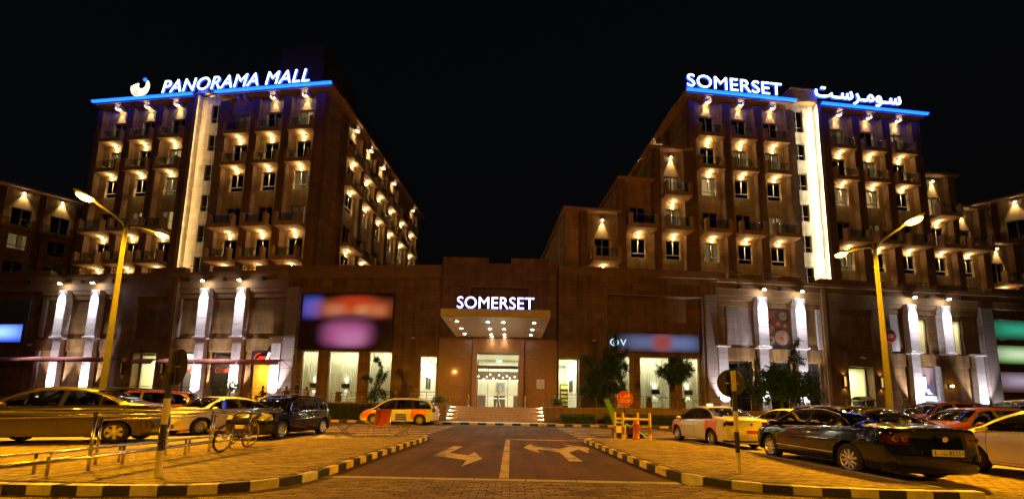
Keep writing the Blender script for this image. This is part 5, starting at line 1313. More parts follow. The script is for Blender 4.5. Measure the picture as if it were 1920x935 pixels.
def car(name, label, cat, loc, heading, S, col, glassm=M_CARGLASS, two=None, spokes=10, plate=None, group=None, tail='wide', detail=True, trimchrome=False, lic=None):
    """S: dict L, top, belt, wtop (side glass top curve), win (x0,x1), pillars, cowl, roof_f, roof_r, deck, w, axles, r, th"""
    C = empty(name, loc, R(heading)); tag(C, label, cat, group)
    L = S['L']; top, belt, wid = pchip(S['top']), pchip(S['belt']), pchip(S['w']); wt_ = pchip(S['wtop']); zs = S.get('sill', .24); zu = .20
    wx0, wx1 = S['win']; ef, er = pchip(S['nose']), pchip(S['tail']); x0, x1 = -L / 2, L / 2; th = S.get('th', .50)
    keys = {wx0, wx1, S['cowl'], S['roof_f'], S['roof_r'], S['deck']} | {v for p in S['pillars'] for v in p}
    n = int(L / .075); grid = [x0 + L * i / n for i in range(n + 1)]
    xs = sorted(keys | {g_ for g_ in grid if all(abs(g_ - k) > .03 for k in keys)})
    NS = 11
    def section(x):
        w, b, t = wid(x), belt(x), top(x); t = max(t, b + .012)
        inwin = wx0 <= x <= wx1
        wt = max(b + .006, min(wt_(x), t - .03)) if inwin else b + .30 * (t - b)
        gh = min(1, max(0, (t - b) / .40))
        pts = [(0, zu), (w * .82, zu)]
        for k in range(NS):
            f = k / (NS - 1); z = zs + (b - zs) * f
            y = w * (.955 + .045 * math.sin(min(1, f * 1.35) * math.pi / 2) - .045 * max(0, (f - .62) / .38) ** 1.6)
            if abs(f - .6) < .06: y += .004
            pts.append((y, z))
        y6 = pts[-1][0]; pts.append((y6 - .008, b + min(.012, .4 * (t - b))))
        y8 = y6 - .012 - th * (wt - b) * (1 if gh > .3 else .8); pts.append((y8, wt))
        z9 = wt + .62 * (t - wt); y9 = y8 - (.03 + .09 * (1 - gh)) * (1 if gh > .3 else 2.0) - .25 * (z9 - wt); pts.append((y9, z9))
        for f, dz in ((.78, .16), (.5, .055), (.25, .014)): pts.append((y9 * f, t - (t - z9) * dz))
        pts.append((0, t)); return pts
    secs = [section(x) for x in xs]; NP = len(secs[0])
    def ex(x, z):
        if x > x1 - .5: f = (x - (x1 - .5)) / .5; return x + ef(z) * f * f
        if x < x0 + .5: f = ((x0 + .5) - x) / .5; return x - er(z) * f * f
        return x
    def plan(x, y, w):   # round the corners in plan
        f = max(0, (abs(x) - (L / 2 - .45)) / .45); return x - math.copysign(1, x) * .10 * f * (y / max(w, .1)) ** 2
    bm = bmesh.new(); lay = bm.faces.layers.int.new('reg'); V = {}
    for i, x in enumerate(xs):
        w = wid(x)
        for j, (y, z) in enumerate(secs[i]):
            for sg in (1, -1):
                if y == 0 and sg < 0: V[(i, j, -1)] = V[(i, j, 1)]; continue
                xx = plan(ex(x, z), y, w); V[(i, j, sg)] = bm.verts.new((xx, sg * y, z))
    JB, JW0, JW1, JR = 2 + NS - 1, 2 + NS, 3 + NS, 4 + NS   # belt, window bottom, window top, rail
    BODY, SIDEG, FRONTG, REARG, UNDER = 0, 1, 2, 3, 4
    ax = S['axles']; r = S['r']; ra = r + .065
    for i in range(len(xs) - 1):
        xm = (xs[i] + xs[i + 1]) / 2
        for j in range(NP - 1):
            reg = BODY
            if j < 1: reg = UNDER
            elif j == JW0 and wx0 < xm < wx1 and not any(a < xm < b for a, b in S['pillars']): reg = SIDEG
            elif j >= JR and S['roof_f'] < xm < S['cowl']: reg = FRONTG
            elif j >= JR and S['deck'] < xm < S['roof_r']: reg = REARG
            for sg in (1, -1):
                q = [V[(i, j, sg)], V[(i + 1, j, sg)], V[(i + 1, j + 1, sg)], V[(i, j + 1, sg)]]
                q = list(dict.fromkeys(q))
                if len(q) < 3: continue
                try: f = bm.faces.new(q if sg < 0 else q[::-1])
                except ValueError: continue
                f[lay] = reg
    # end caps
    CAPF, CAPR = 5, 6; NC = 18
    for (i, x, cap, sgx) in ((0, xs[0], CAPR, -1), (len(xs) - 1, xs[-1], CAPF, 1)):
        G = {}
        for j in range(1, NP):
            y, z = secs[i][j]; w = wid(x)
            for k in range(NC + 1):
                t = -1 + 2 * k / NC
                if k == 0: G[(j, k)] = V[(i, j, -1)]
                elif k == NC: G[(j, k)] = V[(i, j, 1)]
                elif y == 0: G[(j, k)] = V[(i, j, 1)]
                else: G[(j, k)] = bm.verts.new((plan(ex(x, z), y, w) + sgx * .10 * (y / max(w, .1)) ** 2 * (1 - t * t), t * y, z))
        for j in range(1, NP - 1):
            for k in range(NC):
                q = list(dict.fromkeys([G[(j, k)], G[(j, k + 1)], G[(j + 1, k + 1)], G[(j + 1, k)]]))
                if len(q) < 3: continue
                try: f = bm.faces.new(q if sgx > 0 else q[::-1]); f[lay] = cap
                except ValueError: pass
    # wheel arches: cut and round the opening
    dele = []
    for f in bm.faces:
        if f[lay] not in (BODY, UNDER): continue
        c = f.calc_center_median()
        if abs(c.y) > .45 and c.z < belt(c.x) - .03 and any(math.hypot(c.x - a, c.z - r) < ra for a in ax): dele.append(f)
    ds = set(dele); edge = {v for f in dele for v in f.verts if any(g not in ds for g in v.link_faces)}
    bmesh.ops.delete(bm, geom=dele, context='FACES')
    for v in edge:
        if not v.is_valid or abs(v.co.y) < .5: continue
        a = min(ax, key=lambda a: abs(v.co.x - a)); d = Vector((v.co.x - a, 0, v.co.z - r)); 
        if d.length > 1e-4 and v.co.z > .24:
            d = d.normalized() * ra; v.co.x, v.co.z = a + d.x, max(zs - .02, r + d.z)
    bm.normal_update()
    def take(pred, off, nm, mat, parent=C, smooth=True, remove=False):
        mb = MB(); idx = {}; fs = [f for f in bm.faces if pred(f)]
        for f in fs:
            q = []
            for v in f.verts:
                if v not in idx: idx[v] = len(mb.v); mb.v.append(tuple(v.co + v.normal * off))
                q.append(idx[v])
            mb.f.append(tuple(q))
        if not mb.f: return None
        return mb.build(nm, mat, parent, smooth=smooth, fix=False)
    # parts
    gl = []
    for sg, nm in ((1, 'side_window'), (-1, 'side_window')):
        segs = sorted({wx0, wx1} | {v for p in S['pillars'] for v in p}); 
        for a, b in zip(segs[:-1], segs[1:]):
            if any(abs(a - p[0]) < 1e-6 for p in S['pillars']): continue
            take(lambda f: f[lay] == SIDEG and f.calc_center_median().y * sg > 0 and a - .001 < f.calc_center_median().x < b + .001, -.008, nm, glassm)
    take(lambda f: f[lay] == FRONTG, -.006, 'windscreen', glassm); take(lambda f: f[lay] == REARG, -.006, 'rear_window', glassm)
    cm = lambda f: f.calc_center_median()
    HL = S['hl']; TLr = S['tl']
    for sg in (1, -1):
        hl = lambda f, s=sg: (f[lay] == CAPF or (f[lay] == BODY and cm(f).x > x1 - HL[3])) and HL[0] < cm(f).z < HL[1] and cm(f).y * s > HL[2]
        take(hl, .006, 'headlight', M_HEAD)
        tl = lambda f, s=sg: (f[lay] == CAPR or (f[lay] == BODY and cm(f).x < x0 + TLr[3])) and TLr[0] < cm(f).z < TLr[1] and cm(f).y * s > TLr[2]
        o = take(tl, .006, 'tail_light', M_TAIL)
        if o and S.get('round_tail'):
            zc = (TLr[0] + TLr[1]) / 2; yr = section(x0)[JB - 2][0]
            for yy, rr_, mt_ in ((TLr[2] + .06, .048, M_TAILCLEAR), (TLr[2] + .19, .058, M_TAILCLEAR)):
                t = min(.98, yy / yr); xx = plan(ex(x0, zc), yr, wid(x0)) - .10 * (yr / wid(x0)) ** 2 * (1 - t * t)
                q = MB(); q.lathe([(rr_ * .35, -.016), (rr_ * .8, -.016), (rr_, -.008), (rr_, .01)], 18, (0, 0, 0), 'x'); oo_ = q.build('reversing_lens', mt_, o, (xx - .004, sg * yy, zc))
                q = MB(); q.lathe([(.004, -.02), (rr_ * .55, -.019), (rr_ * .6, -.012)], 14, (0, 0, 0), 'x'); q.build('lens_core', M_TAIL, o, (xx - .005, sg * yy, zc))
    take(lambda f: f[lay] == CAPF and S['gr'][0] < cm(f).z < S['gr'][1] and abs(cm(f).y) < S['gr'][2], .004, 'grille', M_TRIM)
    take(lambda f: f[lay] == CAPF and S['gr'][3] < cm(f).z < S['gr'][4] and abs(cm(f).y) < S['gr'][5], .004, 'lower_grille', M_TRIM)
    take(lambda f: f[lay] in (CAPR, BODY) and cm(f).x < x0 + .3 and cm(f).z < .34 and cm(f).z > .22, .003, 'rear_skirt', M_TRIM)
    # body
    dead = [f for f in bm.faces if f[lay] in (SIDEG, FRONTG, REARG)]
    bmesh.ops.delete(bm, geom=dead, context='FACES')
    me = bpy.data.meshes.new('body'); me.materials.append(col); me.materials.append(M_TRIM)
    if two: me.materials.append(two[0])
    for f in bm.faces:
        f.smooth = True; c = cm(f)
        if f[lay] == UNDER: f.material_index = 1
        elif two and two[1](c.x, c.y, c.z): f.material_index = 2
    bm.to_mesh(me); bm.free(); put('body', me, C)
    smooth_by_angle(me, 48)
    # window surround and pillars
    def side(x, z):
        i = min(range(len(xs) - 1), key=lambda i: abs((xs[i] + xs[i + 1]) / 2 - x)); s_ = section(x)
        for (ya, za), (yb, zb) in zip(s_[2:], s_[3:]):
            if za <= z <= zb + 1e-6 and zb > za: return ya + (yb - ya) * (z - za) / (zb - za)
        return s_[2][0]
    edge_x = [wx0 + (wx1 - wx0) * k / 26 for k in range(27)]
    for sg in (1, -1):
        lo = [(x, sg * (section(x)[JW0][0] + .004), section(x)[JW0][1]) for x in edge_x]; hi = [(x, sg * (section(x)[JW1][0] + .004), section(x)[JW1][1]) for x in edge_x]
        mb = MB(); mb.tube(lo, .011, 5); mb.tube(hi, .011, 5); mb.build('window_trim', M_CHROME if trimchrome else M_TRIM, C)
        for p in S['pillars']:
            mb = MB()
            for x in p: s_ = section(x); mb.tube([(x, sg * (s_[JW0][0] + .002), s_[JW0][1]), (x, sg * (s_[JW1][0] + .002), s_[JW1][1])], .012, 4)
            xm = (p[0] + p[1]) / 2; a_, b_ = section(p[0]), section(p[1])
            mb.quad((p[0], sg * (a_[JW0][0] + .004), a_[JW0][1]), (p[1], sg * (b_[JW0][0] + .004), b_[JW0][1]), (p[1], sg * (b_[JW1][0] + .004), b_[JW1][1]), (p[0], sg * (a_[JW1][0] + .004), a_[JW1][1]))
            mb.build('door_pillar', M_TRIM, C)
        if detail:
            # door seams, handles
            mb = MB()
            for x in S['doors']:
                zz = [zs + .05 + (belt(x) - zs - .05) * k / 8 for k in range(9)]
                pts = [(x + (.10 * max(0, (.45 - (z - zs))) if x == S['doors'][0] and S.get('rearcut', 1) else 0), sg * (side(x, z) + .0005), z) for z in zz]; mb.tube(pts, .0045, 4)
            xa, xb = S['doors'][0], S['doors'][-1]
            mb.tube([(xa + .05 + (xb - xa - .05) * k / 10, sg * (side(xa + (xb - xa) * k / 10, zs + .05) + .0005), zs + .05) for k in range(11)], .0045, 4)
            mb.build('door_seam', M_TRIM, C)
            for x in S['handles']:
                z = belt(x) - .10; mb = MB(); y = side(x, z); mb.tube([(x - .1, sg * (y + .005), z), (x - .08, sg * (y + .03), z), (x + .08, sg * (y + .03), z), (x + .1, sg * (y + .005), z)], .013, 6); mb.build('door_handle', M_CHROME if trimchrome else col, C)
            if S.get('strip'):
                mb = MB(); z = S['strip']; q = [S['doors'][0] + .15 + (S['doors'][-1] - S['doors'][0] - .15) * k / 12 for k in range(13)]
                mb.tube([(x, sg * (side(x, z) + .004), z) for x in q], .013, 5); mb.build('side_strip', M_CHROME, C)
        # mirror
        xm = S['mirror']; zb = belt(xm) + .07; y = side(xm, belt(xm)) 
        mb = MB(); n = 8
        for (dx, ry, rz_) in ((-.06, .10, .065), (-.02, .115, .078), (.05, .09, .06), (.09, .03, .02)):
            for k in range(n): a = 2 * math.pi * k / n; mb.v.append((xm + dx, sg * (y + .10 + ry * math.cos(a)), zb + rz_ * math.sin(a)))
        for i in range(3):
            for k in range(n): k2 = (k + 1) % n; mb.f.append((i * n + k, i * n + k2, (i + 1) * n + k2, (i + 1) * n + k))
        mb.f += [tuple(range(n)), tuple(3 * n + k for k in range(n))]; mb.box(xm - .03, xm + .04, *sorted((sg * (y - .06), sg * (y + .05))), zb - .05, zb - .015)
        mb.build('door_mirror', col, C, smooth=True)
    # wheel wells and wheels
    key = (r, spokes)
    if key not in WHEELS: WHEELS[key] = wheel_meshes(r, .21, spokes)
    tm, am, dm = WHEELS[key]
    for a in ax:
        for sg in (1, -1):
            w = wid(a) * .985
            wl = MB(); n = 14
            for k in range(n + 1):
                q = math.pi * k / n * 1.16 - .25; cx, cz = a + (ra + .004) * math.cos(q), max(zs - .03, r + (ra + .004) * math.sin(q)); wl.v += [(cx, sg * (w - .012), cz), (cx, sg * (w - .36), cz)]
            for k in range(n): wl.f.append((2 * k, 2 * k + 2, 2 * k + 3, 2 * k + 1))
            b = len(wl.v); wl.v += [(a - ra, sg * (w - .36), zu), (a + ra, sg * (w - .36), zu), (a + ra, sg * (w - .36), r + ra), (a - ra, sg * (w - .36), r + ra)]; wl.f.append((b, b + 1, b + 2, b + 3))
            wl.build('wheel_well', M_TRIM, C, fix=False)
            wo = empty('wheel'); wo.parent = C; wo.location = (a, sg * (w - .125), r); wo.rotation_euler = (0, random.uniform(0, 1), 0 if sg > 0 else math.pi)
            put('tyre', tm, wo); put('rim', am, wo); put('brake_disc', dm, wo)
    # interior
    it = MB(); fx, rx = S['seats']; hw = wid(0) - .24; bz = belt(0)
    it.box(S['deck'] + .15, S['cowl'] - .12, -hw, hw, .26, .36)
    it.box(S['cowl'] - .42, S['cowl'] - .1, -hw, hw, .6, bz - .01)
    for x, zt in ((fx, bz + .12), (rx, bz + .05)):
        for y in (-.36, .36):
            it.cbox(x - .1, x + .45, y - .25, y + .25, .36, .58, .04); it.cbox(x - .22, x - .06, y - .25, y + .25, .45, zt - .05, .05); it.cbox(x - .22, x - .10, y - .13, y + .13, zt - .02, zt + .20, .04)
    it.build('interior', M_SEAT, C)
    stw = MB(); n = 14; cx_, cz_ = fx + .62, bz - .02
    stw.tube([(cx_ + .06 * math.sin(2 * math.pi * k / n), .36 + .18 * math.cos(2 * math.pi * k / n), cz_ + .17 * math.sin(2 * math.pi * k / n)) for k in range(n + 1)], .015, 5); stw.build('steering_wheel', M_TRIM, C)
    # plates
    PWD = .26 if lic else .19
    px, pz = S['plate_r']; pl = MB().cbox(-.012, .012, -PWD, PWD, -.06, .06, .004).build('number_plate', plate or M_WPLATE, C, (x0 - er(pz) - .105, 0, pz))
    pf = MB().cbox(-.012, .012, -PWD, PWD, -.06, .06, .004).build('number_plate', plate or M_WPLATE, C, (x1 + ef(S['plate_f']) + .105, 0, S['plate_f']))
    if lic:
        o_ = empty('lettering'); o_.parent = C; o_.location = (x0 - er(pz) - .1185, 0, pz); o_.rotation_euler = (0, 0, R(-90))
        # reads from behind
        for (tx, a, b, c_, d_) in lic: letters(o_, tx, a, b, 0, c_, d_, M_BLACK, .003, name='plate_text', split=False)
    bx = MB(); bx.lathe([(.018, -.008), (.03, -.01), (.046, -.006), (.048, .004)], 16, (0, 0, 0), 'x'); bo = bx.build('badge', M_CHROME, C, (x0 - er(S['badge_r']) - .10, 0, S['badge_r'])); bo.rotation_euler = (0, R(8), R(180))
    bo = put('badge', bo.data, C, (x1 + ef(S['badge_f']) + .10, 0, S['badge_f']))
    return C, section, dict(x0=x0, x1=x1, er=er, ef=ef, belt=belt, side=side)
def sc(prof, k): return [(x, z * k) for x, z in prof]
def sedan(L=4.7, H=1.47, W=1.80, wb=2.70, r=.325, kz=None):
    k = H / 1.47; f = L / 4.77; fo = wb / 2 + .06
    X = lambda l: [(x * f, z * k) for x, z in l]
    return dict(L=L, top=X([(-2.385, .99), (-2.25, 1.045), (-1.72, 1.10), (-1.35, 1.24), (-.80, 1.405), (-.35, 1.462), (.15, 1.47), (.55, 1.425), (.95, 1.27), (1.42, 1.02), (1.65, .965), (2.05, .88), (2.27, .78), (2.385, .66)]),
                belt=X([(-2.385, .93), (-2.2, .985), (-1.6, .995), (-.6, .965), (.6, .925), (1.3, .895), (1.9, .82), (2.2, .72), (2.385, .60)]),
                wtop=X([(-1.52, 1.0), (-1.30, 1.14), (-.95, 1.28), (-.45, 1.365), (.1, 1.375), (.5, 1.325), (.90, 1.16), (1.28, .90)]), win=(-1.52 * f, 1.27 * f),
                pillars=[(-.22 * f, -.12 * f), (-1.06 * f, -1.02 * f)], cowl=1.42 * f, roof_f=.56 * f, roof_r=-.84 * f, deck=-1.70 * f,
                w=[(-L / 2, W / 2 * .80), (-L / 2 + .2, W / 2 * .92), (-L / 2 + .7, W / 2 * .985), (0, W / 2), (L / 2 - .8, W / 2 * .985), (L / 2 - .3, W / 2 * .90), (L / 2, W / 2 * .74)],
                nose=[(.2, -.10), (.32, .01), (.5, .03), (.62, .0), (.8, -.12), (1.0, -.2)], tail=[(.2, -.06), (.35, .02), (.56, .035), (.64, .01), (.9, -.01), (1.02, .0), (1.2, -.1)],
                axles=(-wb / 2 - .02, wb / 2 - .02 + .06), r=r, hl=(.60 * k, .76 * k, .38, .34), tl=(.77 * k, .93 * k, .48, .20), gr=(.58 * k, .70 * k, .42, .26, .42 * k, .62),
                doors=(-1.16 * f, -.17 * f, 1.02 * f), handles=(-.32 * f - .12, .55 * f - .42), mirror=1.02 * f, seats=(.10 * f, -.82 * f), plate_r=(0, .60 * k if k < 1.1 else .6 * k), plate_f=.44 * k, badge_r=.84 * k, badge_f=.64 * k)
def suv(L=4.6, H=1.72, W=1.84, wb=2.65, r=.36):
    k = H / 1.72; f = L / 4.6
    X = lambda l: [(x * f, z * k) for x, z in l]
    return dict(L=L, top=X([(-2.3, 1.10), (-2.24, 1.22), (-2.08, 1.48), (-1.9, 1.63), (-1.5, 1.69), (-.6, 1.72), (.1, 1.70), (.45, 1.63), (.8, 1.45), (1.22, 1.17), (1.45, 1.10), (1.9, 1.03), (2.18, .93), (2.3, .80)]),
                belt=X([(-2.3, 1.04), (-1.6, 1.08), (-.6, 1.06), (.6, 1.03), (1.2, 1.0), (1.8, .95), (2.15, .86), (2.3, .74)]),
                wtop=X([(-2.0, 1.09), (-1.86, 1.36), (-1.6, 1.54), (-.6, 1.60), (.1, 1.58), (.42, 1.52), (.75, 1.34), (1.12, 1.02)]), win=(-1.98 * f, 1.10 * f),
                pillars=[(-.22 * f, -.12 * f), (-1.16 * f, -1.06 * f)], cowl=1.22 * f, roof_f=.46 * f, roof_r=-1.93 * f, deck=-2.22 * f,
                w=[(-L / 2, W / 2 * .88), (-L / 2 + .2, W / 2 * .95), (-L / 2 + .6, W / 2 * .99), (0, W / 2), (L / 2 - .7, W / 2 * .985), (L / 2 - .25, W / 2 * .92), (L / 2, W / 2 * .80)],
                nose=[(.2, -.08), (.35, .01), (.55, .03), (.75, .0), (.95, -.08), (1.1, -.15)], tail=[(.2, -.06), (.35, .03), (.6, .04), (.7, .01), (1.0, .0), (1.3, -.03)],
                axles=(-wb / 2, wb / 2), r=r, hl=(.74 * k, .94 * k, .42, .34), tl=(.80 * k, 1.08 * k, .58, .24), gr=(.66 * k, .86 * k, .42, .34, .52 * k, .55),
                doors=(-1.12 * f, -.17 * f, .98 * f), handles=(-.42 * f, .45 * f), mirror=.92 * f, seats=(.15 * f, -.75 * f), plate_r=(0, .72 * k), plate_f=.50 * k, badge_r=.98 * k, badge_f=.78 * k)
def van(L=5.1, H=1.78, W=1.97, wb=3.03, r=.34):
    k = H / 1.78; f = L / 5.1
    X = lambda l: [(x * f, z * k) for x, z in l]
    return dict(L=L, top=X([(-2.55, 1.08), (-2.5, 1.2), (-2.32, 1.52), (-2.15, 1.68), (-1.6, 1.76), (-.4, 1.78), (.3, 1.75), (.75, 1.64), (1.15, 1.42), (1.62, 1.12), (1.85, 1.03), (2.2, .94), (2.42, .84), (2.55, .70)]),
                belt=X([(-2.55, 1.02), (-1.8, 1.06), (-.6, 1.02), (.6, .97), (1.5, .92), (2.05, .86), (2.4, .76), (2.55, .64)]),
                wtop=X([(-2.28, 1.06), (-2.14, 1.36), (-1.85, 1.58), (-.6, 1.65), (.3, 1.62), (.72, 1.52), (1.1, 1.30), (1.6, .92)]), win=(-2.26 * f, 1.56 * f),
                pillars=[(.02 * f, .12 * f), (-1.06 * f, -.96 * f)], cowl=1.62 * f, roof_f=.76 * f, roof_r=-2.2 * f, deck=-2.46 * f,
                w=[(-L / 2, W / 2 * .86), (-L / 2 + .2, W / 2 * .94), (-L / 2 + .7, W / 2 * .99), (0, W / 2), (L / 2 - .9, W / 2 * .975), (L / 2 - .3, W / 2 * .88), (L / 2, W / 2 * .72)],
                nose=[(.2, -.10), (.35, .01), (.5, .03), (.7, -.03), (.9, -.12), (1.1, -.2)], tail=[(.2, -.06), (.35, .04), (.6, .05), (.7, .01), (1.0, .0), (1.3, -.03)],
                axles=(-wb / 2 - .03, wb / 2 - .03), r=r, hl=(.66 * k, .84 * k, .46, .40), tl=(.86 * k, 1.16 * k, .60, .22), gr=(.60 * k, .72 * k, .40, .28, .46 * k, .6),
                doors=(-1.05 * f, .07 * f, 1.22 * f), handles=(-.05 * f, .35 * f), mirror=1.16 * f, seats=(.45 * f, -.6 * f), plate_r=(0, .74 * k), plate_f=.46 * k, badge_r=.98 * k, badge_f=.70 * k)
random.seed(3)
P_NAVY = paint('midnight_blue_paint', (.004, .006, .020), .14, .9, 0, .006); P_TAN = paint('tan_metallic_paint', (.050, .034, .024), .30, 1.0, .3, .04); P_WHITE = paint('white_car_paint', (.74, .72, .68), .28, 1.0, 0, .10)
P_CREAM = paint('cream_white_paint', (.72, .72, .70), .3, 1.0, 0, .12); P_ORANGE = paint('taxi_orange_paint', (.80, .20, .03), .3, 1.0, 0, .10); P_RED = paint('red_car_paint', (.075, .004, .006), .25, 1.0, .2, .08)
P_RED2 = paint('bright_red_paint', (.06, .004, .005), .3, 1.0, 0, .10); P_BLACK = paint('black_car_paint', (.006, .006, .007), .18, .7, 0, .012); P_BEIGE = paint('beige_suv_paint', (.22, .165, .11), .32, 1.0, .3, .15); P_DARK = paint('charcoal_paint', (.03, .028, .028), .25, 1.0, .3, .08)
s = sedan(4.77, 1.50, 1.83, 2.71, .335); s['strip'] = .44; s['tl'] = (.76, .92, .50, .20); s['round_tail'] = 1
car('dark_sedan', 'midnight blue sedan parked nearest on the right, number plate 85251', 'car', (8.24, 9.36, 0), 85, s, P_NAVY, spokes=10, trimchrome=True, lic=[('L', -.235, -.185, -.035, .04), ('85251', .0, .235, -.04, .045), ('DUBAI', -.13, -.03, -.035, -.01), ('\ufef2\ufe91\u062f', -.11, -.04, .005, .04)])
car('taxi', 'white and orange sedan taxi beside the black-white post', 'taxi', (8.15, 15.0, 0), 91, sedan(4.5, 1.50, 1.77, 2.6, .32), P_CREAM, two=(P_ORANGE, lambda x, y, z: z < 1.0 and (.95 < x < 1.9 or -1.75 < x < -.95) and z > .42), plate=M_REDPLATE, spokes=8)
car('white_sedan', 'white sedan facing us half hidden behind the taxi', 'car', (13.0, 16.9, 0), -92, sedan(4.5, 1.48, 1.76, 2.6, .32), P_WHITE)
car('white_sedan', 'white sedan cut by the right picture edge beside the dark blue sedan', 'car', (11.75, 7.55, 0), 86, sedan(4.6, 1.50, 1.8, 2.65, .325), P_WHITE)
car('tan_sedan', 'tan metallic sedan behind the steel ramp railing at the left edge', 'car', (-13.40, 11.35, 0), 204, sedan(4.45, 1.66, 1.82, 2.70, .33), P_TAN, spokes=6, trimchrome=True)
car('white_sedan', 'white sedan with a red number plate facing us between the red car and black hatchback', 'car', (-12.4, 15.95, 0), 254, sedan(4.45, 1.52, 1.72, 2.6, .32), P_WHITE, plate=M_REDPLATE, trimchrome=True)
car('red_hatchback', 'dark red hatchback parked behind the tan and white sedans', 'car', (-17.5, 17.6, 0), 205, suv(4.4, 1.78, 1.78, 2.6, .33), P_RED)
car('dark_suv', 'dark estate car with roof bars behind the tan sedan', 'car', (-21.8, 20.6, 0), 190, suv(4.7, 1.98, 1.85, 2.7, .36), P_DARK)
mini = suv(4.1, 1.62, 1.79, 2.59, .34); mini['gr'] = (.60, .78, .46, .32, .50, .55); mini['hl'] = (.70, .92, .46, .30)
car('black_hatchback', 'black compact hatchback with silver wheels beside the folding stool', 'car', (-8.92, 14.65, 0), 267, mini, P_BLACK, trimchrome=True, spokes=10)
car('taxi', 'white and orange minivan taxi parked at the far kerb', 'taxi', (-7.55, 25.35, 0), 180, van(), P_CREAM, two=(P_ORANGE, lambda x, y, z: z < 1.02 and z > .40 and (.95 < x < 2.45 or -1.98 < x < -.98)))
car('red_suv', 'red four-wheel drive seen over the dark blue sedan roof', 'car', (21.4, 18.6, 0), 178, suv(4.8, 1.98, 1.88, 2.8, .38), P_RED2)
car('red_hatchback', 'bright red hatchback in front of the red four-wheel drive', 'car', (17.2, 13.9, 0), 181, suv(4.2, 1.62, 1.75, 2.5, .33), P_RED2)
car('beige_suv', 'beige four-wheel drive with roof bars behind the white sedan', 'car', (20.6, 14.7, 0), 180, suv(4.9, 2.02, 1.9, 2.85, .38), P_BEIGE)
# taxi roof sign
tsx = MB(); tsx.cbox(-.06, .06, -.16, .16, 0, .09, .03); TX = tsx.build('taxi_roof_light', emis('taxi_light', (1, .72, .3), 1.2), None, (8.05, 15.0, 1.50)); tag(TX, 'small lit roof light on the white and orange sedan taxi', 'roof light')
# ================================================================== street furniture
def bent(p, r=.08):
    """round the corners of a polyline"""
    p = [Vector(q) for q in p]; out = [p[0]]
    for a, b, c in zip(p[:-2], p[1:-1], p[2:]):
        d1, d2 = (a - b), (c - b); k = min(r, d1.length * .4, d2.length * .4); s_, e = b + d1.normalized() * k, b + d2.normalized() * k
        for t in (0, .25, .5, .75, 1): out.append(s_ * (1 - t) ** 2 + b * 2 * t * (1 - t) + e * t * t)
    return out + [p[-1]]
def ramp_rail(label, x, y0, y1, posts, stubs, z0):
    S = empty('ramp_railing', (x, y0, 0)); tag(S, label, 'railing'); L = y1 - y0
    MB().tube(bent([(0, -1.6, z0 + .97), (0, L, z0 + .97), (0, L, z0 + .80)], .06), .026, 10).build('top_rail', M_STEEL, S, smooth=True)
    MB().tube([(0, posts[1] - y0, z0 + .885), (0, L, z0 + .885)], .020, 8).build('rail', M_STEEL, S, smooth=True)
    for y in posts: MB().tube([(0, y - y0, z0 - .12 if z0 > .05 else z0), (0, y - y0, z0 + .95)], .024, 10).build('post', M_STEEL, S, smooth=True)
    for k, (z, ya) in enumerate(((.34, stubs[0]), (.21, stubs[0] + .12))):
        pts = bent([(.05, ya - y0, z0), (.05, ya - y0, z0 + z), (.05, L, z0 + z)], .07) if k == 0 else [(.05, ya - y0 - 1.6, z0 + z - .02), (.05, L, z0 + z)]
        MB().tube(pts, .021, 8).build('low_rail', M_STEEL, S, smooth=True)
    for y in stubs[1:]: MB().tube([(.05, y - y0, z0), (.05, y - y0, z0 + .34)], .022, 8).build('stub_post', M_STEEL, S, smooth=True)
ramp_rail('steel ramp handrail along the island, nearest of the two', -7.14, 5.75, 10.25, (5.1, 6.4, 7.62, 8.9, 10.2), (5.8, 6.9, 8.2, 9.5), .128)
ramp_rail('steel ramp handrail farther from us, beside the tan sedan', -8.35, 5.5, 10.6, (6.0, 7.6, 9.1, 10.5), (5.2, 6.6, 8.0, 9.7), 0.0)
M_BAND_W = mottled('post_white', (.70, .66, .56), 4, .2, .6, .1); M_BAND_K = mottled('post_black', (.02, .02, .02), 4, .2, .5, .1)
M_SIGNBACK = mottled('sign_back_grey', (.045, .035, .028), 3, .2, .6, .05)
def banded_post(label, loc, h, sign_dir, sign_z, lean=(0, 0), sr=.29, nb=5, topmat=None):
    P = empty('sign_post', loc); tag(P, label, 'sign post')
    for k in range(nb):
        z0, z1 = h * k / nb, h * (k + 1) / nb
        MB().tube([(lean[0] * z0, lean[1] * z0, z0), (lean[0] * z1, lean[1] * z1, z1 - .0015)], .043, 16).build('band', (topmat if topmat and k == nb - 1 else M_BAND_W) if k % 2 == 0 else M_BAND_K, P, smooth=False)
    cx, cy = lean[0] * sign_z, lean[1] * sign_z
    d = empty('disc'); d.parent = P
    dm = MB(); dm.lathe([(.01, .0), (sr, .0), (sr + .008, .006), (sr, .012), (.01, .012)], 36, (0, 0, 0), 'y'); o = dm.build('sign_disc', M_SIGNBACK, P, (cx, cy, sign_z), sign_dir); o.location = (cx + .085 * -math.sin(sign_dir), cy + .085 * math.cos(sign_dir), sign_z)
    bpy.data.objects.remove(d)
    b = MB(); b.box(-.14, .14, -.03, -.002, -.012, .012); b.box(-.05, .05, -.10, -.03, -.012, .012); b.build('bracket', M_STEEL, o)
    f = MB(); f.lathe([(.01, .0125), (sr - .01, .0125), (sr - .01, .015), (.01, .015)], 32, (0, 0, 0), 'y'); f.build('sign_face', principled('sign_blue_face', (.02, .08, .35), .4), o)
    return P
banded_post('black and white banded post with a round sign seen edge-on, by the ramp railing', (-5.50, 5.92, .115), 2.03, R(-27), 1.74, (0.0, 0), .29, 5, mottled('bare_post_grey', (.13, .11, .09), 4, .2, .6, .1))
banded_post('black and white banded post with the grey back of a round sign, beside the taxi', (4.42, 7.28, .115), 1.98, R(2), 1.74, (-.012, 0), .275, 5)
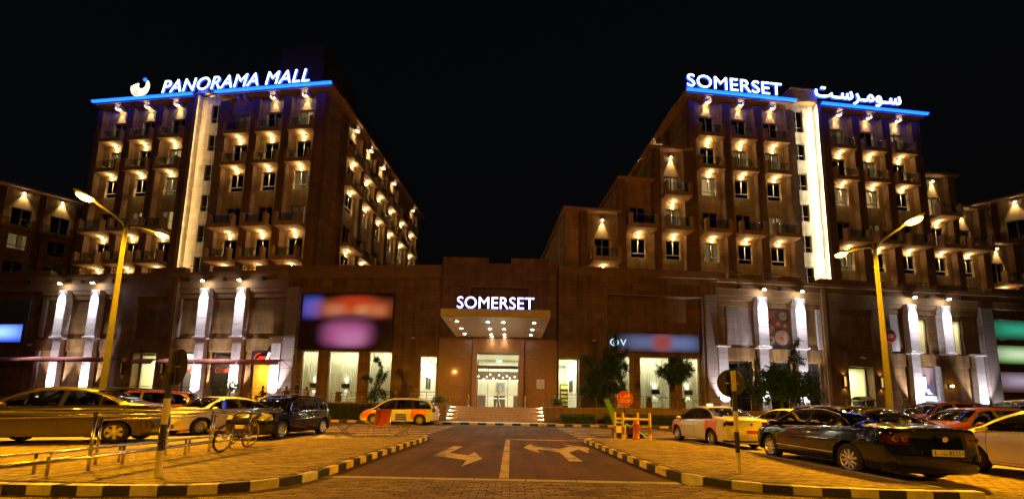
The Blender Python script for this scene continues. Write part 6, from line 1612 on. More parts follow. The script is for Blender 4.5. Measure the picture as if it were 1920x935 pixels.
# stop sign
P = empty('stop_sign', (4.72, 15.35, .115)); tag(P, 'red octagonal STOP sign with Arabic lettering behind the hydrant guard', 'stop sign')
MB().tube([(0, .05, 0), (0, .05, .55)], .04, 10).build('post', M_BAND_W, P); MB().tube([(0, .05, .551), (0, .05, 1.2)], .04, 10).build('post', M_BAND_K, P); MB().tube([(0, .05, 1.201), (0, .05, 1.75)], .04, 10).build('post', M_STEEL, P)
oct_ = lambda r: [(r * math.cos(R(22.5 + 45 * k)), 1.62 + r * math.sin(R(22.5 + 45 * k))) for k in range(8)]
MB().prism_y(oct_(.345), -.012, 0).build('sign_border', principled('sign_edge', (.55, .35, .25), .5), P); MB().prism_y(oct_(.325), -.016, -.0125).build('sign_face', principled('stop_red', (.62, .035, .02), .45), P)
M_SL = principled('sign_lettering', (.80, .72, .60), .5)
letters(P, 'STOP', -.22, .22, -.018, 1.46, 1.60, M_SL, .004, offset=.012); letters(P, '\ufed2\ufed7', -.19, .19, -.018, 1.67, 1.83, M_SL, .004, offset=.015)
# hydrant and guard
H = empty('fire_hydrant', (5.02, 14.95, .115)); tag(H, 'orange pillar fire hydrant inside the yellow guard rails', 'hydrant')
M_HYD = mottled('hydrant_orange', (.62, .17, .03), 5, .25, .5, .1)
MB().lathe([(.02, 0), (.17, 0), (.17, .04), (.12, .06), (.115, .55), (.14, .56), (.14, .60), (.12, .62), (.10, .70), (.05, .76), (.02, .77)], 18).build('barrel', M_HYD, H, smooth=True)
for a in (0, 180, 270):
    q = MB(); q.tube([(0, 0, .46), (.20 * math.cos(R(a)), .20 * math.sin(R(a)), .46)], .05, 10); q.tube([(.20 * math.cos(R(a)), .20 * math.sin(R(a)), .46), (.245 * math.cos(R(a)), .245 * math.sin(R(a)), .46)], .065, 10); q.build('outlet', principled('hydrant_cap', (.45, .12, .06), .5), H)
MB().lathe([(.02, .77), (.03, .77), (.03, .82), (.02, .825)], 6).build('valve_nut', M_STEEL, H)
Gd = empty('hydrant_guard', (4.9, 15.0, .115)); tag(Gd, 'yellow and white tube guard with four posts round the hydrant', 'guard rail')
M_GY = mottled('guard_yellow', (.72, .56, .22), 4, .2, .55, .1); M_GR = mottled('guard_brown_band', (.34, .13, .05), 4, .2, .55, .1)
gp = [(-.62, .3), (-.52, -.45), (.36, .42), (.58, -.32)]
for (x, y) in gp:
    MB().tube([(x, y, 0), (x, y, .22)], .055, 12).build('post_foot', M_GY, Gd); MB().tube([(x, y, .2205), (x, y, .50)], .056, 12).build('post_band', M_GR, Gd); MB().tube([(x, y, .5005), (x, y, 1.02)], .055, 12).build('post', M_GY, Gd)
    MB().sphere((x, y, 1.02), .055, 6, .6).build('post_cap', M_GY, Gd)
for a, b in ((1, 3), (0, 2)):
    MB().tube([(*gp[a], .80), (*gp[b], .80)], .045, 10).build('rail', M_GY, Gd)
# green cart
Cg = empty('green_cart', (5.25, 17.2, 0)); tag(Cg, 'green tipped cart with a tall slanted board behind the hydrant guard', 'cart')
M_GREEN = mottled('cart_green', (.10, .26, .03), 3, .2, .35, .05, coat=.4)
q = MB(); q.prism_y([(-.95, 1.75), (-.72, 1.78), (-.30, .72), (-.52, .62)], -.04, .04); q.build('slanted_board', M_GREEN, Cg)
q = MB(); n = 12
for i in range(n + 1):
    t = i / n; x = -.5 + 1.45 * t; zt = .78 - .75 * t ** 1.8; 
    for (yy, dz) in ((-.42, -.10), (-.3, 0.0), (.3, 0.0), (.42, -.10)): q.v.append((x, yy, zt + dz))
for i in range(n):
    for k in range(3): q.f.append((4 * i + k, 4 * i + k + 1, 4 * i + 5 + k, 4 * i + 4 + k))
q.build('curved_hood', M_GREEN, Cg, smooth=True)
q = MB(); q.cbox(-.5, .45, -.36, .36, .14, .42, .03); q.build('chassis', M_BLACK, Cg)
for x in (-.3, .4):
    for y in (-.4, .4): MB().tube([(x, y - .05, .16), (x, y + .05, .16)], .16, 14).build('wheel', M_TYRE, Cg)
MB().box(-.62, -.1, -.46, -.44, .25, .55).build('number_board', M_WPLATE, Cg)
# folding seats
M_CHAIRFAB = mottled('red_canvas', (.42, .07, .02), 4, .2, .85, .2)
Ch = empty('camping_chair', (-4.95, 14.0, .115), R(182)); tag(Ch, 'red canvas folding camping chair with its back to the road', 'chair')
for s_ in (-1, 1):
    MB().tube(bent([(s_ * .30, .30, .01), (s_ * .30, -.28, .01), (s_ * .30, -.36, .45), (s_ * .29, -.5, 1.0)], .06), .014, 8).build('side_frame', M_STEEL, Ch, smooth=True)
    MB().tube(bent([(s_ * .30, .30, .01), (s_ * .30, .28, .48), (s_ * .30, -.36, .48)], .06), .014, 8).build('arm_frame', M_STEEL, Ch, smooth=True)
MB().tube([(-.30, .30, .012), (.30, .30, .012)], .014, 8).build('foot_bar', M_STEEL, Ch); MB().tube([(-.29, -.5, 1.0), (.29, -.5, 1.0)], .014, 8).build('top_bar', M_STEEL, Ch); MB().tube([(-.3, -.28, .012), (.3, -.28, .012)], .014, 8).build('foot_bar', M_STEEL, Ch)
MB().box(-.29, .29, -.35, .28, .36, .375).build('seat', M_CHAIRFAB, Ch)
q = MB(); nb = 6
for i in range(nb + 1):
    t = i / nb; z = .42 + .60 * t; y = -.37 - .14 * t - .03 * math.sin(math.pi * t)
    for x in (-.30, -.1, .1, .30): q.v.append((x, y - (.03 if abs(x) < .2 else 0), z))
for i in range(nb):
    for k in range(3): q.f.append((4 * i + k, 4 * i + k + 1, 4 * i + 5 + k, 4 * i + 4 + k))
q.build('backrest', M_CHAIRFAB, Ch, smooth=True)
def x_legs(par, w, d, h, mat):
    for y in (-d / 2, d / 2):
        q = MB(); q.tube([(-w / 2, y, 0), (w / 2, y + .03, h)], .013, 6); q.build('leg', mat, par); q = MB(); q.tube([(w / 2, y, 0), (-w / 2, y + .03, h)], .013, 6); q.build('leg', mat, par)
    for x in (-w / 2, w / 2): q = MB(); q.tube([(x, -d / 2, .012), (x, d / 2, .012)], .012, 6); q.build('foot_bar', mat, par)
M_DULL = principled('dull_steel', (.20, .18, .15), .4, .7)
St = empty('folding_stool', (-6.15, 13.75, .115), R(8)); tag(St, 'low folding stool with crossed legs beside the black hatchback', 'stool'); x_legs(St, .46, .34, .42, M_DULL); MB().box(-.27, .27, -.2, .23, .425, .445).build('seat', M_METAL, St)
Fc = empty('folding_chair', (-4.32, 15.1, .0), R(-12)); Fc.location.z = .0; Fc.location = (-4.15, 14.4, .115); tag(Fc, 'small slatted folding chair beside the red camping chair', 'chair'); x_legs(Fc, .40, .36, .43, M_DULL)
for k in range(5): MB().box(-.22, .22, -.18 + k * .08, -.12 + k * .08, .435, .45).build('slat', M_METAL, Fc)
for x in (-.2, .2): MB().tube([(x, -.19, .43), (x, -.26, .85)], .012, 6).build('back_post', M_DULL, Fc)
for k in range(3): MB().box(-.21, .21, -.262, -.245, .62 + k * .085, .68 + k * .085).build('slat', M_METAL, Fc)
# crumpled sheet on the paving
q = MB(); nx, ny = 26, 12; random.seed(21)
ph = [(random.uniform(2, 9), random.uniform(2, 9), random.uniform(0, 6)) for _ in range(5)]
for i in range(nx + 1):
    for j in range(ny + 1):
        u, v = i / nx, j / ny; e = min(1, 5 * min(u, 1 - u, v, 1 - v)); h = sum(abs(math.sin(a * u * 1.6 + b * v + c)) for a, b, c in ph) / 5
        q.v.append((-.62 + 1.24 * u + .06 * math.sin(7 * v), -.25 + .5 * v + .06 * math.sin(9 * u), .01 + e * .07 * h ** 1.5 * (1.4 if .1 < u < .5 else .8)))
for i in range(nx):
    for j in range(ny): a = i * (ny + 1) + j; q.f.append((a, a + ny + 1, a + ny + 2, a + 1))
o = q.build('plastic_sheet', principled('white_plastic', (.42, .40, .36), .5), None, (-6.15, 12.95, .12), R(12)); tag(o, 'crumpled white plastic sheet lying on the island paving', 'sheet'); smooth_by_angle(o.data, 40)
# bicycle
def bicycle(loc, rz, lean):
    B = empty('bicycle', loc); B.rotation_euler = (R(lean), 0, rz); tag(B, 'black bicycle with a red rear tyre leaning on the ramp railing', 'bicycle'); r = .335
    M_FR = principled('bike_black', (.015, .015, .016), .35, coat=.5); M_RT = principled('red_tyre', (.22, .03, .02), .7)
    for x, mt, nm in ((.50, M_TYRE, 'wheel'), (-.50, M_RT, 'wheel')):
        W = empty(nm, (x, 0, r)); W.parent = B
        n = 32; MB().tube([(r * .955 * math.cos(2 * math.pi * k / n), 0, r * .955 * math.sin(2 * math.pi * k / n)) for k in range(n + 1)], .020, 8, False).build('tyre', mt, W, smooth=True)
        MB().tube([(r * .89 * math.cos(2 * math.pi * k / n), 0, r * .89 * math.sin(2 * math.pi * k / n)) for k in range(n + 1)], .012, 6, False).build('rim', M_STEEL, W, smooth=True)
        q = MB()
        for k in range(20): a = 2 * math.pi * k / 20; q.tube([(.02 * math.cos(a + .6), .02 if k % 2 else -.02, .02 * math.sin(a + .6)), (r * .89 * math.cos(a), 0, r * .89 * math.sin(a))], .0022, 3)
        q.tube([(0, -.04, 0), (0, .04, 0)], .022, 8); q.build('spokes', M_STEEL, W)
    f = MB(); bb = (-.08, 0, .29); st = (-.22, 0, .78); hd0, hd1 = (.36, 0, .62), (.33, 0, .78); rx = (-.50, 0, r); fx = (.50, 0, r)
    for a, b, w in ((bb, st, .017), (bb, hd0, .018), (st, hd1, .017), (hd0, hd1, .02)): f.tube([a, b], w, 8)
    for y in (-.05, .05): f.tube([(bb[0], y * .6, bb[2]), (rx[0], y, rx[2])], .009, 6); f.tube([(st[0], y * .3, st[2] - .04), (rx[0], y, rx[2])], .008, 6)
    f.build('frame', M_FR, B)
    q = MB()
    for y in (-.05, .05): q.tube([(hd0[0] + .005, y, hd0[2] - .03), (fx[0], y, fx[2])], .011, 6)
    q.tube([(.362, -.05, .59), (.362, .05, .59)], .014, 6); q.build('fork', M_FR, B)
    MB().tube(bent([(.36, -.30, .92), (.38, -.1, .88), (.33, 0, .86), (.38, .1, .88), (.36, .30, .92)], .05), .012, 8).build('handlebar', M_FR, B); MB().tube([hd1, (.33, 0, .87)], .014, 8).build('stem', M_FR, B)
    MB().tube([st, (-.245, 0, .88)], .013, 8).build('seat_post', M_STEEL, B)
    q = MB(); 
    for (x, w, z) in ((-.40, .07, .90), (-.34, .08, .915), (-.25, .055, .905), (-.12, .02, .895)):
        for k in range(8): a = 2 * math.pi * k / 8; q.v.append((x, w * math.cos(a), z + .022 * math.sin(a)))
    for i in range(3):
        for k in range(8): k2 = (k + 1) % 8; q.f.append((i * 8 + k, i * 8 + k2, i * 8 + 8 + k2, i * 8 + 8 + k))
    q.f += [tuple(range(8)), tuple(24 + k for k in range(8))]; q.build('saddle', M_BLACK, B, smooth=True)
    MB().lathe([(.02, -.052), (.095, -.05), (.095, -.044), (.02, -.042)], 20, (bb[0], 0, bb[2]), 'y').build('chainring', M_STEEL, B)
    q = MB(); q.tube([bb, (bb[0] + .09, -.07, bb[2] - .14)], .009, 6); q.tube([bb, (bb[0] - .09, .07, bb[2] + .14)], .009, 6); q.box(bb[0] + .05, bb[0] + .14, -.15, -.06, bb[2] - .155, bb[2] - .13); q.box(bb[0] - .14, bb[0] - .05, .06, .15, bb[2] + .13, bb[2] + .155); q.build('pedals', M_METAL, B)
    for y0, y1 in ((-.046, -.046),): q = MB(); q.tube([(bb[0], y0, bb[2] + .09), (rx[0], y0, rx[2] + .03)], .004, 4); q.tube([(bb[0], y0, bb[2] - .09), (rx[0], y0, rx[2] - .03)], .004, 4); q.build('chain', M_METAL, B)
    return B
bicycle((-6.86, 9.35, .118), R(-86), -9)
# wheeled bin on the terrace
Bn = empty('wheelie_bin', (28.6, 30.0, TZ)); tag(Bn, 'dark bin with a bulging yellow-green lid behind the lamp post', 'bin')
q = MB(); q.v = [(-.45, -.35, .12), (.45, -.35, .12), (.45, .35, .12), (-.45, .35, .12), (-.55, -.42, 1.05), (.55, -.42, 1.05), (.55, .42, 1.05), (-.55, .42, 1.05)]; q.f = [(0, 3, 2, 1), (4, 5, 6, 7), (0, 1, 5, 4), (1, 2, 6, 5), (2, 3, 7, 6), (3, 0, 4, 7)]; q.build('tub', principled('bin_dark', (.05, .06, .03), .5), Bn)
q = MB(); 
for i in range(7):
    t = math.pi * i / 6; y = -.45 * math.cos(t); z = 1.06 + .30 * math.sin(t)
    q.v += [(-.58, y, z), (-.45, y, z + .05), (.45, y, z + .05), (.58, y, z)]
for i in range(6):
    for k in range(3): q.f.append((4 * i + k, 4 * i + k + 1, 4 * i + 5 + k, 4 * i + 4 + k))
q.build('lid', mottled('lid_yellow', (.52, .46, .05), 3, .2, .5, .05), Bn, smooth=True)
for x in (-.4, .4): MB().tube([(x - .04, .3, .1), (x + .04, .3, .1)], .1, 10).build('wheel', M_TYRE, Bn)
# ------------------------------------------------------------------ terrace railings, ramp, planters
def terrace_rail(label, pts, posts, rails=(1.0, .75, .5, .25)):
    S = empty('terrace_railing', pts[0]); tag(S, label, 'railing'); A, B_ = Vector(pts[0]), Vector(pts[1]); d = B_ - A
    for z in rails: MB().tube([(0, 0, z), tuple(d + Vector((0, 0, z)))], .024 if z == rails[0] else .012, 6).build('rail', M_STEEL, S)
    for k in range(posts + 1): p = d * (k / posts); MB().tube([tuple(p), (p.x, p.y, p.z + rails[0])], .022, 6).build('post', M_STEEL, S)
T = TZ + .06
terrace_rail('long steel terrace railing in front of the awnings', (-33, 29.12, T), 1) if False else None
terrace_rail('long steel terrace railing below the maroon awnings', ((-33, 29.12, T), (-14.4, 29.12, T)), 12)
terrace_rail('sloping steel ramp railing below the curtained windows', ((-14.2, 29.12, T - .25), (-9.2, 29.12, T)), 4, (1.0, .75, .5))
terrace_rail('steel terrace railing behind the minivan taxi', ((-9.1, 29.12, T), (-5.5, 29.12, T)), 3)
terrace_rail('steel terrace railing right of the steps behind the tree', ((3.0, 29.12, T), (10.4, 29.12, T)), 6)
terrace_rail('sloping steel ramp railing behind the ball tree', ((10.6, 29.12, T), (15.6, 29.12, T - .3)), 4, (1.0, .75, .5))
terrace_rail('long steel terrace railing behind the white sedans', ((15.9, 29.12, T), (34, 29.12, T)), 12)
for x, lab in ((SX0 - .1, 'short steel stair handrail beside the minivan'), (SX1 + .1, 'short steel stair handrail on the side of the wall plaque')):
    S = empty('stair_handrail', (x, 28.9, .17)); tag(S, lab, 'railing')
    for z in (.95, .7, .45): MB().tube(bent([(0, -.12, z), (0, 0, z), (0, 2.2, z + 1.15), (0, 2.5, z + 1.15)], .08), .022 if z > .9 else .012, 6).build('rail', M_STEEL, S)
    for y, z in ((0.05, .03), (1.1, .6), (2.15, 1.15)): MB().tube([(0, y, z), (0, y, z + .95)], .022, 6).build('post', M_STEEL, S)
# ================================================================== planting
def leafmat(name, col, var=.45):
    mt, nt, b = node_mat(name); g = nt.nodes.new('ShaderNodeNewGeometry')
    c = ramp(nt, g.outputs['Random Per Island'], [(0.0, tuple(x * (1 - var) for x in col)), (1.0, tuple(x * (1 + var) for x in col))])
    nt.links.new(c, b.inputs['Base Color']); b.inputs['Roughness'].default_value = .5
    b.inputs['Specular IOR Level'].default_value = .35
    return mt
M_LEAF = leafmat('tree_leaf', (.045, .095, .022)); M_LEAF2 = leafmat('shrub_leaf', (.07, .16, .03)); M_HEDGE = leafmat('hedge_leaf', (.035, .06, .018)); M_BARK = mottled('bark', (.16, .11, .07), 6, .35, .9, .5)
def leaf(mb, p, d, L, w):
    """narrow folded leaf along d with a droop"""
    d = d.normalized(); s = d.cross(Vector((0, 0, 1)));
    if s.length < .05: s = Vector((1, 0, 0))
    s = s.normalized() * w; m_ = p + d * L * .5; e = p + d * L - Vector((0, 0, L * .18)); b = len(mb.v)
    mb.v += [tuple(p), tuple(m_ + s), tuple(e), tuple(m_ - s)]; mb.f.append((b, b + 1, b + 2, b + 3))
def rnd_dir():
    while True:
        v = Vector((random.uniform(-1, 1), random.uniform(-1, 1), random.uniform(-1, 1)))
        if .05 < v.length < 1: return v.normalized()
def spray(mb, c, r, n, L, w, droop=.5):
    """a clump of twigs, each carrying paired leaves"""
    c = Vector(c); r = Vector(r)
    for _ in range(n):
        v = rnd_dir(); q = random.random() ** .4
        p = c + Vector((v.x * r.x * q, v.y * r.y * q, v.z * r.z * q)); d = (v * .7 + rnd_dir() * .5 - Vector((0, 0, droop))).normalized()
        k = random.randint(4, 6)
        for i in range(k):
            pp = p + d * (i * L * .38); sd = d.cross(rnd_dir()).normalized()
            leaf(mb, pp, d * .6 + sd, L * random.uniform(.7, 1.2), w); leaf(mb, pp, d * .6 - sd, L * random.uniform(.7, 1.2), w)
def shoot(mb, path, n, L, w):
    """long arching shoot clothed in hanging leaves"""
    path = [Vector(p) for p in path]
    for _ in range(n):
        t = random.random() * (len(path) - 1); i = int(t); p = path[i].lerp(path[min(i + 1, len(path) - 1)], t - i); d = rnd_dir() * .8 + Vector((0, 0, -.5)) + (path[-1] - path[0]).normalized() * .4
        leaf(mb, p + rnd_dir() * .10, d, L * random.uniform(.6, 1.25), w)
def tree(name, label, base, trunk, limbs, clumps, shoots=(), L=.20, w=.045, dens=1.0, mat=None, cat='tree'):
    T = empty(name, base); tag(T, label, cat)
    b = MB(); b.tube([Vector(p) for p in trunk[0]], trunk[1], 8); 
    for path, r in limbs: b.tube([Vector(p) for p in path], [r, r * .75, r * .4][:len(path)] if len(path) <= 3 else [r * (1 - .7 * i / (len(path) - 1)) for i in range(len(path))], 6)
    b.build('trunk', M_BARK, T, smooth=True)
    mb = MB()
    for c, r, n in clumps: spray(mb, c, r, int(n * dens * .72), L, w)
    for path, n in shoots: shoot(mb, path, n, L * 1.1, w)
    mb.build('crown', mat or M_LEAF, T, fix=False)
    return T
random.seed(77)
tree('street_tree', 'broad dark tree with upright shoots in front of the food poster', (21.9, 29.9, TZ), ([(0, 0, 0), (.05, 0, .7), (-.03, .05, 1.4)], [.13, .10, .08]),
     [([(-.03, .05, 1.2), (-1.0, .1, 2.1), (-1.9, .1, 2.9)], .06), ([(0, 0, 1.3), (.9, -.1, 2.2), (1.9, 0, 2.7)], .06), ([(0, 0, 1.4), (.4, 0, 3.0), (1.0, 0, 4.6), (1.55, 0, 5.9)], .05), ([(0, 0, 1.4), (-.4, 0, 2.6), (-.8, 0, 3.6)], .05), ([(-1.6, 0, 2.8), (-2.2, 0, 3.8), (-2.75, 0, 4.25)], .03)],
     [((-1.8, 0, 2.3), (1.0, .9, .75), 190), ((-.5, 0, 2.6), (1.2, 1.0, .85), 260), ((.9, 0, 2.5), (1.2, 1.0, .9), 260), ((2.0, 0, 2.5), (.95, .8, .8), 170), ((-1.2, -.1, 1.5), (.9, .7, .6), 120), ((1.5, 0, 1.5), (.9, .8, .6), 120), ((.3, .1, 1.7), (.8, .7, .5), 90), ((2.6, 0, 1.7), (.5, .5, .45), 50), ((-1.9, 0, 1.35), (.4, .4, .45), 40), ((1.45, 0, 4.35), (.36, .32, .26), 34), ((-.6, 0, 3.3), (.5, .4, .4), 60), ((.6, 0, 3.3), (.5, .4, .4), 60)],
     [([(.9, 0, 4.3), (1.2, 0, 5.1), (1.65, 0, 6.0)], 230), ([(-1.3, 0, 3.0), (-1.75, 0, 3.9), (-1.85, .0, 4.35)], 150), ([(-1.9, 0, 2.9), (-2.5, 0, 3.6), (-2.95, 0, 4.1)], 170), ([(-.4, 0, 3.0), (-.3, 0, 3.7), (-.45, 0, 3.95)], 110)], .26, .055)
tree('street_tree', 'tall ragged tree between the lobby door and the STOP sign', (7.75, 29.7, TZ), ([(0, 0, 0), (.1, 0, 1.0), (.28, 0, 2.0), (.45, 0, 3.0)], [.10, .085, .06, .04]),
     [([(.05, 0, 1.0), (-.6, 0, 1.9), (-1.3, 0, 3.0)], .04), ([(.2, 0, 1.8), (.6, 0, 3.2), (.75, 0, 5.2)], .04), ([(0, 0, .9), (-.8, 0, 1.3), (-1.9, 0, 1.55)], .03), ([(.2, 0, 2.0), (-.1, 0, 3.5), (-.15, 0, 4.6)], .03)],
     [((-.9, 0, 2.6), (.75, .7, .7), 150), ((.2, 0, 3.5), (.85, .7, .7), 170), ((.95, 0, 3.4), (.6, .6, .75), 120), ((-.6, 0, 1.6), (.9, .7, .6), 140), ((.35, 0, 2.1), (.7, .6, .7), 110), ((-1.75, 0, 1.55), (.55, .4, .3), 55), ((.9, 0, 2.1), (.4, .4, .45), 45), ((.6, 0, 4.4), (.55, .5, .5), 80), ((-.5, 0, .85), (.6, .5, .4), 60)],
     [([(.6, 0, 4.6), (.72, 0, 5.4), (.75, 0, 6.2)], 190), ([(-.9, 0, 3.1), (-1.5, 0, 3.7), (-2.0, 0, 4.4)], 170), ([(-.1, 0, 3.9), (-.2, 0, 4.5), (-.15, 0, 4.9)], 130), ([(1.1, 0, 4.0), (1.5, 0, 4.6), (1.6, 0, 5.0)], 110)], .25, .055)
tree('street_tree', 'small round-headed tree on a bare stem before the curtained windows', (13.25, 29.75, TZ), ([(0, 0, 0), (.08, 0, 1.1), (.02, 0, 2.0), (.15, 0, 2.9)], [.07, .055, .05, .035]),
     [([(.02, 0, 2.0), (-.5, 0, 2.8), (-.8, 0, 3.3)], .03), ([(.1, 0, 2.4), (.6, 0, 3.1), (1.0, 0, 3.4)], .03), ([(.05, 0, .8), (.35, 0, 2.0), (.4, 0, 2.9)], .04)],
     [((0, 0, 3.35), (.95, .8, .72), 240), ((.75, 0, 3.25), (.6, .5, .55), 110), ((-.75, 0, 3.2), (.55, .5, .5), 95), ((.1, 0, 2.75), (.7, .6, .4), 100), ((.0, 0, 4.0), (.5, .4, .25), 55), ((.75, 0, 3.85), (.35, .3, .22), 30)], [([(.9, 0, 3.4), (1.3, 0, 3.5), (1.5, 0, 3.25)], 60), ([(-.9, 0, 3.3), (-1.25, 0, 3.2), (-1.35, 0, 2.9)], 60)], .23, .05)
tree('young_tree', 'slender young tree with drooping leaves before the curtained windows', (-10.95, 29.7, TZ), ([(0, 0, 0), (-.05, 0, 1.0), (.1, 0, 2.1), (.25, 0, 3.1), (.0, 0, 3.6)], [.04, .035, .03, .02, .012]), [([(0, 0, 1.4), (-.5, 0, 2.1), (-.75, 0, 2.35)], .018), ([(.05, 0, 1.6), (.5, 0, 2.2), (.65, 0, 2.6)], .018)],
     [((.2, 0, 1.1), (.45, .4, .35), 32), ((-.1, 0, .7), (.4, .35, .35), 28)], [([(.2, 0, 2.0), (.4, 0, 2.8), (.1, 0, 3.6), (-.25, 0, 3.75)], 230), ([(-.3, 0, 1.9), (-.7, 0, 2.3), (-.95, 0, 2.15)], 110), ([(.2, 0, 1.7), (.6, 0, 2.1), (.75, 0, 2.6)], 120), ([(-.05, 0, 1.2), (.1, 0, 1.9), (.2, 0, 2.6)], 120)], .27, .055)
tree('potted_tree', 'small pale leafed tree in a pot lit by the cafe columns', (-23.2, 30.4, TZ), ([(0, 0, 0), (0, 0, .6), (.03, 0, 1.1)], [.04, .035, .025]), [([(0, 0, .7), (-.25, 0, 1.1), (-.35, 0, 1.4)], .015), ([(0, 0, .8), (.25, 0, 1.2), (.35, 0, 1.5)], .015)], [((0, 0, 1.35), (.55, .5, .5), 110), ((-.2, 0, 1.0), (.4, .4, .3), 45)], (), .14, .035, mat=leafmat('pale_leaf', (.16, .26, .07)))
def planter(label, loc, w, d, h, n, r, plantmat=None):
    P = empty('planter', loc); tag(P, label, 'planter')
    b = MB(); b.box(-w / 2, w / 2, -d / 2, d / 2, 0, h * .97); b.build('soil', M_SAND, P); b = MB(); t = .04
    b.box(-w / 2 - t, w / 2 + t, -d / 2 - t, -d / 2 - .001, 0, h); b.box(-w / 2 - t, w / 2 + t, d / 2 + .001, d / 2 + t, 0, h); b.box(-w / 2 - t, -w / 2 - .001, -d / 2, d / 2, 0, h); b.box(w / 2 + .001, w / 2 + t, -d / 2, d / 2, 0, h); b.build('pot', M_TERR, P)
    mb = MB()
    for _ in range(n):
        a = random.uniform(0, 6.28); e = random.uniform(.25, 1.3); p = Vector((random.uniform(-.3, .3) * w, random.uniform(-.3, .3) * d, h)); dd = Vector((math.cos(a) * math.cos(e), math.sin(a) * math.cos(e), math.sin(e)))
        for i in range(6):
            q = p + dd * (r * i / 6) - Vector((0, 0, .35 * r * (i / 6) ** 2)); sd = dd.cross(Vector((0, 0, 1))).normalized(); leaf(mb, q, dd + sd, .17, .03); leaf(mb, q, dd - sd, .17, .03)
    mb.build('fronds', plantmat or M_LEAF2, P, fix=False)
planter('planter with bright green fronds left of the steps, behind the minivan', (-5.75, 29.6, TZ), .7, .5, .22, 60, .85)
planter('planter with bright green fronds right of the steps, below the lobby door', (3.75, 29.6, TZ), .7, .5, .22, 60, .85)
def hedge(label, x0, x1, y0, y1, z0, z1, n, mat):
    Hh = empty('hedge', ((x0 + x1) / 2, (y0 + y1) / 2, z0)); tag(Hh, label, 'hedge'); a, d, h = (x1 - x0) / 2, (y1 - y0) / 2, z1 - z0
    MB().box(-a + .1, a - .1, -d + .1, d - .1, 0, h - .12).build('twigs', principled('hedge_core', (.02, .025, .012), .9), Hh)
    mb = MB()
    for _ in range(n):
        p = Vector((random.uniform(-a, a), random.uniform(-d, d), random.uniform(0, h)))
        k = random.randint(0, 2)
        if k == 0: p.y = -d + random.uniform(0, .1)
        elif k == 1: p.z = h + random.uniform(-.1, .06)
        leaf(mb, p, rnd_dir() + Vector((0, -.4, .4)), random.uniform(.08, .15), .03)
    mb.build('foliage', mat, Hh, fix=False)
hedge('dark clipped hedge along the ramp between the black hatchback and the minivan', -14.6, -9.6, 27.6, 28.5, .142, 1.25, 5000, M_HEDGE)
hedge('low green bush in front of the terrace wall right of the steps', 3.7, 6.4, 27.7, 28.5, .142, .8, 2200, M_LEAF2)
hedge('dark hedge along the terrace wall behind the hydrant guard', 7.0, 14.5, 27.7, 28.5, .142, .85, 4200, M_HEDGE)

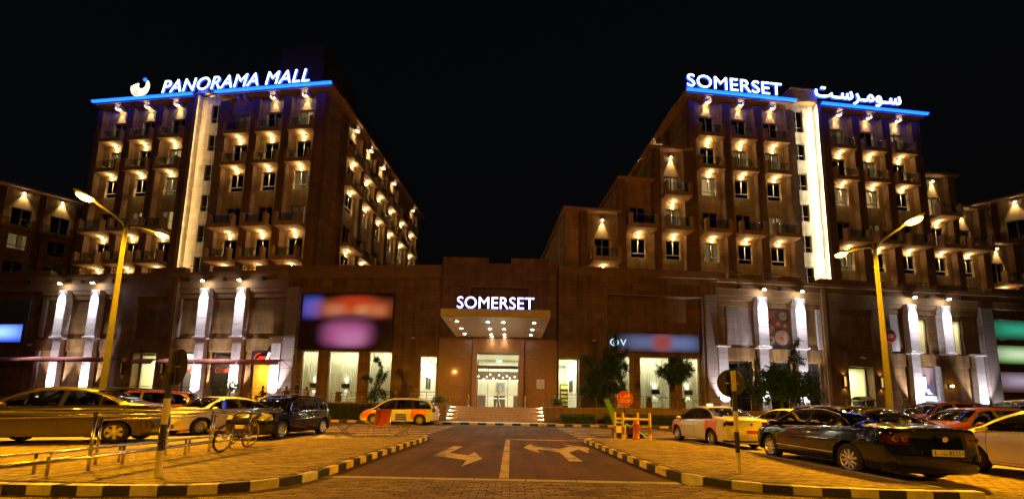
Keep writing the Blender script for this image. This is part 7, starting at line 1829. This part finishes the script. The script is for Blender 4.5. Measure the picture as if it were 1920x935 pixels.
# ================================================================== people on the cafe terrace
def person(label, loc, rz, seated, top, legs, hair, long_hair=False):
    P = empty('person', loc, rz); tag(P, label, 'person')
    if seated:
        J = dict(pel=(0, 0, .50), chest=(0, -.03, .86), neck=(0, -.02, 1.06), head=(0, .02, 1.20), ls=(-.19, -.02, .98), le=(-.27, .05, .72), lw=(-.15, .28, .66), rs=(.19, -.02, .98), re=(.27, .05, .72), rw=(.13, .30, .68), lh=(-.10, .02, .48), lk=(-.13, .44, .50), la=(-.13, .42, .08), lt=(-.13, .56, .04), rh=(.10, .02, .48), rk=(.13, .44, .50), ra=(.13, .40, .08), rt=(.13, .54, .04))
    else:
        J = dict(pel=(0, 0, .92), chest=(0, 0, 1.28), neck=(0, 0, 1.47), head=(0, .02, 1.62), ls=(-.20, 0, 1.39), le=(-.27, .02, 1.12), lw=(-.22, .20, .98), rs=(.20, 0, 1.39), re=(.27, .02, 1.12), rw=(.18, .22, 1.02), lh=(-.10, 0, .88), lk=(-.11, .03, .48), la=(-.12, -.02, .08), lt=(-.13, .13, .04), rh=(.10, 0, .88), rk=(.11, .03, .48), ra=(.12, -.02, .08), rt=(.13, .13, .04))
    E = [('pel', 'chest'), ('chest', 'neck'), ('neck', 'head'), ('chest', 'ls'), ('ls', 'le'), ('le', 'lw'), ('chest', 'rs'), ('rs', 're'), ('re', 'rw'), ('pel', 'lh'), ('lh', 'lk'), ('lk', 'la'), ('la', 'lt'), ('pel', 'rh'), ('rh', 'rk'), ('rk', 'ra'), ('ra', 'rt')]
    rad = dict(pel=.14, chest=.145, neck=.055, head=.095, ls=.065, rs=.065, le=.045, re=.045, lw=.032, rw=.032, lh=.085, rh=.085, lk=.06, rk=.06, la=.042, ra=.042, lt=.035, rt=.035)
    names = list(J); me = bpy.data.meshes.new('body'); bm = bmesh.new(); sk = bm.verts.layers.skin.verify(); vs_ = {}
    for n_ in names: v = bm.verts.new(J[n_]); v[sk].radius = (rad[n_], rad[n_] * (.72 if n_ in ('chest', 'pel') else 1)); v[sk].use_root = (n_ == 'pel'); vs_[n_] = v
    for a, b in E: bm.edges.new((vs_[a], vs_[b]))
    bm.to_mesh(me); bm.free(); o = bpy.data.objects.new('body', me); COL.objects.link(o); o.modifiers.new('Skin', 'SKIN'); sb = o.modifiers.new('Sub', 'SUBSURF'); sb.levels = 2; sb.render_levels = 2
    dg = bpy.context.evaluated_depsgraph_get(); dg.update(); m2 = bpy.data.meshes.new_from_object(o.evaluated_get(dg)); bpy.data.objects.remove(o)
    mt = [principled('skin', (.42, .24, .15), .55), principled(top[0], top[1], .8), principled(legs[0], legs[1], .8)]
    m2.materials.clear()
    for x in mt: m2.materials.append(x)
    nz = J['neck'][2]; pz = J['pel'][2]
    for p in m2.polygons:
        c = p.center; wr = min((c - Vector(J[k])).length for k in ('lw', 'rw'))
        p.material_index = 0 if (c.z > nz + .02 or wr < .07) else (2 if c.z < pz + .03 else 1); p.use_smooth = True
    put('body', m2, P)
    hd = Vector(J['head']); h = MB(); prof = [(.02, .135), (.07, .125), (.105, .07), (.112, .0), (.10, -.05 if not long_hair else -.14), (.085, -.07 if not long_hair else -.22)]
    h.lathe(prof, 14, (hd.x, hd.y - .022, hd.z + .02), 'z', False); h.v = [(x, y - (.012 if y > hd.y + .03 else 0) - max(0, y - hd.y - .02) * (.9 if z < hd.z + .05 else .3), z) for x, y, z in h.v]; h.build('hair', principled(hair[0], hair[1], .6), P, smooth=True, fix=False)
    f = MB(); f.prism([(hd.x - .014, hd.y + .088), (hd.x + .014, hd.y + .088), (hd.x, hd.y + .118)], hd.z - .03, hd.z + .012); f.build('nose', mt[0], P)
    for s_ in (-1, 1): MB().sphere((hd.x + s_ * .034, hd.y + .086, hd.z + .018), .012, 5).build('eye', M_BLACK, P)
    return P
person('person in black standing beside the cafe pier', (-17.55, 30.2, TZ), R(150), False, ('black_shirt', (.015, .015, .016)), ('black_trousers', (.012, .012, .014)), ('black_hair', (.01, .009, .008)))
person('person in a pale top seated at the cafe terrace', (-16.7, 30.0, TZ), R(120), True, ('pale_top', (.45, .36, .36)), ('dark_skirt', (.04, .03, .03)), ('dark_hair', (.015, .012, .01)), True)
person('person in a dark top seated left of the standing person', (-18.3, 30.0, TZ), R(200), True, ('maroon_top', (.08, .02, .02)), ('grey_trousers', (.06, .06, .06)), ('brown_hair', (.03, .015, .01)))
person('person in grey seated before the yellow cafe window', (-20.5, 30.4, TZ), R(100), True, ('grey_top', (.12, .11, .11)), ('blue_jeans', (.03, .04, .08)), ('black_hair', (.01, .009, .008)))
def cafe_chair(label, loc, rz):
    C = empty('cafe_chair', loc, rz); tag(C, label, 'chair', 'cafe terrace chairs')
    MB().cbox(-.21, .21, -.21, .21, .41, .44, .01).build('seat', M_METAL, C); MB().cbox(-.2, .2, -.23, -.20, .55, .85, .01).build('backrest', M_METAL, C)
    for x in (-.19, .19):
        MB().tube([(x, -.2, 0), (x, -.21, .85)], .013, 6).build('leg', M_METAL, C); MB().tube([(x, .19, 0), (x, .19, .41)], .013, 6).build('leg', M_METAL, C)
for (x, y, a, lab) in ((-16.7, 30.0, 120, 'cafe chair under the person in the pale top'), (-18.3, 30.0, 200, 'cafe chair under the person in the dark top'), (-20.5, 30.4, 100, 'cafe chair under the person in grey')): cafe_chair(lab, (x, y, TZ), R(a))
for (x, y, lab) in ((-17.5, 29.75, 'small round cafe table between the two seated people'), (-21.3, 30.3, 'small round cafe table before the person in grey')):
    Tt = empty('cafe_table', (x, y, TZ)); tag(Tt, lab, 'table'); MB().lathe([(.02, .70), (.33, .70), (.34, .715), (.33, .73), (.02, .73)], 20).build('top', M_WHITE, Tt); MB().tube([(0, 0, 0), (0, 0, .70)], .03, 8).build('pedestal', M_METAL, Tt); MB().lathe([(.02, 0), (.22, 0), (.21, .02), (.02, .03)], 16).build('base', M_METAL, Tt)

# members of a kind share a group phrase
GROUPS = {'car': 'cars parked in front of the mall', 'taxi': 'taxis in front of the mall', 'awning': 'maroon shop awnings', 'tree': 'trees on the terrace', 'kerb': 'painted kerbs', 'railing': 'steel railings', 'person': 'people on the cafe terrace',
          'hedge': 'hedges along the terrace wall', 'planter': 'planters beside the steps', 'sign post': 'banded sign posts', 'table': 'cafe terrace tables'}
for o in COL.objects:
    if o.parent is None and 'category' in o and 'group' not in o and o['category'] in GROUPS: o['group'] = GROUPS[o['category']]
